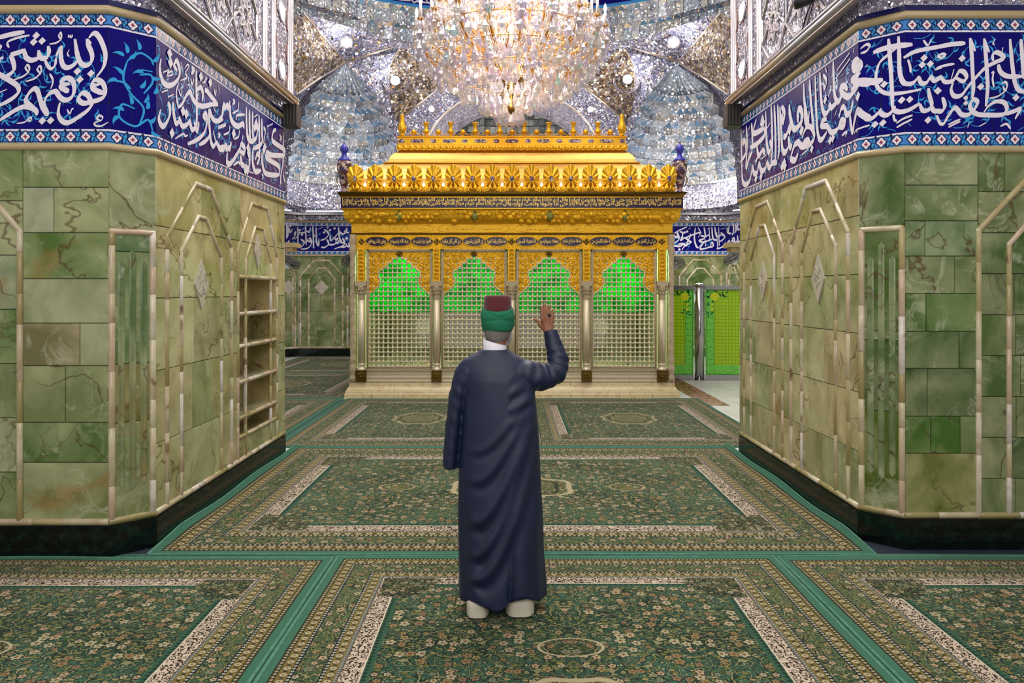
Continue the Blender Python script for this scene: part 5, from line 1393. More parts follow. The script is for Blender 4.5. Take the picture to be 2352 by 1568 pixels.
# crest of shells
def shell_mesh():
    mb = MB(); n = 64; rings = (0.0, 0.3, 0.55, 0.8, 0.95, 1.0)
    def R(t):  # t measured from straight up
        base = 0.135 + 0.075 * max(0, math.cos(t)) ** 1.6 - 0.01 * (1 - math.cos(2 * t)) * 0.5
        return base * (1 + 0.075 * abs(math.cos(5.5 * t)) - 0.03)
    vs = [V(0, -0.045, 0)]
    for q in rings[1:]:
        for i in range(n):
            t = 2 * PI * i / n; r = R(t) * q
            y = -0.045 + 0.03 * q + 0.034 * q * abs(math.sin(11 * t / 2)) - (0.018 if q < 0.5 else 0)
            vs.append(V(r * math.sin(t) * 1.0, y, r * math.cos(t) * 1.14))
    m = len(rings) - 1
    fs = [(0, 1 + i, 1 + (i + 1) % n) for i in range(n)]
    for j in range(m - 1):
        for i in range(n): fs.append((1 + j * n + i, 1 + (j + 1) * n + i, 1 + (j + 1) * n + (i + 1) % n, 1 + j * n + (i + 1) % n))
    vs2 = [V(v.x, 0.03, v.z) for v in vs[1 + (m - 1) * n:]]
    b = len(vs); vs += vs2
    for i in range(n): fs.append((1 + (m - 1) * n + i, b + i, b + (i + 1) % n, 1 + (m - 1) * n + (i + 1) % n))
    fs.append(tuple(b + i for i in range(n - 1, -1, -1)))
    fs = [f[::-1] for f in fs]
    mb.add(vs, fs, sm=True)
    # foot with two scrolls
    for s in (-1, 1):
        mb.tube([V(s * (0.02 + 0.009 * t), -0.035, -0.12 - 0.012 * t) for t in range(6)] + [V(s * (0.085 + 0.026 * math.cos(a)), -0.035, -0.172 + 0.024 * math.sin(a)) for a in [2.2, 1.2, 0.2, -0.8, -1.8, -2.6, -3.4]], 0.017, 6)
        mb.tube([V(s * 0.03, -0.03, -0.1), V(s * 0.012, -0.03, -0.2)], 0.02, 6)
    return mb.mesh('crest_shell', M_gold)
def medal_mesh():
    mb = MB(); mb.ball((0, -0.05, 0.0), 0.042, 14, 10, sc=(0.8, 0.55, 1.2)); return mb.mesh('shell_medallion', M_enamel2)
sh_me, md_me = shell_mesh(), medal_mesh()
ri = MB(); ri.tube([V(0.04 * math.cos(t), -0.055, 0.055 * math.sin(t)) for t in [2 * PI * i / 24 for i in range(24)]], 0.008, 6, closed=True); ri_me = ri.mesh('medallion_rim', M_gold)
for k in range(17):
    x = (k - 8) * 0.3255
    o = mesh_obj('crest_shell', sh_me, sh, (x, -0.15, 3.655 - 0.27)); mesh_obj('shell_medallion', md_me, o); mesh_obj('medallion_rim', ri_me, o)
M_bulb = glow('warm_bulb', (1.0, 0.86, 0.6, 1), 9.0)
bu = MB(); bu.lathe([(0.006, 0.0), (0.02, 0.014), (0.022, 0.03), (0.012, 0.05), (0.0, 0.062)], (0, 0, 0), 10); bu_me = bu.mesh('candle_bulb', M_bulb)
hd = MB(); hd.lathe([(0.012, -0.1), (0.02, -0.09), (0.014, -0.05), (0.018, -0.01), (0.012, 0.0)], (0, 0, 0), 10); hd_me = hd.mesh('bulb_holder', M_gold)
for k in range(16):
    x = (k - 7.5) * 0.3255
    o = mesh_obj('bulb_holder', hd_me, sh, (x, -0.17, 3.535 - 0.27)); mesh_obj('candle_bulb', bu_me, o)
mb = MB(); ring_sweep(mb, [(0.09, 3.44), (0.09, 3.56), (0.07, 3.575), (0.0, 3.6)], HX - 0.08); part(mb, 'crest_backing', M_gold_relief)
mb = MB()
for k in range(2, 15):
    y = Y0 + (k + 0.5) * 0.3255 - 0.02
    for s in (-1, 1):
        mb.ball((s * (HX + 0.12), y, 3.655), 0.15, 10, 8, sc=(0.3, 0.85, 1.2))
part(mb, 'side_crest', M_gold_relief)
# stepped roof
mb = MB(); ring_sweep(mb, [(-0.02, 3.5), (-0.06, 3.7), (-0.13, 3.80), (-0.22, 3.89), (-0.32, 3.96), (-0.42, 4.0), (-0.49, 4.03), (-0.5, 4.045)]); part(mb, 'lower_roof', M_gold_pale)
mb = MB(); ring_sweep(mb, [(-0.47, 4.035), (-0.47, 4.055), (-0.5, 4.065), (-0.53, 4.075), (-0.54, 4.12), (-0.57, 4.18), (-0.62, 4.23), (-0.66, 4.26), (-0.69, 4.285)]); part(mb, 'upper_roof', M_gold_pale)
mb = MB(); ring_sweep(mb, [(-0.47, 4.028), (-0.455, 4.035), (-0.455, 4.047), (-0.47, 4.055)]); part(mb, 'roof_fillet', M_gold)
mb = MB(); ring_sweep(mb, [(-0.70, 4.28), (-0.67, 4.30), (-0.65, 4.34), (-0.655, 4.39), (-0.68, 4.40), (-0.68, 4.52), (-0.66, 4.53), (-0.66, 4.545), (-0.8, 4.55)]); crown = part(mb, 'roof_cornice', M_gold)
g = MB()
xe = HX - 0.65
for k in range(38):
    x = -xe + 2 * xe * (k + 0.5) / 38
    g.ball((x, Y0 + 0.655, 4.335), 0.05, 8, 6, sc=(0.95, 0.5, 0.95)); g.tube([V(x + 0.05 * math.cos(a), Y0 + 0.64, 4.335 + 0.045 * math.sin(a)) for a in [PI + PI * i / 8 for i in range(9)]], 0.01, 5)
sub(g, 'gadroon_moulding', M_gold, crown)
yb = Y0 + 0.678
for k in range(15):
    x = (k - 7) * 0.2795
    mb = MB(); oval(mb, x, 4.458, 0.055 if k % 2 == 0 else 0.12, 0.034, yb - 0.004, 0.006, 24, 2.4)
    part(mb, 'cornice_cartouche', M_enamel2)
# cups, orbs and corner finials on the roof edge
cu = MB(); cu.lathe([(0.03, 0.0), (0.04, 0.008), (0.02, 0.02), (0.025, 0.035), (0.058, 0.06), (0.062, 0.085), (0.045, 0.11), (0.03, 0.13), (0.033, 0.17), (0.05, 0.225), (0.058, 0.245), (0.048, 0.24), (0.03, 0.2)], (0, 0, 0), 20, flute=(0.05, 10)); cu_me = cu.mesh('roof_cup', M_gold)
cl = MB()
cl.lathe([(0.02, -0.002), (0.034, 0.004), (0.02, 0.012)], (0, 0, 0), 10)
for s in (-1, 1): cl.tube([V(s * (0.022 + 0.058 * math.sin(t)), 0, 0.008 + 0.035 * (1 - math.cos(t))) for t in [i * 0.3 for i in range(8)]], 0.007, 5)
cl_me = cl.mesh('cup_bracket', M_gold)
ob = MB(); ob.ball((0, 0, 0.075), 0.05, 12, 10); ob.lathe([(0.03, 0.0), (0.012, 0.02), (0.015, 0.035)], (0, 0, 0), 10); 
for s in (-1, 1):
    ob.tube([V(s * (0.03 + 0.03 * t), 0, 0.03 + 0.02 * math.sin(t * 1.6)) for t in range(4)], 0.008, 5)
ob_me = ob.mesh('roof_orb', M_gold)
yc = 0.72
for k in range(8):
    x = (k - 3.5) * 0.4365
    o = mesh_obj('roof_cup', cu_me, sh, (x, yc, 4.55 - 0.27)); mesh_obj('cup_bracket', cl_me, o)
for k in range(9): mesh_obj('roof_orb', ob_me, sh, ((k - 4) * 0.4365, yc, 4.55 - 0.27))
fi = MB(); fi.lathe([(0.05, 0.0), (0.06, 0.01), (0.04, 0.03), (0.05, 0.05), (0.075, 0.1), (0.08, 0.15), (0.065, 0.2), (0.05, 0.25), (0.035, 0.3), (0.04, 0.32), (0.028, 0.34), (0.042, 0.37), (0.03, 0.385), (0.012, 0.39)], (0, 0, 0), 20); fi_me = fi.mesh('corner_finial', M_gold)
for s in (-1, 1):
    mesh_obj('corner_finial', fi_me, sh, (s * 1.955, yc, 4.55 - 0.27)); mesh_obj('corner_finial', fi_me, sh, (s * 1.955, Y1 - Y0 - 0.74, 4.55 - 0.27))
# lamps inside the shrine
def plight(name, loc, e, col, r=0.1):
    l = bpy.data.lights.new(name, 'POINT'); l.energy = e; l.color = col; l.shadow_soft_size = r
    o = bpy.data.objects.new(name, l); COL.objects.link(o); o.location = loc; return o
for x in (-2.0, -0.7, 0.7, 2.0):
    plight('green_lamp', (x, Y0 + 0.75, 2.25), 58 if abs(x) > 1.5 else 32, (0.5, 1.0, 0.6), 0.15)
for x in (-1.6, 1.6): plight('shrine_lamp', (x, Y0 + 0.9, 1.15), 16, (1, 0.9, 0.7), 0.15)

# ------------------------------------------------------------------ painted vases on the cornice corners
M_vase = Mat('painted_vase'); _v = M_vase.vor(M_vase.obj(), 26.0)
M_vase.pbr(M_vase.ramp(M_vase.sep(_v.outputs['Color'])[0], [(0, srgb(206, 180, 168)), (0.25, srgb(96, 60, 62)), (0.5, srgb(70, 64, 130)), (0.65, srgb(160, 126, 118)), (0.85, srgb(60, 40, 44))], 'CONSTANT'), 0.18); M_vase = M_vase.m
M_vblue = plain('vase_blue', srgb(62, 62, 176), 0.18)
vs_ = empty('painted_vase', (-2.845, Y0 + 0.1, 3.448))
b = MB(); b.lathe([(0.07, 0.0), (0.075, 0.03), (0.05, 0.05), (0.045, 0.1), (0.06, 0.14), (0.075, 0.2), (0.1, 0.3), (0.128, 0.42), (0.125, 0.5), (0.105, 0.555)], (0, 0, 0), 28); b.build('vase_body', M_vase, vs_)
b = MB(); b.lathe([(0.107, 0.55), (0.11, 0.565), (0.08, 0.6), (0.045, 0.63), (0.04, 0.67), (0.055, 0.71), (0.078, 0.735), (0.07, 0.74)], (0, 0, 0), 28); b.build('vase_neck', M_vblue, vs_)
b = MB(); b.lathe([(0.07, 0.735), (0.073, 0.76), (0.06, 0.8), (0.03, 0.83), (0.012, 0.845), (0.014, 0.86), (0.0, 0.88)], (0, 0, 0), 24); b.build('vase_lid', M_vblue, vs_)
for s in (-1, 1):
    b = MB(); b.tube([(s * (0.075 + 0.05 * math.sin(t * 0.35)), 0, 0.12 + 0.025 * t) for t in range(9)], 0.01, 6); b.build('vase_handle', M_bronze, vs_)
tag(vs_, 'tall blue lidded painted vase on the left end of the gold cornice', 'vase', 'painted vases on the shrine')
v2 = copy_tree(vs_); v2.location.x = 2.845; v2['label'] = 'tall blue lidded painted vase on the right end of the gold cornice'
# ------------------------------------------------------------------ rugs
DKG, TEAL, SAGEG = srgb(24, 52, 38), srgb(58, 104, 84), srgb(104, 124, 92)
CREAM, OLIVE, RUST, NAVY, BRNR, PALE = srgb(186, 168, 132), srgb(112, 106, 48), srgb(172, 112, 62), srgb(18, 24, 34), srgb(112, 88, 48), srgb(214, 190, 168)
def floral(m, q, sc, ground1, ground2, seed):
    """woven flowers, leaves and stems over a two-tone ground; q is a vector in metres"""
    q = m.vmath('ADD', q, (seed * 3.7, seed * 1.3, 0.0))
    lo = m.noise(q, 1.6, 3.0)
    col = m.mix(m.math('MULTIPLY_ADD', m.math('SUBTRACT', lo, 0.5), 3.0, 0.5, clamp=True), ground1, ground2)
    # fine weave of small dark and light marks
    w1 = m.vor(q, 46 * sc, dim='2D')
    wr_, wg_, wb_ = m.sep(w1.outputs['Color'])
    col = m.mix(m.math('MULTIPLY', m.step(w1.outputs['Distance'], m.math('MULTIPLY_ADD', wr_, 0.42, 0.06), 0.06), 0.8), col, m.ramp(wg_, [(0, srgb(30, 44, 26)), (0.3, srgb(136, 142, 96)), (0.48, srgb(24, 36, 32)), (0.62, srgb(150, 120, 76)), (0.78, srgb(80, 110, 84)), (0.9, srgb(190, 176, 140))], 'CONSTANT'))
    # stems: contour lines of a smooth noise
    n = m.noise(q, 3.2 * sc, 1.0, 0.4)
    fr = m.math('ABSOLUTE', m.math('SUBTRACT', m.math('FRACT', m.math('MULTIPLY', n, 7.0)), 0.5))
    col = m.mix(m.math('MULTIPLY', m.step(fr, 0.055, 0.02), 0.85), col, srgb(24, 30, 18))
    n2 = m.noise(m.vmath('ADD', q, (4, 9, 0)), 8.0 * sc, 1.0, 0.4)
    fr2 = m.math('ABSOLUTE', m.math('SUBTRACT', m.math('FRACT', m.math('MULTIPLY', n2, 5.0)), 0.5))
    col = m.mix(m.math('MULTIPLY', m.step(fr2, 0.075, 0.02), 0.75), col, srgb(158, 148, 104))
    col = m.mix(m.math('MULTIPLY', m.step(m.math('ABSOLUTE', m.math('SUBTRACT', fr2, 0.14)), 0.06, 0.02), 0.8), col, srgb(22, 28, 18))
    # leaves: stretched cells
    ql = m.n('Mapping', {'Vector': q, 'Rotation': (0, 0, 0.6), 'Scale': (1.0, 2.1, 1.0)}).outputs[0]
    vl = m.vor(ql, 13 * sc, dim='2D'); lr, lg, lb = m.sep(vl.outputs['Color'])
    d = vl.outputs['Distance']
    on = m.math('GREATER_THAN', lr, 0.4)
    col = m.mix(m.math('MULTIPLY', m.step(d, 0.36, 0.03), on), col, srgb(20, 28, 18))
    col = m.mix(m.math('MULTIPLY', m.step(d, 0.28, 0.03), on), col, m.ramp(lg, [(0, srgb(120, 116, 56)), (0.35, srgb(86, 104, 56)), (0.6, srgb(156, 142, 96)), (0.8, srgb(60, 92, 66))], 'CONSTANT'))
    # flowers with five petals
    vf = m.vor(q, 11 * sc, dim='2D'); r_, g_, b_ = m.sep(vf.outputs['Color'])
    loc = m.vmath('SUBTRACT', m.vmath('SCALE', q, scale=1.0), m.vmath('SCALE', vf.outputs['Position'], scale=1.0))
    lx, ly, lz = m.sep(loc)
    ang = m.math('ARCTAN2', ly, lx)
    pet = m.math('MULTIPLY_ADD', m.math('ABSOLUTE', m.math('SINE', m.math('MULTIPLY_ADD', ang, 2.5, m.math('MULTIPLY', b_, 6.0)))), 0.16, 0.2)
    pet = m.math('MULTIPLY', pet, m.math('MULTIPLY_ADD', g_, 0.6, 0.75))
    d = vf.outputs['Distance']; on = m.math('GREATER_THAN', r_, 0.5)
    col = m.mix(m.math('MULTIPLY', m.step(d, m.math('ADD', pet, 0.1), 0.02), on), col, srgb(26, 28, 18))
    fc = m.ramp(b_, [(0, srgb(180, 156, 124)), (0.2, srgb(142, 120, 80)), (0.36, srgb(176, 166, 132)), (0.66, srgb(132, 112, 84)), (0.76, srgb(120, 130, 104)), (0.88, srgb(150, 134, 90))], 'CONSTANT')
    col = m.mix(m.math('MULTIPLY', m.step(d, pet, 0.02), on), col, fc)
    col = m.mix(m.math('MULTIPLY', m.step(d, m.math('MULTIPLY', pet, 0.35), 0.02), on), col, srgb(120, 70, 36))
    return col
def rug_material(name, a, b, k, dark, medal):
    """a, b: half sizes in metres; k: scale of the border bands"""
    m = Mat(name); x, y, z = m.sep(m.obj())
    ax, ay = m.math('ABSOLUTE', x), m.math('ABSOLUTE', y)
    wob = m.math('MULTIPLY', m.math('SUBTRACT', m.noise(m.obj(), 14.0, 2.0), 0.5), 0.006)
    dx = m.math('ADD', m.math('SUBTRACT', a, ax), wob); dy = m.math('ADD', m.math('SUBTRACT', b, ay), wob)
    d = m.math('DIVIDE', m.math('MINIMUM', dx, dy), k)
    along = m.math('DIVIDE', m.mix(m.math('LESS_THAN', dx, dy), x, y), k)
    across = d
    sym = m.comb(ax, y)
    field = floral(m, sym, 1.35 / (0.8 + 0.2 * k), srgb(20, 50, 34), srgb(66, 104, 82), 1)
    if dark < 1: pass
    # centre medallions
    if medal:
        for (mx, my, rx, ry, c1) in medal:
            q = m.math('ADD', m.math('POWER', m.math('DIVIDE', m.math('SUBTRACT', ax, mx), rx), 2.0), m.math('POWER', m.math('DIVIDE', m.math('SUBTRACT', m.math('ABSOLUTE', y), my), ry), 2.0))
            q = m.math('MULTIPLY', q, m.math('MULTIPLY_ADD', m.math('COSINE', m.math('MULTIPLY', m.math('ARCTAN2', y, x), 8.0)), 0.12, 1.0))
            ins = floral(m, m.vmath('ADD', sym, (2.0, 0, 0)), 1.5, c1, srgb(120, 120, 70), 4)
            field = m.mix(m.step(q, 1.0, 0.03), field, ins)
            field = m.mix(m.step(m.math('ABSOLUTE', m.math('SUBTRACT', q, 1.0)), 0.09, 0.03), field, CREAM)
            field = m.mix(m.step(m.math('ABSOLUTE', m.math('SUBTRACT', q, 0.6)), 0.05, 0.03), field, srgb(36, 38, 22))
    # dark floral quarter corners of the field
    cx, cy = m.math('SUBTRACT', dx, 0.43 * k), m.math('SUBTRACT', dy, 0.43 * k)
    cr = m.math('SQRT', m.math('ADD', m.math('POWER', cx, 2.0), m.math('MULTIPLY', m.math('POWER', cy, 2.0), 1.3)))
    corner = floral(m, sym, 2.0, srgb(20, 24, 26), srgb(40, 44, 24), 7)
    cmask = m.step(m.math('ADD', cr, m.math('MULTIPLY', m.noise(m.obj(), 6.0, 1.0), 0.12 * k)), 0.34 * k, 0.012)
    main = floral(m, m.comb(along, across), 1.55, srgb(66, 92, 64), srgb(96, 106, 66), 2)
    # rosette guard
    def rosettes(dc, p, base, flower, half):
        u = m.math('SUBTRACT', m.math('FRACT', m.math('DIVIDE', along, p)), 0.5)
        v = m.math('DIVIDE', m.math('SUBTRACT', across, dc), p)
        r = m.math('SQRT', m.math('ADD', m.math('POWER', u, 2.0), m.math('POWER', v, 2.0)))
        u2 = m.math('SUBTRACT', m.math('FRACT', m.math('ADD', m.math('DIVIDE', along, p), 0.5)), 0.5)
        r2 = m.math('SQRT', m.math('ADD', m.math('POWER', m.math('MULTIPLY', u2, 1.6), 2.0), m.math('POWER', v, 2.0)))
        c = m.mix(m.step(r2, 0.16, 0.03), base, srgb(36, 30, 18)); c = m.mix(m.step(r, 0.36, 0.03), c, srgb(40, 34, 20)); c = m.mix(m.step(r, 0.29, 0.03), c, flower); c = m.mix(m.step(r, 0.1, 0.03), c, BRNR)
        return c
    g1 = rosettes(0.108, 0.06, srgb(122, 100, 50), CREAM, 0.02)
    g2 = rosettes(0.328, 0.06, srgb(122, 104, 50), CREAM, 0.02)
    ch1 = rosettes(0.068, 0.026, srgb(60, 52, 30), srgb(190, 176, 140), 0.01)
    ch2 = rosettes(0.142, 0.026, NAVY, srgb(190, 184, 166), 0.01)
    ch3 = rosettes(0.294, 0.026, NAVY, srgb(190, 184, 166), 0.01)
    ch4 = rosettes(0.360, 0.02, srgb(110, 108, 100), srgb(176, 172, 168), 0.01)
    # cream band with dark scrolls
    nz_ = m.noise(m.comb(along, across), 26.0, 1.5, 0.5)
    sc_ = m.math('ABSOLUTE', m.math('SUBTRACT', m.math('FRACT', m.math('MULTIPLY', nz_, 6.0)), 0.5))
    scroll = m.mix(m.step(sc_, 0.22, 0.04), PALE, srgb(52, 36, 26))
    u = m.math('SUBTRACT', m.math('FRACT', m.math('DIVIDE', along, 0.032)), 0.5)
    dia = m.math('ADD', m.math('ABSOLUTE', u), m.math('ABSOLUTE', m.math('DIVIDE', m.math('SUBTRACT', across, 0.488), 0.034)))
    edge = m.mix(m.step(dia, 0.42, 0.04), srgb(46, 88, 66), srgb(22, 40, 28))
    # assemble by distance from the edge
    col = m.mix(cmask, m.mix(m.step(d, 0.515, 0.004), field, edge), corner)
    fieldd = col
    def put(lim, c):
        nonlocal col
        col = m.mix(m.step(d, lim, 0.0015), col, c)
    put(0.475, srgb(224, 206, 184)); put(0.468, scroll)
    col = m.mix(m.math('MULTIPLY', cmask, m.math('SUBTRACT', 1.0, m.step(d, 0.385, 0.002))), col, corner)
    put(0.374, srgb(70, 60, 34)); put(0.370, ch4); put(0.352, srgb(140, 118, 44)); put(0.348, g2); put(0.308, srgb(150, 128, 48)); put(0.304, ch3); put(0.284, srgb(14, 18, 20)); put(0.281, main)
    put(0.156, srgb(14, 18, 20)); put(0.153, ch2); put(0.131, srgb(150, 128, 48)); put(0.127, g1); put(0.088, srgb(150, 128, 48)); put(0.084, ch1); put(0.054, srgb(30, 30, 18))
    put(0.05, srgb(62, 112, 88))
    big = m.noise(m.obj(), 2.2, 2.0)
    col = m.mix(m.math('MULTIPLY_ADD', big, 0.5, 0.75), (0, 0, 0, 1), col) if False else col
    nr = m.bump(m.noise(m.obj(), 240.0, 1.0), 0.25, 0.004)
    col = m.mix(1.0, col, (0.72, 0.74, 0.74, 1), 'MULTIPLY')
    m.pbr(col, 0.95, 0.0, nr, spec=0.1, **{'Sheen Weight': 0.2, 'Sheen Roughness': 0.45, 'Sheen Tint': srgb(200, 214, 200)})
    return m.m
M_bind = Mat('green_binding'); _p = M_bind.pos()
M_bind.pbr(M_bind.mix(M_bind.noise(_p, 30.0, 2.0), srgb(40, 84, 66), srgb(84, 140, 116)), 0.85, 0.0); M_bind = M_bind.m
def rug(cx, cy, a, b, k, label, mat, lift=0.0, curl=()):
    """rug lying on the floor; curl = sides ('l','r','n','f') whose edge rides up against a pier"""
    nx_, ny_ = 40, 40; mb = MB(); vs = []
    rnd = random.Random(int(cx * 100) + int(cy * 37))
    def zf(x, y):
        z = 0.012 + lift + 0.004 * mnoise.noise(V(x * 1.7 + cx, y * 1.7 + cy, 0))
        if 'l' in curl: z += 0.04 * max(0, 1 - (x + a) / 0.16) ** 1.5 * min(1, (b + y) / 0.5) * (0.75 + 0.25 * math.sin(4 * y))
        if 'r' in curl: z += 0.04 * max(0, 1 - (a - x) / 0.16) ** 1.5 * min(1, (b + y) / 0.5) * (0.75 + 0.25 * math.sin(4 * y + 1))
        return z
    def axis(h, n): 
        q = [-h, -h + 0.02, -h + 0.05, -h + 0.1, -h + 0.16]; q2 = [-v for v in reversed(q)]
        return q + [(-h + 0.2) + (2 * h - 0.4) * i / n for i in range(n + 1)] + q2
    X, Y = axis(a, nx_), axis(b, ny_)
    for y in Y:
        for x in X:
            ed = 0.006 if (abs(x) > a - 0.001 or abs(y) > b - 0.001) else 0
            wv = 0.006 * math.sin(3 * x + cy) * (abs(y) / b) ** 8 if 'l' not in curl else 0.0
            vs.append(V(x, y + wv, zf(x, y) - ed))
    w = len(X); fs = []
    for j in range(len(Y) - 1):
        for i in range(w - 1): fs.append((j * w + i, j * w + i + 1, (j + 1) * w + i + 1, (j + 1) * w + i))
    mb.add(vs, fs, sm=True)
    o = mb.build('rug', mat, None, (cx, cy, 0)); tag(o, label, 'rug', 'green floral rugs on the floor')
    mb = MB()
    P = [(-a, y) for y in Y] + [(x, b) for x in X[1:]] + [(a, y) for y in reversed(Y[:-1])] + [(x, -b) for x in reversed(X[1:-1])]
    mb.tube([V(x, y + (0.006 * math.sin(3 * x + cy) * (abs(y) / b) ** 8 if 'l' not in curl else 0.0), zf(x, y) - 0.004) for x, y in P], 0.011, 8, closed=True, sq=0.75)
    mb.build('bound_edge', M_bind, o)
    return o
MA = rug_material('rug_pattern', 1.47, 1.995, 1.0, 1, [(0.0, 0.0, 0.3, 0.42, srgb(66, 80, 38)), (0.0, 0.72, 0.16, 0.1, srgb(40, 60, 34))])
MBIG = rug_material('wide_rug_pattern', 2.482, 1.728, 1.3, 1, [(0.0, 0.0, 0.55, 0.36, srgb(84, 92, 46)), (1.05, 0.0, 0.17, 0.12, srgb(90, 96, 50))])
MF = rug_material('far_rug_pattern', 1.455, 1.9, 1.08, 1, [(0.0, 0.0, 0.36, 0.45, srgb(150, 140, 100))])
rug(0.295, 3.0, 1.47, 1.995, 1, 'green floral rug in front, beneath the feet of the robed man', MA)
rug(-2.675, 2.975, 1.47, 1.995, 1, 'green floral rug before the front face of the left pier', MA)
rug(3.265, 2.98, 1.47, 2.03, 1, 'green floral rug before the front face of the right pier', MA)
rug(0.0, 6.755, 2.482, 1.718, 1.3, 'wide green rug lying crosswise between the two piers', MBIG, 0.0, ('l', 'r'))
rug(-1.29, 10.41, 1.443, 1.9, 1, 'green rug at the foot of the shrine plinth, its left half', MF)
rug(1.64, 10.41, 1.443, 1.9, 1, 'green rug at the foot of the shrine plinth, its right half', MF)
rug(-4.29, 10.40, 1.455, 1.9, 1, 'green rug in the left aisle beside the shrine front', MF)
rug(-4.29, 14.27, 1.455, 1.9, 1, 'green rug in the left aisle along the shrine side', MF)
rug(-4.29, 18.14, 1.455, 1.9, 1, 'green rug in the left aisle below the far onyx wall', MF)

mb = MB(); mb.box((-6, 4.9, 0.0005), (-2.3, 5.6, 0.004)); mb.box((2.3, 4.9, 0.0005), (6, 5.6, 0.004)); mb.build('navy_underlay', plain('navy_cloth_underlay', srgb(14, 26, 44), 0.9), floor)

mb = MB(); mb.box((-4.1, 1.02, 0.0005), (4.7, 5.06, 0.0045)); mb.box((-2.45, 5.06, 0.0005), (2.45, 8.55, 0.0045)); mb.box((-5.6, 8.55, 0.0005), (3.05, 12.3, 0.0045)); mb.box((-5.6, 12.3, 0.0005), (-2.85, 20.0, 0.0045)); mb.build('green_underlay', plain('green_felt_underlay', srgb(44, 84, 70), 0.9), floor)
# ------------------------------------------------------------------ the robed man
MX, MY = -0.064, 4.18
man = empty('person', (MX, MY, 0.024)); tag(man, 'man seen from behind in dark blue robe and green turban, right hand raised', 'person')
def lp(px, py, y=0.0): return V((px - 1150) / 406.7, y, (1400 - py) / 406.7)
def capsule(mb, p, q, r1, r2, n=14, sq=1.0, ax=None):
    p, q = V(*p), V(*q); d = (q - p); L = d.length; d.normalize()
    pts, rad = [], []
    for i in range(5):
        a = PI / 2 * i / 4; pts.append(p - d * r1 * math.cos(a)); rad.append(max(1e-4, r1 * math.sin(a)))
    for i in range(5):
        a = PI / 2 * (4 - i) / 4; pts.append(q + d * r2 * math.cos(a)); rad.append(max(1e-4, r2 * math.sin(a)))
    mb.tube(pts, 1, n, radii=rad, sq=sq)
def chain(mb, pts, rs, n=14):
    for (a, b), (r, s) in zip(zip(pts[:-1], pts[1:]), zip(rs[:-1], rs[1:])): capsule(mb, a, b, r, s, n)
def soften(o, vox, it=3, fac=0.5):
    m = o.modifiers.new('remesh', 'REMESH'); m.mode = 'VOXEL'; m.voxel_size = vox; m.use_smooth_shade = True
    s = o.modifiers.new('smooth', 'SMOOTH'); s.factor = fac; s.iterations = it
_m = Mat('skin'); _n = _m.noise(_m.obj(), 40.0, 4.0, 0.6)
_m.pbr(_m.mix(_n, srgb(150, 96, 66), srgb(112, 66, 44)), 0.5, 0.0, _m.bump(_m.noise(_m.obj(), 160.0, 3.0), 0.25, 0.003), **{'Subsurface Weight': 0.06, 'Subsurface Radius': (0.01, 0.004, 0.002)}); M_skin = _m.m
mb = MB()
HC = V(-0.017, 0.025, 1.585); YAW = Matrix.Rotation(-0.22, 3, 'Z')
def hp(x, y, z): return HC + YAW @ V(x, y, z)
mb.ball(hp(0, -0.01, 0.035), 0.1, 20, 14, sc=(0.76, 0.93, 0.98), M=YAW)
mb.ball(hp(0, 0.025, -0.035), 0.075, 18, 12, sc=(0.84, 0.92, 1.1), M=YAW)
mb.ball(hp(0, 0.055, -0.088), 0.034, 14, 10, sc=(1.1, 0.9, 0.8), M=YAW)
capsule(mb, hp(0, 0.095, 0.012), hp(0, 0.118, -0.028), 0.009, 0.015)                 # nose
for s in (-1, 1):
    mb.ball(hp(s * 0.014, 0.108, -0.034), 0.01, 10, 8)
    mb.ball(hp(s * 0.075, 0.0, -0.012), 0.032, 12, 10, sc=(0.3, 0.6, 1.0), M=YAW)      # ears
    mb.ball(hp(s * 0.079, -0.008, 0.004), 0.016, 10, 8, sc=(0.5, 0.9, 1.0), M=YAW)
    mb.ball(hp(s * 0.04, 0.075, -0.03), 0.026, 12, 8, sc=(1, 0.7, 0.8), M=YAW)         # cheeks
    capsule(mb, hp(s * 0.014, 0.098, 0.022), hp(s * 0.05, 0.082, 0.022), 0.009, 0.008)  # brows
capsule(mb, hp(-0.02, 0.094, -0.062), hp(0.02, 0.094, -0.062), 0.0075, 0.0075)
capsule(mb, hp(-0.016, 0.092, -0.074), hp(0.016, 0.092, -0.074), 0.008, 0.008)
chain(mb, [V(-0.03, 0.0, 1.36), V(-0.028, 0.0, 1.43), V(-0.02, 0.012, 1.53)], [0.075, 0.056, 0.055])
# trunk, legs
for (c, r, sc) in ((V(-0.02, 0, 1.22), 0.17, (1.0, 0.6, 0.95)), (V(-0.01, 0, 1.02), 0.15, (1.0, 0.68, 1.0)), (V(0, 0, 0.88), 0.155, (1.0, 0.7, 0.8))): mb.ball(c, r, 20, 14, sc=sc)
for s in (-1, 1): mb.ball(V(-0.03 + s * 0.155, 0, 1.325), 0.055, 14, 10)
chain(mb, [V(-0.08, 0, 0.86), V(-0.1, 0.01, 0.46), V(-0.115, -0.01, 0.09)], [0.082, 0.056, 0.04]); chain(mb, [V(0.08, 0, 0.86), V(0.1, 0.02, 0.46), V(0.11, 0.03, 0.09)], [0.082, 0.056, 0.04])
for p, y in ((-0.115, -0.01), (0.11, 0.03)): chain(mb, [V(p, y - 0.05, 0.05), V(p, y + 0.08, 0.045), V(p, y + 0.17, 0.035)], [0.034, 0.036, 0.028])
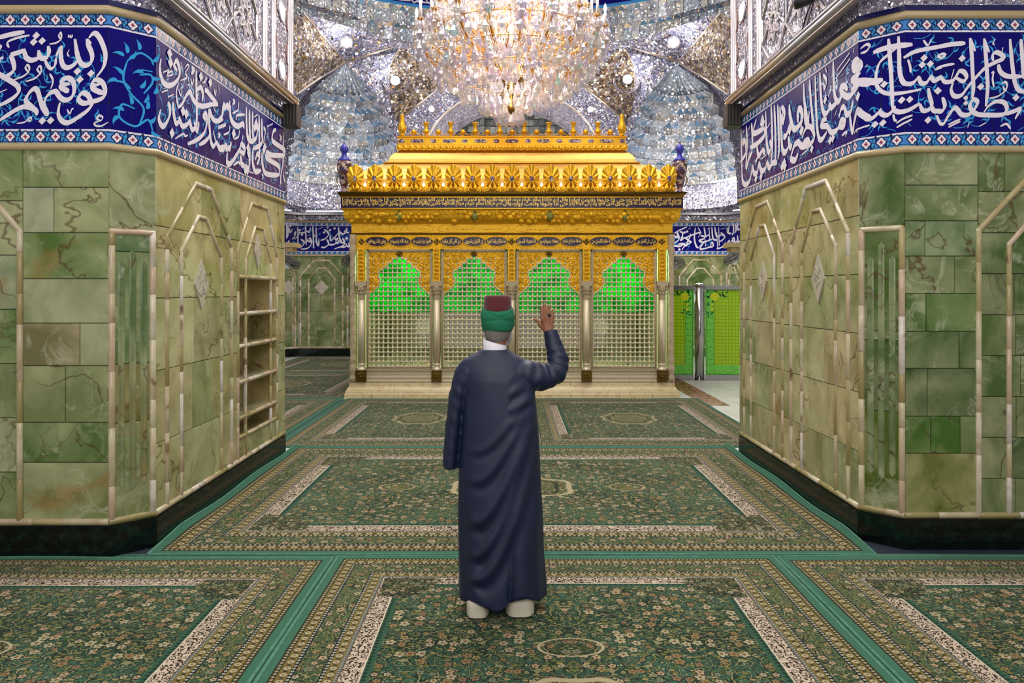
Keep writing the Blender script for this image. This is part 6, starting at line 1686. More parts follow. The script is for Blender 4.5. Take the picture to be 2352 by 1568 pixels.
# left arm hanging inside its sleeve, hand relaxed
chain(mb, [V(-0.185, 0, 1.32), V(-0.245, 0.01, 1.07), V(-0.275, 0.04, 0.91)], [0.05, 0.04, 0.026])
mb.ball(V(-0.277, 0.045, 0.87), 0.04, 12, 10, sc=(0.5, 0.9, 1.1))
for k in range(4): chain(mb, [V(-0.28, 0.02 + k * 0.018, 0.85), V(-0.278, 0.028 + k * 0.018, 0.82), V(-0.27, 0.032 + k * 0.018, 0.797)], [0.0095, 0.009, 0.008], 8)
chain(mb, [V(-0.272, 0.08, 0.88), V(-0.266, 0.09, 0.84), V(-0.262, 0.088, 0.82)], [0.011, 0.01, 0.008], 8)
# right arm raised, open hand, palm away from us
HY_ = 0.09
chain(mb, [V(0.11, 0, 1.315), V(0.2, 0.015, 1.292), V(0.265, 0.03, 1.29), V(0.315, 0.05, 1.33), lp(1265, 778, HY_)], [0.05, 0.046, 0.042, 0.038, 0.026])
wr_ = lp(1263.5, 773, HY_)
kn = [lp(1246.5, 741, HY_ + 0.004), lp(1254, 738.5, HY_), lp(1262.3, 740, HY_), lp(1271, 744, HY_ + 0.004)]
for k_, r in zip(kn, (0.0115, 0.012, 0.0115, 0.0105)): chain(mb, [wr_ + (k_ - wr_) * 0.05 + V((k_.x - wr_.x) * 0.35, 0, 0), wr_.lerp(k_, 0.6) + V(0, 0.004, 0), k_], [0.016, 0.014, r], 10)
mb.ball(lp(1259, 754, HY_ + 0.004), 0.036, 14, 10, sc=(0.86, 0.4, 0.85))
tips = [lp(1245.4, 713.5, HY_ + 0.012), lp(1252.4, 708, HY_ + 0.01), lp(1262.8, 711.5, HY_ + 0.01), lp(1272.2, 721, HY_ + 0.014)]
for a, b, r in zip(kn, tips, (0.0098, 0.0102, 0.0098, 0.0088)):
    m1 = a.lerp(b, 0.42) + V(0, -0.004, 0); m2 = a.lerp(b, 0.74) + V(0, -0.002, 0)
    chain(mb, [a, m1, m2, b], [r * 1.06, r, r * 0.92, r * 0.84], 10)
chain(mb, [lp(1252, 766, HY_ + 0.012), lp(1243, 757, HY_ + 0.02), lp(1235.5, 747.5, HY_ + 0.022), lp(1229, 744.5, HY_ + 0.02)], [0.017, 0.0135, 0.0105, 0.0085], 10)
body = mb.build('body', M_skin, man); soften(body, 0.0042, 4, 0.5)
# nails and ring
nl = MB()
for b, a in zip(tips, kn):
    d = (b - a).normalized(); nl.ball(b + d * 0.001 + V(0, -0.0075, 0.0), 0.0062, 8, 6, sc=(0.85, 0.35, 1.1))
nl.build('fingernails', plain('fingernail', srgb(190, 160, 146), 0.35), man)
rg_ = MB(); rc_ = kn[2].lerp(tips[2], 0.2); rg_.tube([rc_ + V(0.0125 * math.cos(a), 0.0125 * math.sin(a), 0) for a in [2 * PI * i / 20 for i in range(20)]], 0.0028, 6, closed=True)
rg_ = rg_.build('silver_ring', M_steel, man)
st_ = MB(); st_.ball(rc_ + V(0.001, -0.0155, 0.001), 0.0085, 12, 8, sc=(1, 0.6, 1.25)); st_.build('ring_stone', plain('dark_stone', srgb(24, 18, 22), 0.08), rg_)
ey = MB()
for s in (-1, 1): ey.ball(hp(s * 0.032, 0.082, 0.004), 0.0125, 12, 8)
ey.build('eyes', plain('eye', srgb(200, 190, 180), 0.2), man)
# hair and beard
_m = Mat('grey_hair'); _n = _m.noise(_m.n('Mapping', {'Vector': _m.obj(), 'Scale': (1, 1, 0.25)}).outputs[0], 220.0, 3.0)
_m.pbr(_m.mix(_n, srgb(66, 60, 58), srgb(150, 144, 140)), 0.8, 0.0, _m.bump(_n, 0.5, 0.004)); M_hair = _m.m
mb = MB(); C = hp(0, -0.008, 0.03); vs = []; nu, nv = 28, 10
for j in range(nv + 1):
    z = 0.03 - 0.15 * j / nv
    for i in range(nu + 1):
        a = PI + PI * (i / nu) * 1.12 - 0.19
        t = min(1, abs(a - 1.5 * PI) / (PI / 2)); zz = z * (1 - 0.25 * t ** 3)
        e = math.sqrt(max(0.02, 1 - (zz * 0.6 / 0.1) ** 2)); k = 1.045 if j < nv else 0.96
        r = Vector((0.0775 * math.cos(a) * e * k, 0.0945 * math.sin(a) * e * k, zz - 0.008))
        vs.append(C + YAW @ r)
mb.add(vs, [(j * (nu + 1) + i, (j + 1) * (nu + 1) + i, (j + 1) * (nu + 1) + i + 1, j * (nu + 1) + i + 1) for j in range(nv) for i in range(nu)], sm=True)
mb.build('hair', M_hair, man)
mb = MB(); mb.ball(hp(0, 0.07, -0.098), 0.045, 16, 12, sc=(1.1, 0.8, 1.1), M=YAW)
for s in (-1, 1): chain(mb, [hp(s * 0.068, 0.02, -0.04), hp(s * 0.06, 0.045, -0.075), hp(s * 0.03, 0.075, -0.105)], [0.012, 0.016, 0.02], 8)
mb.ball(hp(0, 0.102, -0.052), 0.014, 10, 8, sc=(1.8, 0.6, 0.6), M=YAW)
o = mb.build('beard', plain('white_beard', srgb(196, 188, 180), 0.85), man); soften(o, 0.005, 2)
# collar
mb = MB(); N = 40
vs = []
for (a, b, z, cy) in ((0.066, 0.07, 1.425, 0.002), (0.0665, 0.071, 1.452, 0.006), (0.0655, 0.069, 1.486, 0.01), (0.062, 0.066, 1.488, 0.01), (0.062, 0.066, 1.45, 0.006)):
    for i in range(N):
        t = 2 * PI * i / N; dz = -0.018 * math.cos(t) if z > 1.44 else -0.01 * math.cos(t)
        vs.append(V(-0.034 + a * math.cos(t), cy + b * math.sin(t), z + dz))
mb.add(vs, [(j * N + i, j * N + (i + 1) % N, (j + 1) * N + (i + 1) % N, (j + 1) * N + i) for j in range(4) for i in range(N)], sm=True)
mb.build('white_collar', plain('white_cotton', srgb(226, 222, 232), 0.8), man)
# robe: trunk loft and two sleeves, grown together
_m = Mat('navy_cloth'); _n = _m.noise(_m.obj(), 9.0, 3.0)
_wv = _m.noise(_m.n('Mapping', {'Vector': _m.obj(), 'Scale': (1, 1, 0.2)}).outputs[0], 380.0, 2.0)
_m.pbr(_m.mix(_n, srgb(9, 18, 42), srgb(14, 28, 66)), 0.5, 0.0, _m.bump(_wv, 0.15, 0.002), **{'Sheen Weight': 0.06, 'Sheen Roughness': 0.4, 'Sheen Tint': srgb(120, 150, 200)}); M_robe = _m.m
rings = [(0.035, 0.008, 0.0, 0.238, 0.205), (0.15, 0.006, 0, 0.236, 0.198), (0.3, 0.0, 0, 0.236, 0.185), (0.5, -0.004, 0, 0.234, 0.174), (0.74, -0.007, 0, 0.231, 0.163), (0.9, -0.005, 0, 0.224, 0.157), (1.0, -0.004, 0, 0.218, 0.152), (1.1, -0.008, 0, 0.212, 0.146), (1.2, -0.014, 0, 0.208, 0.138), (1.28, -0.026, 0, 0.208, 0.13), (1.33, -0.034, 0, 0.208, 0.118), (1.365, -0.038, 0, 0.198, 0.105), (1.39, -0.04, 0, 0.172, 0.094), (1.41, -0.038, 0, 0.138, 0.086), (1.43, -0.035, 0.002, 0.1, 0.08), (1.447, -0.034, 0.004, 0.076, 0.078)]
def ringat(z):
    for a, b in zip(rings[:-1], rings[1:]):
        if z <= b[0]: t = (z - a[0]) / (b[0] - a[0]); return [a[i] + (b[i] - a[i]) * t for i in range(5)]
    return rings[-1]
mb = MB(); NU, NZ = 120, 130; vs = []
for j in range(NZ + 1):
    z = 0.035 + (1.447 - 0.035) * j / NZ
    _, cx, cy, a, b = ringat(z)
    for i in range(NU):
        t = 2 * PI * i / NU; c, s = math.cos(t), math.sin(t)
        x, y = a * math.copysign(abs(c) ** 0.92, c), b * math.copysign(abs(s) ** 0.92, s)
        low = max(0.0, 1 - z / 0.95); back = max(0.0, -s)
        d = low * (0.011 * math.sin(6 * t + 1.1 + z) + 0.007 * math.sin(11 * t + 2.2 * z + 0.5)) * (0.6 if s < 0 else 1.0)
        X = cx + x
        for z0, amp, w, cv in ((0.2, 0.016, 0.03, 4.2), (0.34, 0.013, 0.026, 4.6), (0.52, 0.015, 0.03, 4.0), (0.74, 0.010, 0.025, 3.2), (0.9, 0.007, 0.022, 2.4)):
            xx = max(0.0, X + 0.13); zc_ = z0 + cv * xx ** 1.6; sl = cv * 1.6 * xx ** 0.6
            ds_ = (z - zc_) / math.sqrt(1 + sl * sl)
            d += back * (amp * math.exp(-(ds_ / w) ** 2) - amp * 0.8 * math.exp(-((ds_ + 1.8 * w) / w) ** 2)) * min(1, max(0, (X + 0.2) / 0.08))
        if s < 0 and z < 0.5: d -= 0.03 * math.exp(-((X - 0.055 - 0.03 * z) / 0.014) ** 2) * (1 - z / 0.5)
        d += 0.004 * mnoise.noise(V(x * 9, y * 9, z * 5)) * (1 if z < 1.36 else 0.3)
        # arm-side puckers below the raised shoulder
        if X > 0.05 and 0.95 < z < 1.32: d += back * 0.007 * math.sin(70 * (z - 0.5 * X)) * math.exp(-((z - 1.17) / 0.12) ** 2)
        dz = 0.0
        if z < 0.3: dz = (1 - z / 0.3) * (0.02 + 0.085 * math.exp(-((X - 0.115) / 0.08) ** 2) * (s < 0.3) + 0.055 * math.exp(-((X + 0.135) / 0.06) ** 2) * (s < 0.3) - 0.012 * math.exp(-((X + 0.0) / 0.06) ** 2)) * (1 - z / 0.3) ** 0.5
        if z > 1.44: dz = 0.0
        n_ = V(c / a, s / b, 0).normalized()
        vs.append(V(X, cy + y, max(0.012, z + dz)) + n_ * d)
fs = [(j * NU + i, j * NU + (i + 1) % NU, (j + 1) * NU + (i + 1) % NU, (j + 1) * NU + i) for j in range(NZ) for i in range(NU)]
fs.append(tuple(range(NU - 1, -1, -1))); fs.append(tuple(NZ * NU + i for i in range(NU)))
mb.add(vs, fs, sm=True)
def sleeve(mb, path, rx, ry, wr, n=36, sub=10, seed=1.0):
    """loft along a path, radii in and across the picture plane, wrinkles of strength wr"""
    P = catmull([tuple(p) + (a, b, w) for p, a, b, w in zip(path, rx, ry, wr)], sub); k = len(P); vs = []
    for i, p in enumerate(P):
        d = V(*P[min(i + 1, k - 1)][:3]) - V(*P[max(i - 1, 0)][:3]); d.normalize()
        yv = V(0, 1, 0); yv = (yv - d * yv.dot(d)).normalized(); xv = yv.cross(d)
        for j in range(n):
            t = 2 * PI * j / n
            w = p[5] * (math.sin(i * 1.05 + 2.2 * math.sin(t + seed)) * 0.6 + math.sin(i * 0.55 + 3 * t + seed) * 0.5)
            vs.append(V(*p[:3]) + xv * (p[3] + w) * math.cos(t) + yv * (p[4] + w) * math.sin(t))
    fs = [(i * n + j, i * n + (j + 1) % n, (i + 1) * n + (j + 1) % n, (i + 1) * n + j) for i in range(k - 1) for j in range(n)]
    fs.append(tuple(range(n - 1, -1, -1))); fs.append(tuple((k - 1) * n + j for j in range(n)))
    # outward winding
    mb.add(vs, fs, sm=True)
sleeve(mb, [V(-0.12, 0, 1.355), V(-0.185, 0, 1.315), V(-0.228, 0.002, 1.22), V(-0.252, 0.006, 1.1), V(-0.27, 0.012, 0.96), V(-0.281, 0.018, 0.84), V(-0.2835, 0.022, 0.785)], [0.05, 0.068, 0.056, 0.05, 0.047, 0.046, 0.045], [0.075, 0.09, 0.085, 0.08, 0.08, 0.083, 0.085], [0, 0.002, 0.004, 0.003, 0.002, 0.001, 0.0])
sleeve(mb, [V(0.02, 0, 1.33), V(0.1, 0, 1.315), V(0.19, 0.01, 1.294), V(0.265, 0.03, 1.292), V(0.32, 0.05, 1.328), V(0.325, 0.065, 1.39), V(0.306, 0.078, 1.46), V(0.288, 0.085, 1.53), V(0.284, 0.088, 1.548)], [0.075, 0.083, 0.082, 0.072, 0.064, 0.06, 0.05, 0.041, 0.04], [0.09, 0.095, 0.09, 0.08, 0.07, 0.062, 0.052, 0.043, 0.042], [0, 0.003, 0.004, 0.006, 0.007, 0.006, 0.002, 0.001, 0], seed=0.4)
robe = mb.build('robe', M_robe, man); soften(robe, 0.0065, 3, 0.5)
# turban and cap
mb = MB(); N = 64; vs = []; prof = [(0.07, 1.548), (0.083, 1.553), (0.0905, 1.57), (0.0955, 1.595), (0.097, 1.62), (0.0955, 1.645), (0.0915, 1.665), (0.085, 1.68), (0.075, 1.684), (0.066, 1.675)]
prof = catmull(prof, 4)
for r, z in prof:
    for i in range(N):
        t = 2 * PI * i / N; back = max(0, -math.sin(t))
        f = 0.0
        for (z0, sl, amp) in ((1.612, 0.0, 0.0032), (1.642, 0.0, 0.0), ): f -= amp * math.exp(-((z - z0 - sl * math.cos(t)) / 0.0045) ** 2)
        zc1 = 1.655 - 0.055 * math.cos(t + 0.4) ; f -= 0.0035 * math.exp(-((z - zc1) / 0.005) ** 2)
        zc2 = 1.64 + 0.04 * math.cos(t - 0.5); f -= 0.003 * math.exp(-((z - zc2) / 0.005) ** 2)
        f += 0.0015 * math.sin(3 * t + z * 60)
        tilt = -0.014 * math.sin(t) * ((z - 1.55) / 0.13)     # folds dip at the back of the head
        vs.append(V(-0.017 + (r + f) * math.cos(t), 0.012 + (r * 1.1 + f) * math.sin(t), z + 0.02 * math.sin(t) * max(0, (z - 1.64) / 0.04)))
k = len(prof)
mb.add(vs, [(j * N + i, j * N + (i + 1) % N, (j + 1) * N + (i + 1) % N, (j + 1) * N + i) for j in range(k - 1) for i in range(N)], sm=True)
_m = Mat('green_turban'); _n = _m.noise(_m.n('Mapping', {'Vector': _m.obj(), 'Scale': (1, 1, 3)}).outputs[0], 60.0, 3.0)
_m.pbr(_m.mix(_n, srgb(6, 88, 62), srgb(10, 116, 82)), 0.85, 0.0, _m.bump(_n, 0.2, 0.003)); mb.build('green_turban', _m.m, man)
mb = MB(); mb.lathe([(0.079, 1.64), (0.079, 1.68), (0.0785, 1.72), (0.078, 1.738), (0.075, 1.747), (0.066, 1.751), (0.03, 1.752), (0.0, 1.752)], (-0.017, 0.012, 0), 40, sy=1.08)
_m = Mat('maroon_felt'); _m.pbr(srgb(86, 26, 34), 0.9, 0.0, _m.bump(_m.noise(_m.obj(), 300.0, 2.0), 0.2, 0.002), **{'Sheen Weight': 0.2}); mb.build('maroon_cap', _m.m, man)
# white trouser hems and dark shoes
M_linen = plain('white_linen', srgb(214, 206, 188), 0.8)
for (x, y, w, z1) in ((-0.125, -0.145, 0.062, 0.075), (0.108, -0.13, 0.08, 0.085)):
    mb = MB(); n = 30; vs = []
    for (k_, z) in ((0.97, -0.004), (1.0, 0.05), (1.0, z1), (0.62, 0.16)):
        for i in range(n):
            t = 2 * PI * i / n; q = 1 + 0.04 * math.sin(5 * t)
            vs.append(V(x + w * k_ * q * math.cos(t), y + 0.05 + (0.05 if z > 0.12 else 0) + 0.065 * k_ * q * math.sin(t), z))
    fs = [(j * n + i, j * n + (i + 1) % n, (j + 1) * n + (i + 1) % n, (j + 1) * n + i) for j in range(3) for i in range(n)]
    mb.add(vs, fs, sm=True); mb.build('trouser_hem', M_linen, man)
for (x, y) in ((-0.1, -0.02), (0.135, -0.005)):
    mb = MB(); chain(mb, [V(x, y - 0.02, 0.03), V(x, y + 0.12, 0.035), V(x + 0.01, y + 0.22, 0.028)], [0.042, 0.044, 0.034]); mb.box((x - 0.048, y - 0.06, -0.002), (x + 0.048, y + 0.24, 0.012))
    o = mb.build('black_shoe', M_black, man); soften(o, 0.006, 2)
# ------------------------------------------------------------------ chandelier
CHX, CHY = -0.015, 12.0
ch = empty('crystal_chandelier', (CHX, CHY, 4.42)); tag(ch, 'huge crystal chandelier with gilt arms and candle lamps above the shrine', 'chandelier')
M_gilt = make_metal('chandelier_gilt', srgb(236, 186, 104), srgb(200, 138, 62), 0.3, 12.0, 0.0, 0.7)
M_crys = Mat('crystal'); _t = M_crys.attr()
_lw = M_crys.n('LayerWeight', {0: 0.35}).outputs['Facing']
_g = M_crys.n('BsdfGlossy', {0: M_crys.mix(0.7, (1, 1, 1, 1), _t), 1: 0.03}); _tr = M_crys.n('BsdfTransparent', {0: (0.97, 0.95, 0.94, 1)})
_tl = M_crys.n('BsdfTranslucent', {0: M_crys.mix(0.5, (1, 0.95, 0.9, 1), _t)}); _df = M_crys.n('BsdfDiffuse', {0: M_crys.mix(0.85, (1, 0.92, 0.92, 1), _t)})
_m1 = M_crys.n('MixShader', {0: 0.5, 1: _tl.outputs[0], 2: _df.outputs[0]})
_m2 = M_crys.n('MixShader', {0: 0.45, 1: _tr.outputs[0], 2: _g.outputs[0]})
_m3 = M_crys.n('MixShader', {0: 0.38, 1: _m2.outputs[0], 2: _m1.outputs[0]})
M_crys.t.links.new(_m3.outputs[0], M_crys.out.inputs[0]); M_crys = M_crys.m
M_candle = plain('candle_sleeve', srgb(232, 222, 226), 0.4)
M_flame = glow('candle_flame', (1.0, 0.9, 0.76, 1), 22.0)
B0 = 4.42
def zc(py): return EYE + (HY - py) / F * CHY - B0
CT = [(1, 0.93, 0.9, 1), (0.86, 0.78, 1, 1), (1, 0.97, 0.92, 1), (0.8, 0.74, 0.98, 1), (1, 0.84, 0.76, 1), (0.96, 0.96, 1, 1)]
RARE = [(0.4, 0.8, 1, 1), (1, 0.75, 0.5, 1), (0.5, 1, 0.8, 1), (0.7, 0.5, 1, 1)]
def drop(mb, p, L, w, rnd):
    """faceted pear-shaped pendant hanging from p"""
    t = rnd.choice(RARE) if rnd.random() < 0.05 else rnd.choice(CT); k = 6; a0 = rnd.uniform(0, 6)
    prof = [(0.12, 0.0), (0.5, -0.35), (1.0, -0.68), (0.55, -0.9)]
    vs = [V(*p)]
    for r, z in prof:
        for i in range(k):
            a = a0 + 2 * PI * i / k; vs.append(V(p[0] + w * r * math.cos(a), p[1] + w * r * math.sin(a), p[2] + L * z))
    vs.append(V(p[0], p[1], p[2] - L)); n = len(prof)
    fs = [(0, 1 + (i + 1) % k, 1 + i) for i in range(k)]
    for j in range(n - 1):
        for i in range(k): fs.append((1 + j * k + i, 1 + j * k + (i + 1) % k, 1 + (j + 1) * k + (i + 1) % k, 1 + (j + 1) * k + i))
    fs += [(1 + (n - 1) * k + i, 1 + (n - 1) * k + (i + 1) % k, len(vs) - 1) for i in range(k)]
    mb.add(vs, [f[::-1] for f in fs], t)
def bead(mb, p, r, rnd):
    t = rnd.choice(CT); vs = [V(p[0] + r, p[1], p[2]), V(p[0], p[1] + r, p[2]), V(p[0] - r, p[1], p[2]), V(p[0], p[1] - r, p[2]), V(p[0], p[1], p[2] + r), V(p[0], p[1], p[2] - r)]
    mb.add(vs, [(0, 1, 4), (1, 2, 4), (2, 3, 4), (3, 0, 4), (1, 0, 5), (2, 1, 5), (3, 2, 5), (0, 3, 5)], t)
# centre column
mb = MB()
mb.lathe([(0.0, zc(262)), (0.05, zc(258)), (0.07, zc(245)), (0.03, zc(238)), (0.05, zc(215)), (0.1, zc(205)), (0.12, zc(192)), (0.19, zc(186)), (0.21, zc(178)), (0.19, zc(168)), (0.08, zc(163)), (0.06, zc(158))], n=28); mb.build('chandelier_hub', M_bronze, ch)
mb = MB(); mb.lathe([(0.06, zc(158)), (0.09, zc(148)), (0.13, zc(125)), (0.09, zc(112)), (0.11, zc(100)), (0.15, zc(78)), (0.1, zc(60)), (0.06, zc(52)), (0.05, zc(40)), (0.09, zc(25)), (0.12, zc(0)), (0.07, zc(-20)), (0.04, zc(-30)), (0.04, zc(-330))], n=24); mb.build('chandelier_stem', plain('cut_glass_stem', srgb(255, 226, 206), 0.1, 0.2), ch)
rndc = random.Random(77)
indiv, mass = [], MB()
def arm(R0, z0, R1, zlow, zend, ang, r=0.021):
    ca, sa = math.cos(ang), math.sin(ang)
    P = catmull([(R0, z0), (R0 + (R1 - R0) * 0.3, zlow + 0.06), (R0 + (R1 - R0) * 0.62, zlow), (R0 + (R1 - R0) * 0.9, zlow + (zend - zlow) * 0.35), (R1, zend)], 5)
    mb = MB(); mb.tube([V(q * ca, q * sa, z) for q, z in P], r, 7)
    for d in (-0.03, 0.03): mb.tube([V(q * ca - d * sa, q * sa + d * ca, z - 0.03) for q, z in P[:-3]], 0.007, 5)
    o = mb.build('gilt_arm', M_gilt, ch)
    b = MB(); e = V(R1 * ca, R1 * sa, zend)
    b.lathe([(0.02, 0.0), (0.05, 0.012), (0.062, 0.03), (0.03, 0.03), (0.02, 0.05)], e, 12); b.build('drip_pan', M_gilt, o)
    b = MB(); b.lathe([(0.021, 0.04), (0.021, 0.24), (0.012, 0.245)], e, 10); b.build('candle_sleeve', M_candle, o)
    b = MB(); b.lathe([(0.012, 0.245), (0.024, 0.27), (0.026, 0.295), (0.012, 0.345), (0.0, 0.375)], e, 10); b.build('flame_bulb', M_flame, o)
    # pendants strung along the arm and under the pan
    for i, (q, z) in enumerate(P[2:-1]):
        if i % 2 == 0:
            for d in (-0.06, 0.06):
                L = rndc.uniform(0.09, 0.17); bead(mass, (q * ca - d * sa, q * sa + d * ca, z - 0.03), 0.016, rndc); drop(mass, (q * ca - d * sa, q * sa + d * ca, z - 0.05), L, L * 0.28, rndc)
    for k in range(8):
        a = 2 * PI * k / 8; pp = (e.x + 0.07 * math.cos(a), e.y + 0.07 * math.sin(a), e.z + 0.005)
        bead(mass, pp, 0.013, rndc); drop(mass, (pp[0], pp[1], pp[2] - 0.02), rndc.uniform(0.09, 0.16), 0.032, rndc)
    L = rndc.uniform(0.2, 0.3); indiv.append(((e.x, e.y, e.z - 0.02), L, L * 0.26))
    # garland from pan to pan
    for k in range(1, 9):
        t = k / 9; a2 = ang + t * step_a; zz = zend + 0.02 - 0.2 * math.sin(PI * t); bead(mass, (R1 * math.cos(a2), R1 * math.sin(a2), zz), 0.018, rndc)
        if k % 2: drop(mass, (R1 * math.cos(a2), R1 * math.sin(a2), zz - 0.02), 0.1, 0.028, rndc)
for (n, R0, z0, R1, zl, ze, ph) in ((20, 0.2, zc(178), 1.52, zc(150), zc(78), 0.1), (18, 0.18, zc(170), 1.3, zc(118), zc(45), 0.25), (15, 0.12, zc(120), 1.02, zc(92), zc(30), 0.0), (13, 0.12, zc(60), 1.22, zc(30), zc(-25), 0.3), (11, 0.1, zc(20), 0.8, zc(-20), zc(-60), 0.0)):
    step_a = 2 * PI / n
    for k in range(n): arm(R0, z0, R1, zl, ze, ph + step_a * k)
# hanging skirts of crystal, ring by ring, drawn in towards the foot
for (R, py, n, L) in ((1.5, 118, 76, 0.2), (1.42, 140, 72, 0.22), (1.28, 158, 66, 0.24), (1.12, 176, 60, 0.26), (0.95, 190, 52, 0.26), (0.78, 202, 44, 0.26), (0.6, 214, 36, 0.26), (0.45, 224, 28, 0.28), (0.3, 236, 20, 0.28), (0.18, 250, 12, 0.28), (1.2, 100, 60, 0.2), (0.95, 80, 50, 0.2), (0.7, 60, 44, 0.2), (1.0, 20, 54, 0.18), (0.75, 0, 44, 0.18), (1.3, 60, 64, 0.18), (0.5, 100, 36, 0.22), (0.4, 140, 30, 0.22)):
    n = int(n * 1.15)
    for k in range(n):
        a = 2 * PI * (k + rndc.uniform(-0.3, 0.3)) / n
        if rndc.random() < 0.2: continue
        q = R * rndc.uniform(0.96, 1.04); z = zc(py) + rndc.uniform(-0.05, 0.05)
        LL = L * rndc.uniform(0.4, 0.95)
        p = (q * math.cos(a), q * math.sin(a), z)
        for j in range(3): bead(mass, (p[0], p[1], z + 0.035 * (j + 1)), 0.016, rndc)
        drop(mass, p, LL, LL * rndc.uniform(0.2, 0.3), rndc)
for k in range(9):
    a = 2 * PI * k / 9; indiv.append(((0.16 * math.cos(a), 0.16 * math.sin(a), zc(262)), 0.2, 0.05))
fr_ = [((q * math.cos(a), q * math.sin(a), zc(py)), 0.26, 0.075) for (q, py, n) in ((1.48, 108, 18), (1.15, 150, 16), (0.8, 180, 14)) for a in [-PI * (0.04 + 0.92 * i / (n - 1)) for i in range(n)]]
indiv += fr_
front = sorted(indiv, key=lambda t: -(t[1] * 10 - t[0][1]))
for i, (p, L, w) in enumerate(front):
    if i < 99:
        b = MB(); drop(b, p, L, w, rndc); b.build('crystal_pendant', M_crys, ch)
    else: drop(mass, p, L, w, rndc)
b = MB(); drop(b, (0, 0, zc(262)), 0.2, 0.09, rndc); b.build('crystal_pendant', M_crys, ch)
mo = mass.build('crystal_strands', M_crys, ch); mo['kind'] = 'stuff'
# gilt rings that carry the skirts
mb = MB()
for R, py in ((1.5, 116), (1.28, 156), (0.95, 188), (0.6, 212), (1.2, 98), (0.7, 58)):
    mb.tube([V(R * math.cos(a), R * math.sin(a), zc(py) + 0.1) for a in [2 * PI * i / 64 for i in range(64)]], 0.009, 5, closed=True)
mb.build('gilt_ring', M_gilt, ch)
for (x, y, z, e) in ((0, 0, zc(20), 120), (0.7, -0.5, zc(60), 45), (-0.7, -0.5, zc(60), 45), (0.0, 0.8, zc(60), 45), (0, -1.0, zc(110), 40), (0.5, 0.2, zc(150), 40), (-0.5, 0.2, zc(150), 40), (0, -0.3, zc(200), 30)):
    plight('chandelier_glow', (CHX + x, CHY + y, B0 + z), e, (1, 0.86, 0.7), 0.25)
# ------------------------------------------------------------------ green glass partition, posts
YB = 14.93
M_lime = Mat('printed_green_glass'); x, y, z = M_lime.sep(M_lime.obj())
def _grid(m, x, z, p):
    u = m.math('ABSOLUTE', m.math('SUBTRACT', m.math('FRACT', m.math('DIVIDE', x, p)), 0.5)); v = m.math('ABSOLUTE', m.math('SUBTRACT', m.math('FRACT', m.math('DIVIDE', z, p)), 0.5))
    return m.math('MAXIMUM', u, v)
_g = _grid(M_lime, x, z, 0.068)
_grad = M_lime.noise(M_lime.obj(), 1.2, 1.0)
_c = M_lime.mix(M_lime.step(_g, 0.36, 0.03), srgb(190, 206, 0), srgb(226, 240, 40))
_c = M_lime.mix(M_lime.step(_g, 0.2, 0.03), _c, srgb(206, 226, 120))
def _edge(m):
    return m.attr()
_e = M_lime.n('Attribute', None, attribute_name='edge').outputs['Fac']
_v = M_lime.vor(M_lime.obj(), 22.0, dim='3D')
_bd = M_lime.mix(M_lime.step(_v.outputs['Distance'], 0.3, 0.05), srgb(160, 236, 110), srgb(120, 206, 90))
_c2 = M_lime.mix(M_lime.step(_e, 0.5, 0.01), _c, _bd)
_p = M_lime.n('BsdfPrincipled', {'Base Color': _c2, 'Roughness': 0.12})
_tr = M_lime.n('BsdfTranslucent', {0: _c2})
_mx = M_lime.n('MixShader', {0: 0.5, 1: _p.outputs[0], 2: _tr.outputs[0]})
M_lime.t.links.new(_mx.outputs[0], M_lime.out.inputs[0]); M_lime = M_lime.m
M_leafg = plain('dark_green_print', srgb(14, 110, 52), 0.2)
M_yellowg = plain('yellow_print', srgb(206, 218, 20), 0.2)
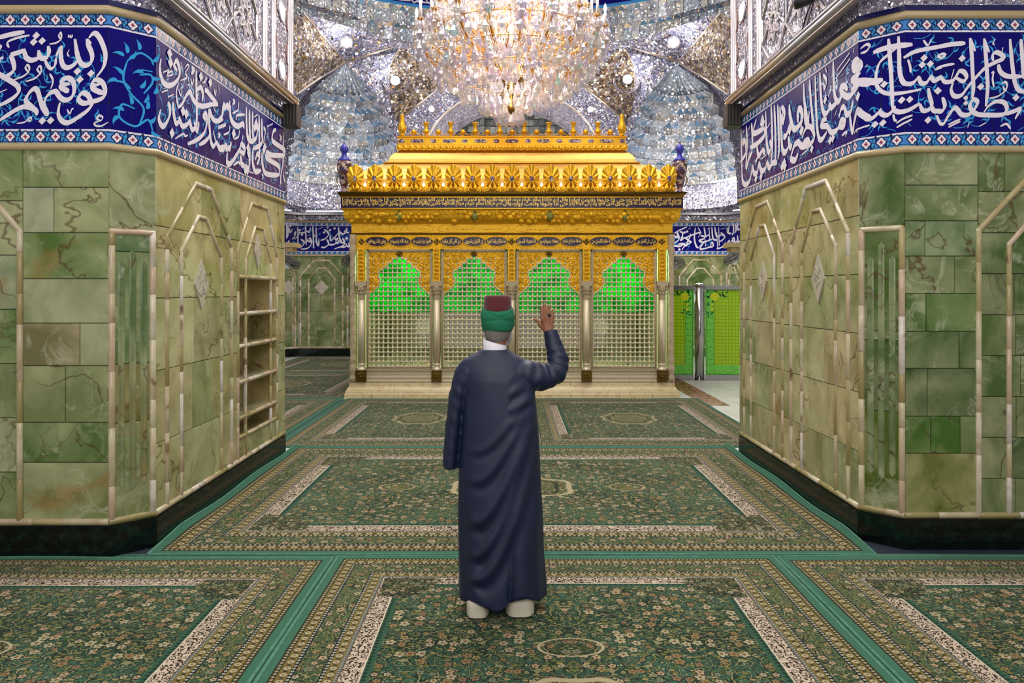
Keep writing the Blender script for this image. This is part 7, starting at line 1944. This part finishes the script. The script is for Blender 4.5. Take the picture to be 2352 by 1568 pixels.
def glass_panel(x0, x1, label):
    z0, z1 = 0.105, 1.83
    o = empty('glass_panel', ((x0 + x1) / 2, YB, 0)); tag(o, label, 'glass panel', 'lime green printed glass panels')
    w = (x1 - x0) / 2 - 0.008
    mb = MB(); bw = 0.17
    xs = [-w, -w + bw, w - bw, w]; zs = [z0, z0 + 0.2, z1 - 0.25, z1]
    me_f = []
    for i in range(3):
        for j in range(3):
            mb.add([V(xs[i], -0.006, zs[j]), V(xs[i + 1], -0.006, zs[j]), V(xs[i + 1], -0.006, zs[j + 1]), V(xs[i], -0.006, zs[j + 1])], [(0, 1, 2, 3)])
            me_f.append(1.0 if (i == 1 and (j >= 1)) else 0.0)
    mb.box((-w, -0.004, z0), (w, 0.006, z1)); me_f += [0.0] * 6
    p = mb.build('printed_glass', M_lime, o)
    at_ = p.data.attributes.new('edge', 'FLOAT', 'FACE'); at_.data.foreach_set('value', me_f)
    pl = Plane((-w, 0), (w, 0))
    rnd = random.Random(int(x0 * 50))
    for s in (0, 1):
        lf = MB()
        ux_ = 0.16 if s == 0 else 2 * w - 0.16; sg = 1 if s == 0 else -1
        for k in range(26):
            t = rnd.random()
            u, zz = (ux_ + rnd.uniform(-0.09, 0.28) * sg, z1 - rnd.uniform(0.03, 0.13)) if t < 0.5 else (ux_ + rnd.uniform(-0.1, 0.04) * sg, z1 - rnd.uniform(0.1, 0.5))
            leaf(lf, pl, u, zz, rnd.uniform(0, 6.28), rnd.uniform(0.06, 0.1), 0.018, 0.009)
        lf.build('printed_spray', M_leafg, o)
        c = pl.P(ux_ + 0.02 * sg, z1 - 0.14, 0.011)
        yl = MB(); yl.add([c + V(0.085 * (1 + 0.12 * math.cos(8 * a)) * math.cos(a), 0, 0.085 * (1 + 0.12 * math.cos(8 * a)) * math.sin(a)) for a in [2 * PI * i / 32 for i in range(32)]], [tuple(range(32))]); yl.build('printed_flower', M_yellowg, o)
        for q in (0.3, 0.4):
            c = pl.P(ux_ - 0.03 * sg, z1 - q, 0.011); yl = MB(); yl.add([c + V(0.035 * math.cos(a), 0, 0.035 * math.sin(a)) for a in [2 * PI * i / 12 for i in range(12)]], [tuple(range(12))]); yl.build('printed_flower', M_yellowg, o)
    fr_ = MB()
    fr_.box((-w - 0.005, -0.03, z1), (w + 0.005, 0.03, z1 + 0.075)); fr_.build('top_rail', M_steel, o); fr_ = MB()
    fr_.box((-w - 0.005, -0.03, z0 - 0.1), (w + 0.005, 0.03, z0)); fr_.build('bottom_rail', M_steel, o)
    li = MB()
    for (a, b, c, d) in ((-w + 0.02, z0 + 0.015, w - 0.02, z0 + 0.022), (-w + 0.02, z1 - 0.022, w - 0.02, z1 - 0.015), (-w + 0.02, z0 + 0.02, -w + 0.028, z1 - 0.02), (w - 0.028, z0 + 0.02, w - 0.02, z1 - 0.02)):
        li.box((a, -0.008, b), (c, -0.0065, d))
    for x_ in (-w + 0.17, w - 0.17): li.box((x_ - 0.003, -0.008, z0 + 0.2), (x_ + 0.003, -0.0065, z1 - 0.3))
    for zz in [z0 + 0.2 + 0.12 * i for i in range(11)]:
        for x_ in (-w + 0.03, w - 0.165): li.box((x_, -0.008, zz), (x_ + 0.135, -0.0065, zz + 0.004))
    li.build('printed_line', M_leafg, o)
glass_panel(2.84, 3.67, 'lime green printed glass panel between the shrine and the steel post')
glass_panel(3.895, 5.25, 'lime green printed glass panel on the far side of the steel post')
o = empty('steel_post', (3.78, YB, 0)); tag(o, 'thick round brushed steel post between two green glass panels', 'post')
mb = MB(); mb.lathe([(0.112, 0.0), (0.112, 0.01), (0.1, 0.012)], n=32); mb.build('post_foot', M_steel, o)
mb = MB(); mb.lathe([(0.1, 0.012), (0.1, 1.9)], n=32); mb.build('post_shaft', M_steel, o)
mb = MB(); mb.lathe([(0.1, 1.9), (0.106, 1.905), (0.106, 1.93), (0.07, 1.955), (0.0, 1.965)], n=32); mb.build('post_cap', M_steel, o)

# ------------------------------------------------------------------ fans, cameras
def wall_fan(p, yaw, tilt, label, back):
    """white bracket and motor, dark round cage of rings with blades"""
    o = empty('wall_fan', p, yaw); tag(o, label, 'fan', 'dark wall fans')
    R = Matrix.Rotation(tilt, 3, 'X')
    mb = MB()
    for r in (0.06, 0.1, 0.14, 0.18, 0.22, 0.25):
        for y, q in ((-0.05, 0.92), (0.03, 1.0)):
            mb.tube([R @ V(r * q * math.cos(a), y - 0.02 * (1 - r / 0.25), r * q * math.sin(a)) for a in [2 * PI * i / 32 for i in range(32)]], 0.006 if r < 0.25 else 0.012, 5, closed=True)
    for k in range(24):
        a = 2 * PI * k / 24; mb.tube([R @ V(0.05 * math.cos(a), -0.07, 0.05 * math.sin(a)), R @ V(0.23 * math.cos(a), -0.05, 0.23 * math.sin(a)), R @ V(0.25 * math.cos(a), -0.01, 0.25 * math.sin(a)), R @ V(0.05 * math.cos(a), 0.03, 0.05 * math.sin(a))], 0.004, 4)
    mb.build('fan_cage', M_darkgrey, o)
    for k in range(3):
        mb = MB(); A = []
        for i in range(7):
            t = i / 6; r = 0.04 + 0.18 * t; w = 0.1 * math.sin(PI * (0.2 + 0.75 * t))
            for s in (-1, 1):
                a = 2 * PI * k / 3 + s * w / r * 0.6
                A.append(R @ V(r * math.cos(a), -0.01 + s * 0.02, r * math.sin(a)))
        mb.add(A, [(2 * i, 2 * i + 1, 2 * i + 3, 2 * i + 2) for i in range(6)]); mb.build('fan_blade', M_black, o)
    mb = MB(); mb.lathe([(0.07, 0.03), (0.085, 0.06), (0.08, 0.16), (0.05, 0.19), (0.0, 0.2)], n=20, M=R @ Matrix.Rotation(-PI / 2, 3, 'X')); mb.build('fan_motor', M_white, o)
    mb = MB(); c = R @ V(0, 0.14, 0); mb.tube([c, c + V(0, 0.06, 0.08), V(*back)], 0.03, 8); mb.build('fan_bracket', M_white, o)
wall_fan(at(1552, 603, 19.7) , 0.0, -0.95, 'dark wall fan on the far wall just right of the shrine', (0, 0.58, 0.22))
wall_fan(at(806, 598, 19.7), 0.0, -0.95, 'dark wall fan on the far wall just left of the shrine', (0, 0.58, 0.22))
wall_fan(at(1682, 592, 19.2), -PI / 4 - 0.4, -0.95, 'dark wall fan with white motor on the slanting wall at the right pier edge', (0.25, 0.5, 0.3))
wall_fan(at(668, 602, 18.6), PI / 4 + 0.5, -0.95, 'dark wall fan on the slanting wall at the left pier edge', (-0.2, 0.6, 0.3))
o = empty('security_camera', V(5.36, 20.17, 3.932)); tag(o, 'white dome security camera on the far ledge right of the shrine', 'camera')
mb = MB(); mb.lathe([(0.115, 0.0), (0.115, 0.03), (0.1, 0.04)], n=24); mb.build('camera_base', M_white, o)
mb = MB(); mb.lathe([(0.1, 0.038), (0.095, 0.09), (0.06, 0.14), (0.0, 0.16)], n=24); mb.build('camera_dome', plain('smoked_dome', srgb(150, 150, 156), 0.1), o)
o = empty('security_camera', at(1692, 463, 19.6)); tag(o, 'black box security camera on the slanting wall at the right pier', 'camera')
mb = MB(); mb.box((-0.12, -0.2, -0.1), (0.12, 0.2, 0.1)); mb.build('camera_body', M_black, o)
mb = MB(); mb.lathe([(0.07, 0.0), (0.075, 0.06), (0.05, 0.06), (0.0, 0.05)], (0, -0.2, 0), 16, M=Matrix.Rotation(PI / 2, 3, 'X')); mb.build('camera_lens', M_darkgrey, o)
mb = MB(); mb.tube([(0.0, 0.1, 0.0), (0.08, 0.22, 0.08), (0.2, 0.3, 0.08)], 0.03, 6); mb.build('camera_arm', M_white, o)
o = empty('security_camera', V(2.33, 5.9, 4.12)); tag(o, 'small black camera hanging at the top of the right mirrored wall', 'camera')
mb = MB(); mb.lathe([(0.0, -0.09), (0.05, -0.08), (0.055, 0.05), (0.03, 0.09), (0.0, 0.09)], n=16, M=Matrix.Rotation(1.2, 3, 'Y')); mb.build('camera_body', M_black, o)
mb = MB(); mb.tube([(0.03, 0, 0.02), (0.07, 0, 0.06), (0.11, 0.0, 0.06)], 0.015, 6); mb.build('camera_arm', M_darkgrey, o)
mb = MB(); mb.tube([(0.09, 0.02, 0.05), (0.09, 0.2, -0.06), (0.09, 0.32, -0.2)], 0.006, 5); mb.build('camera_cable', M_black, o)
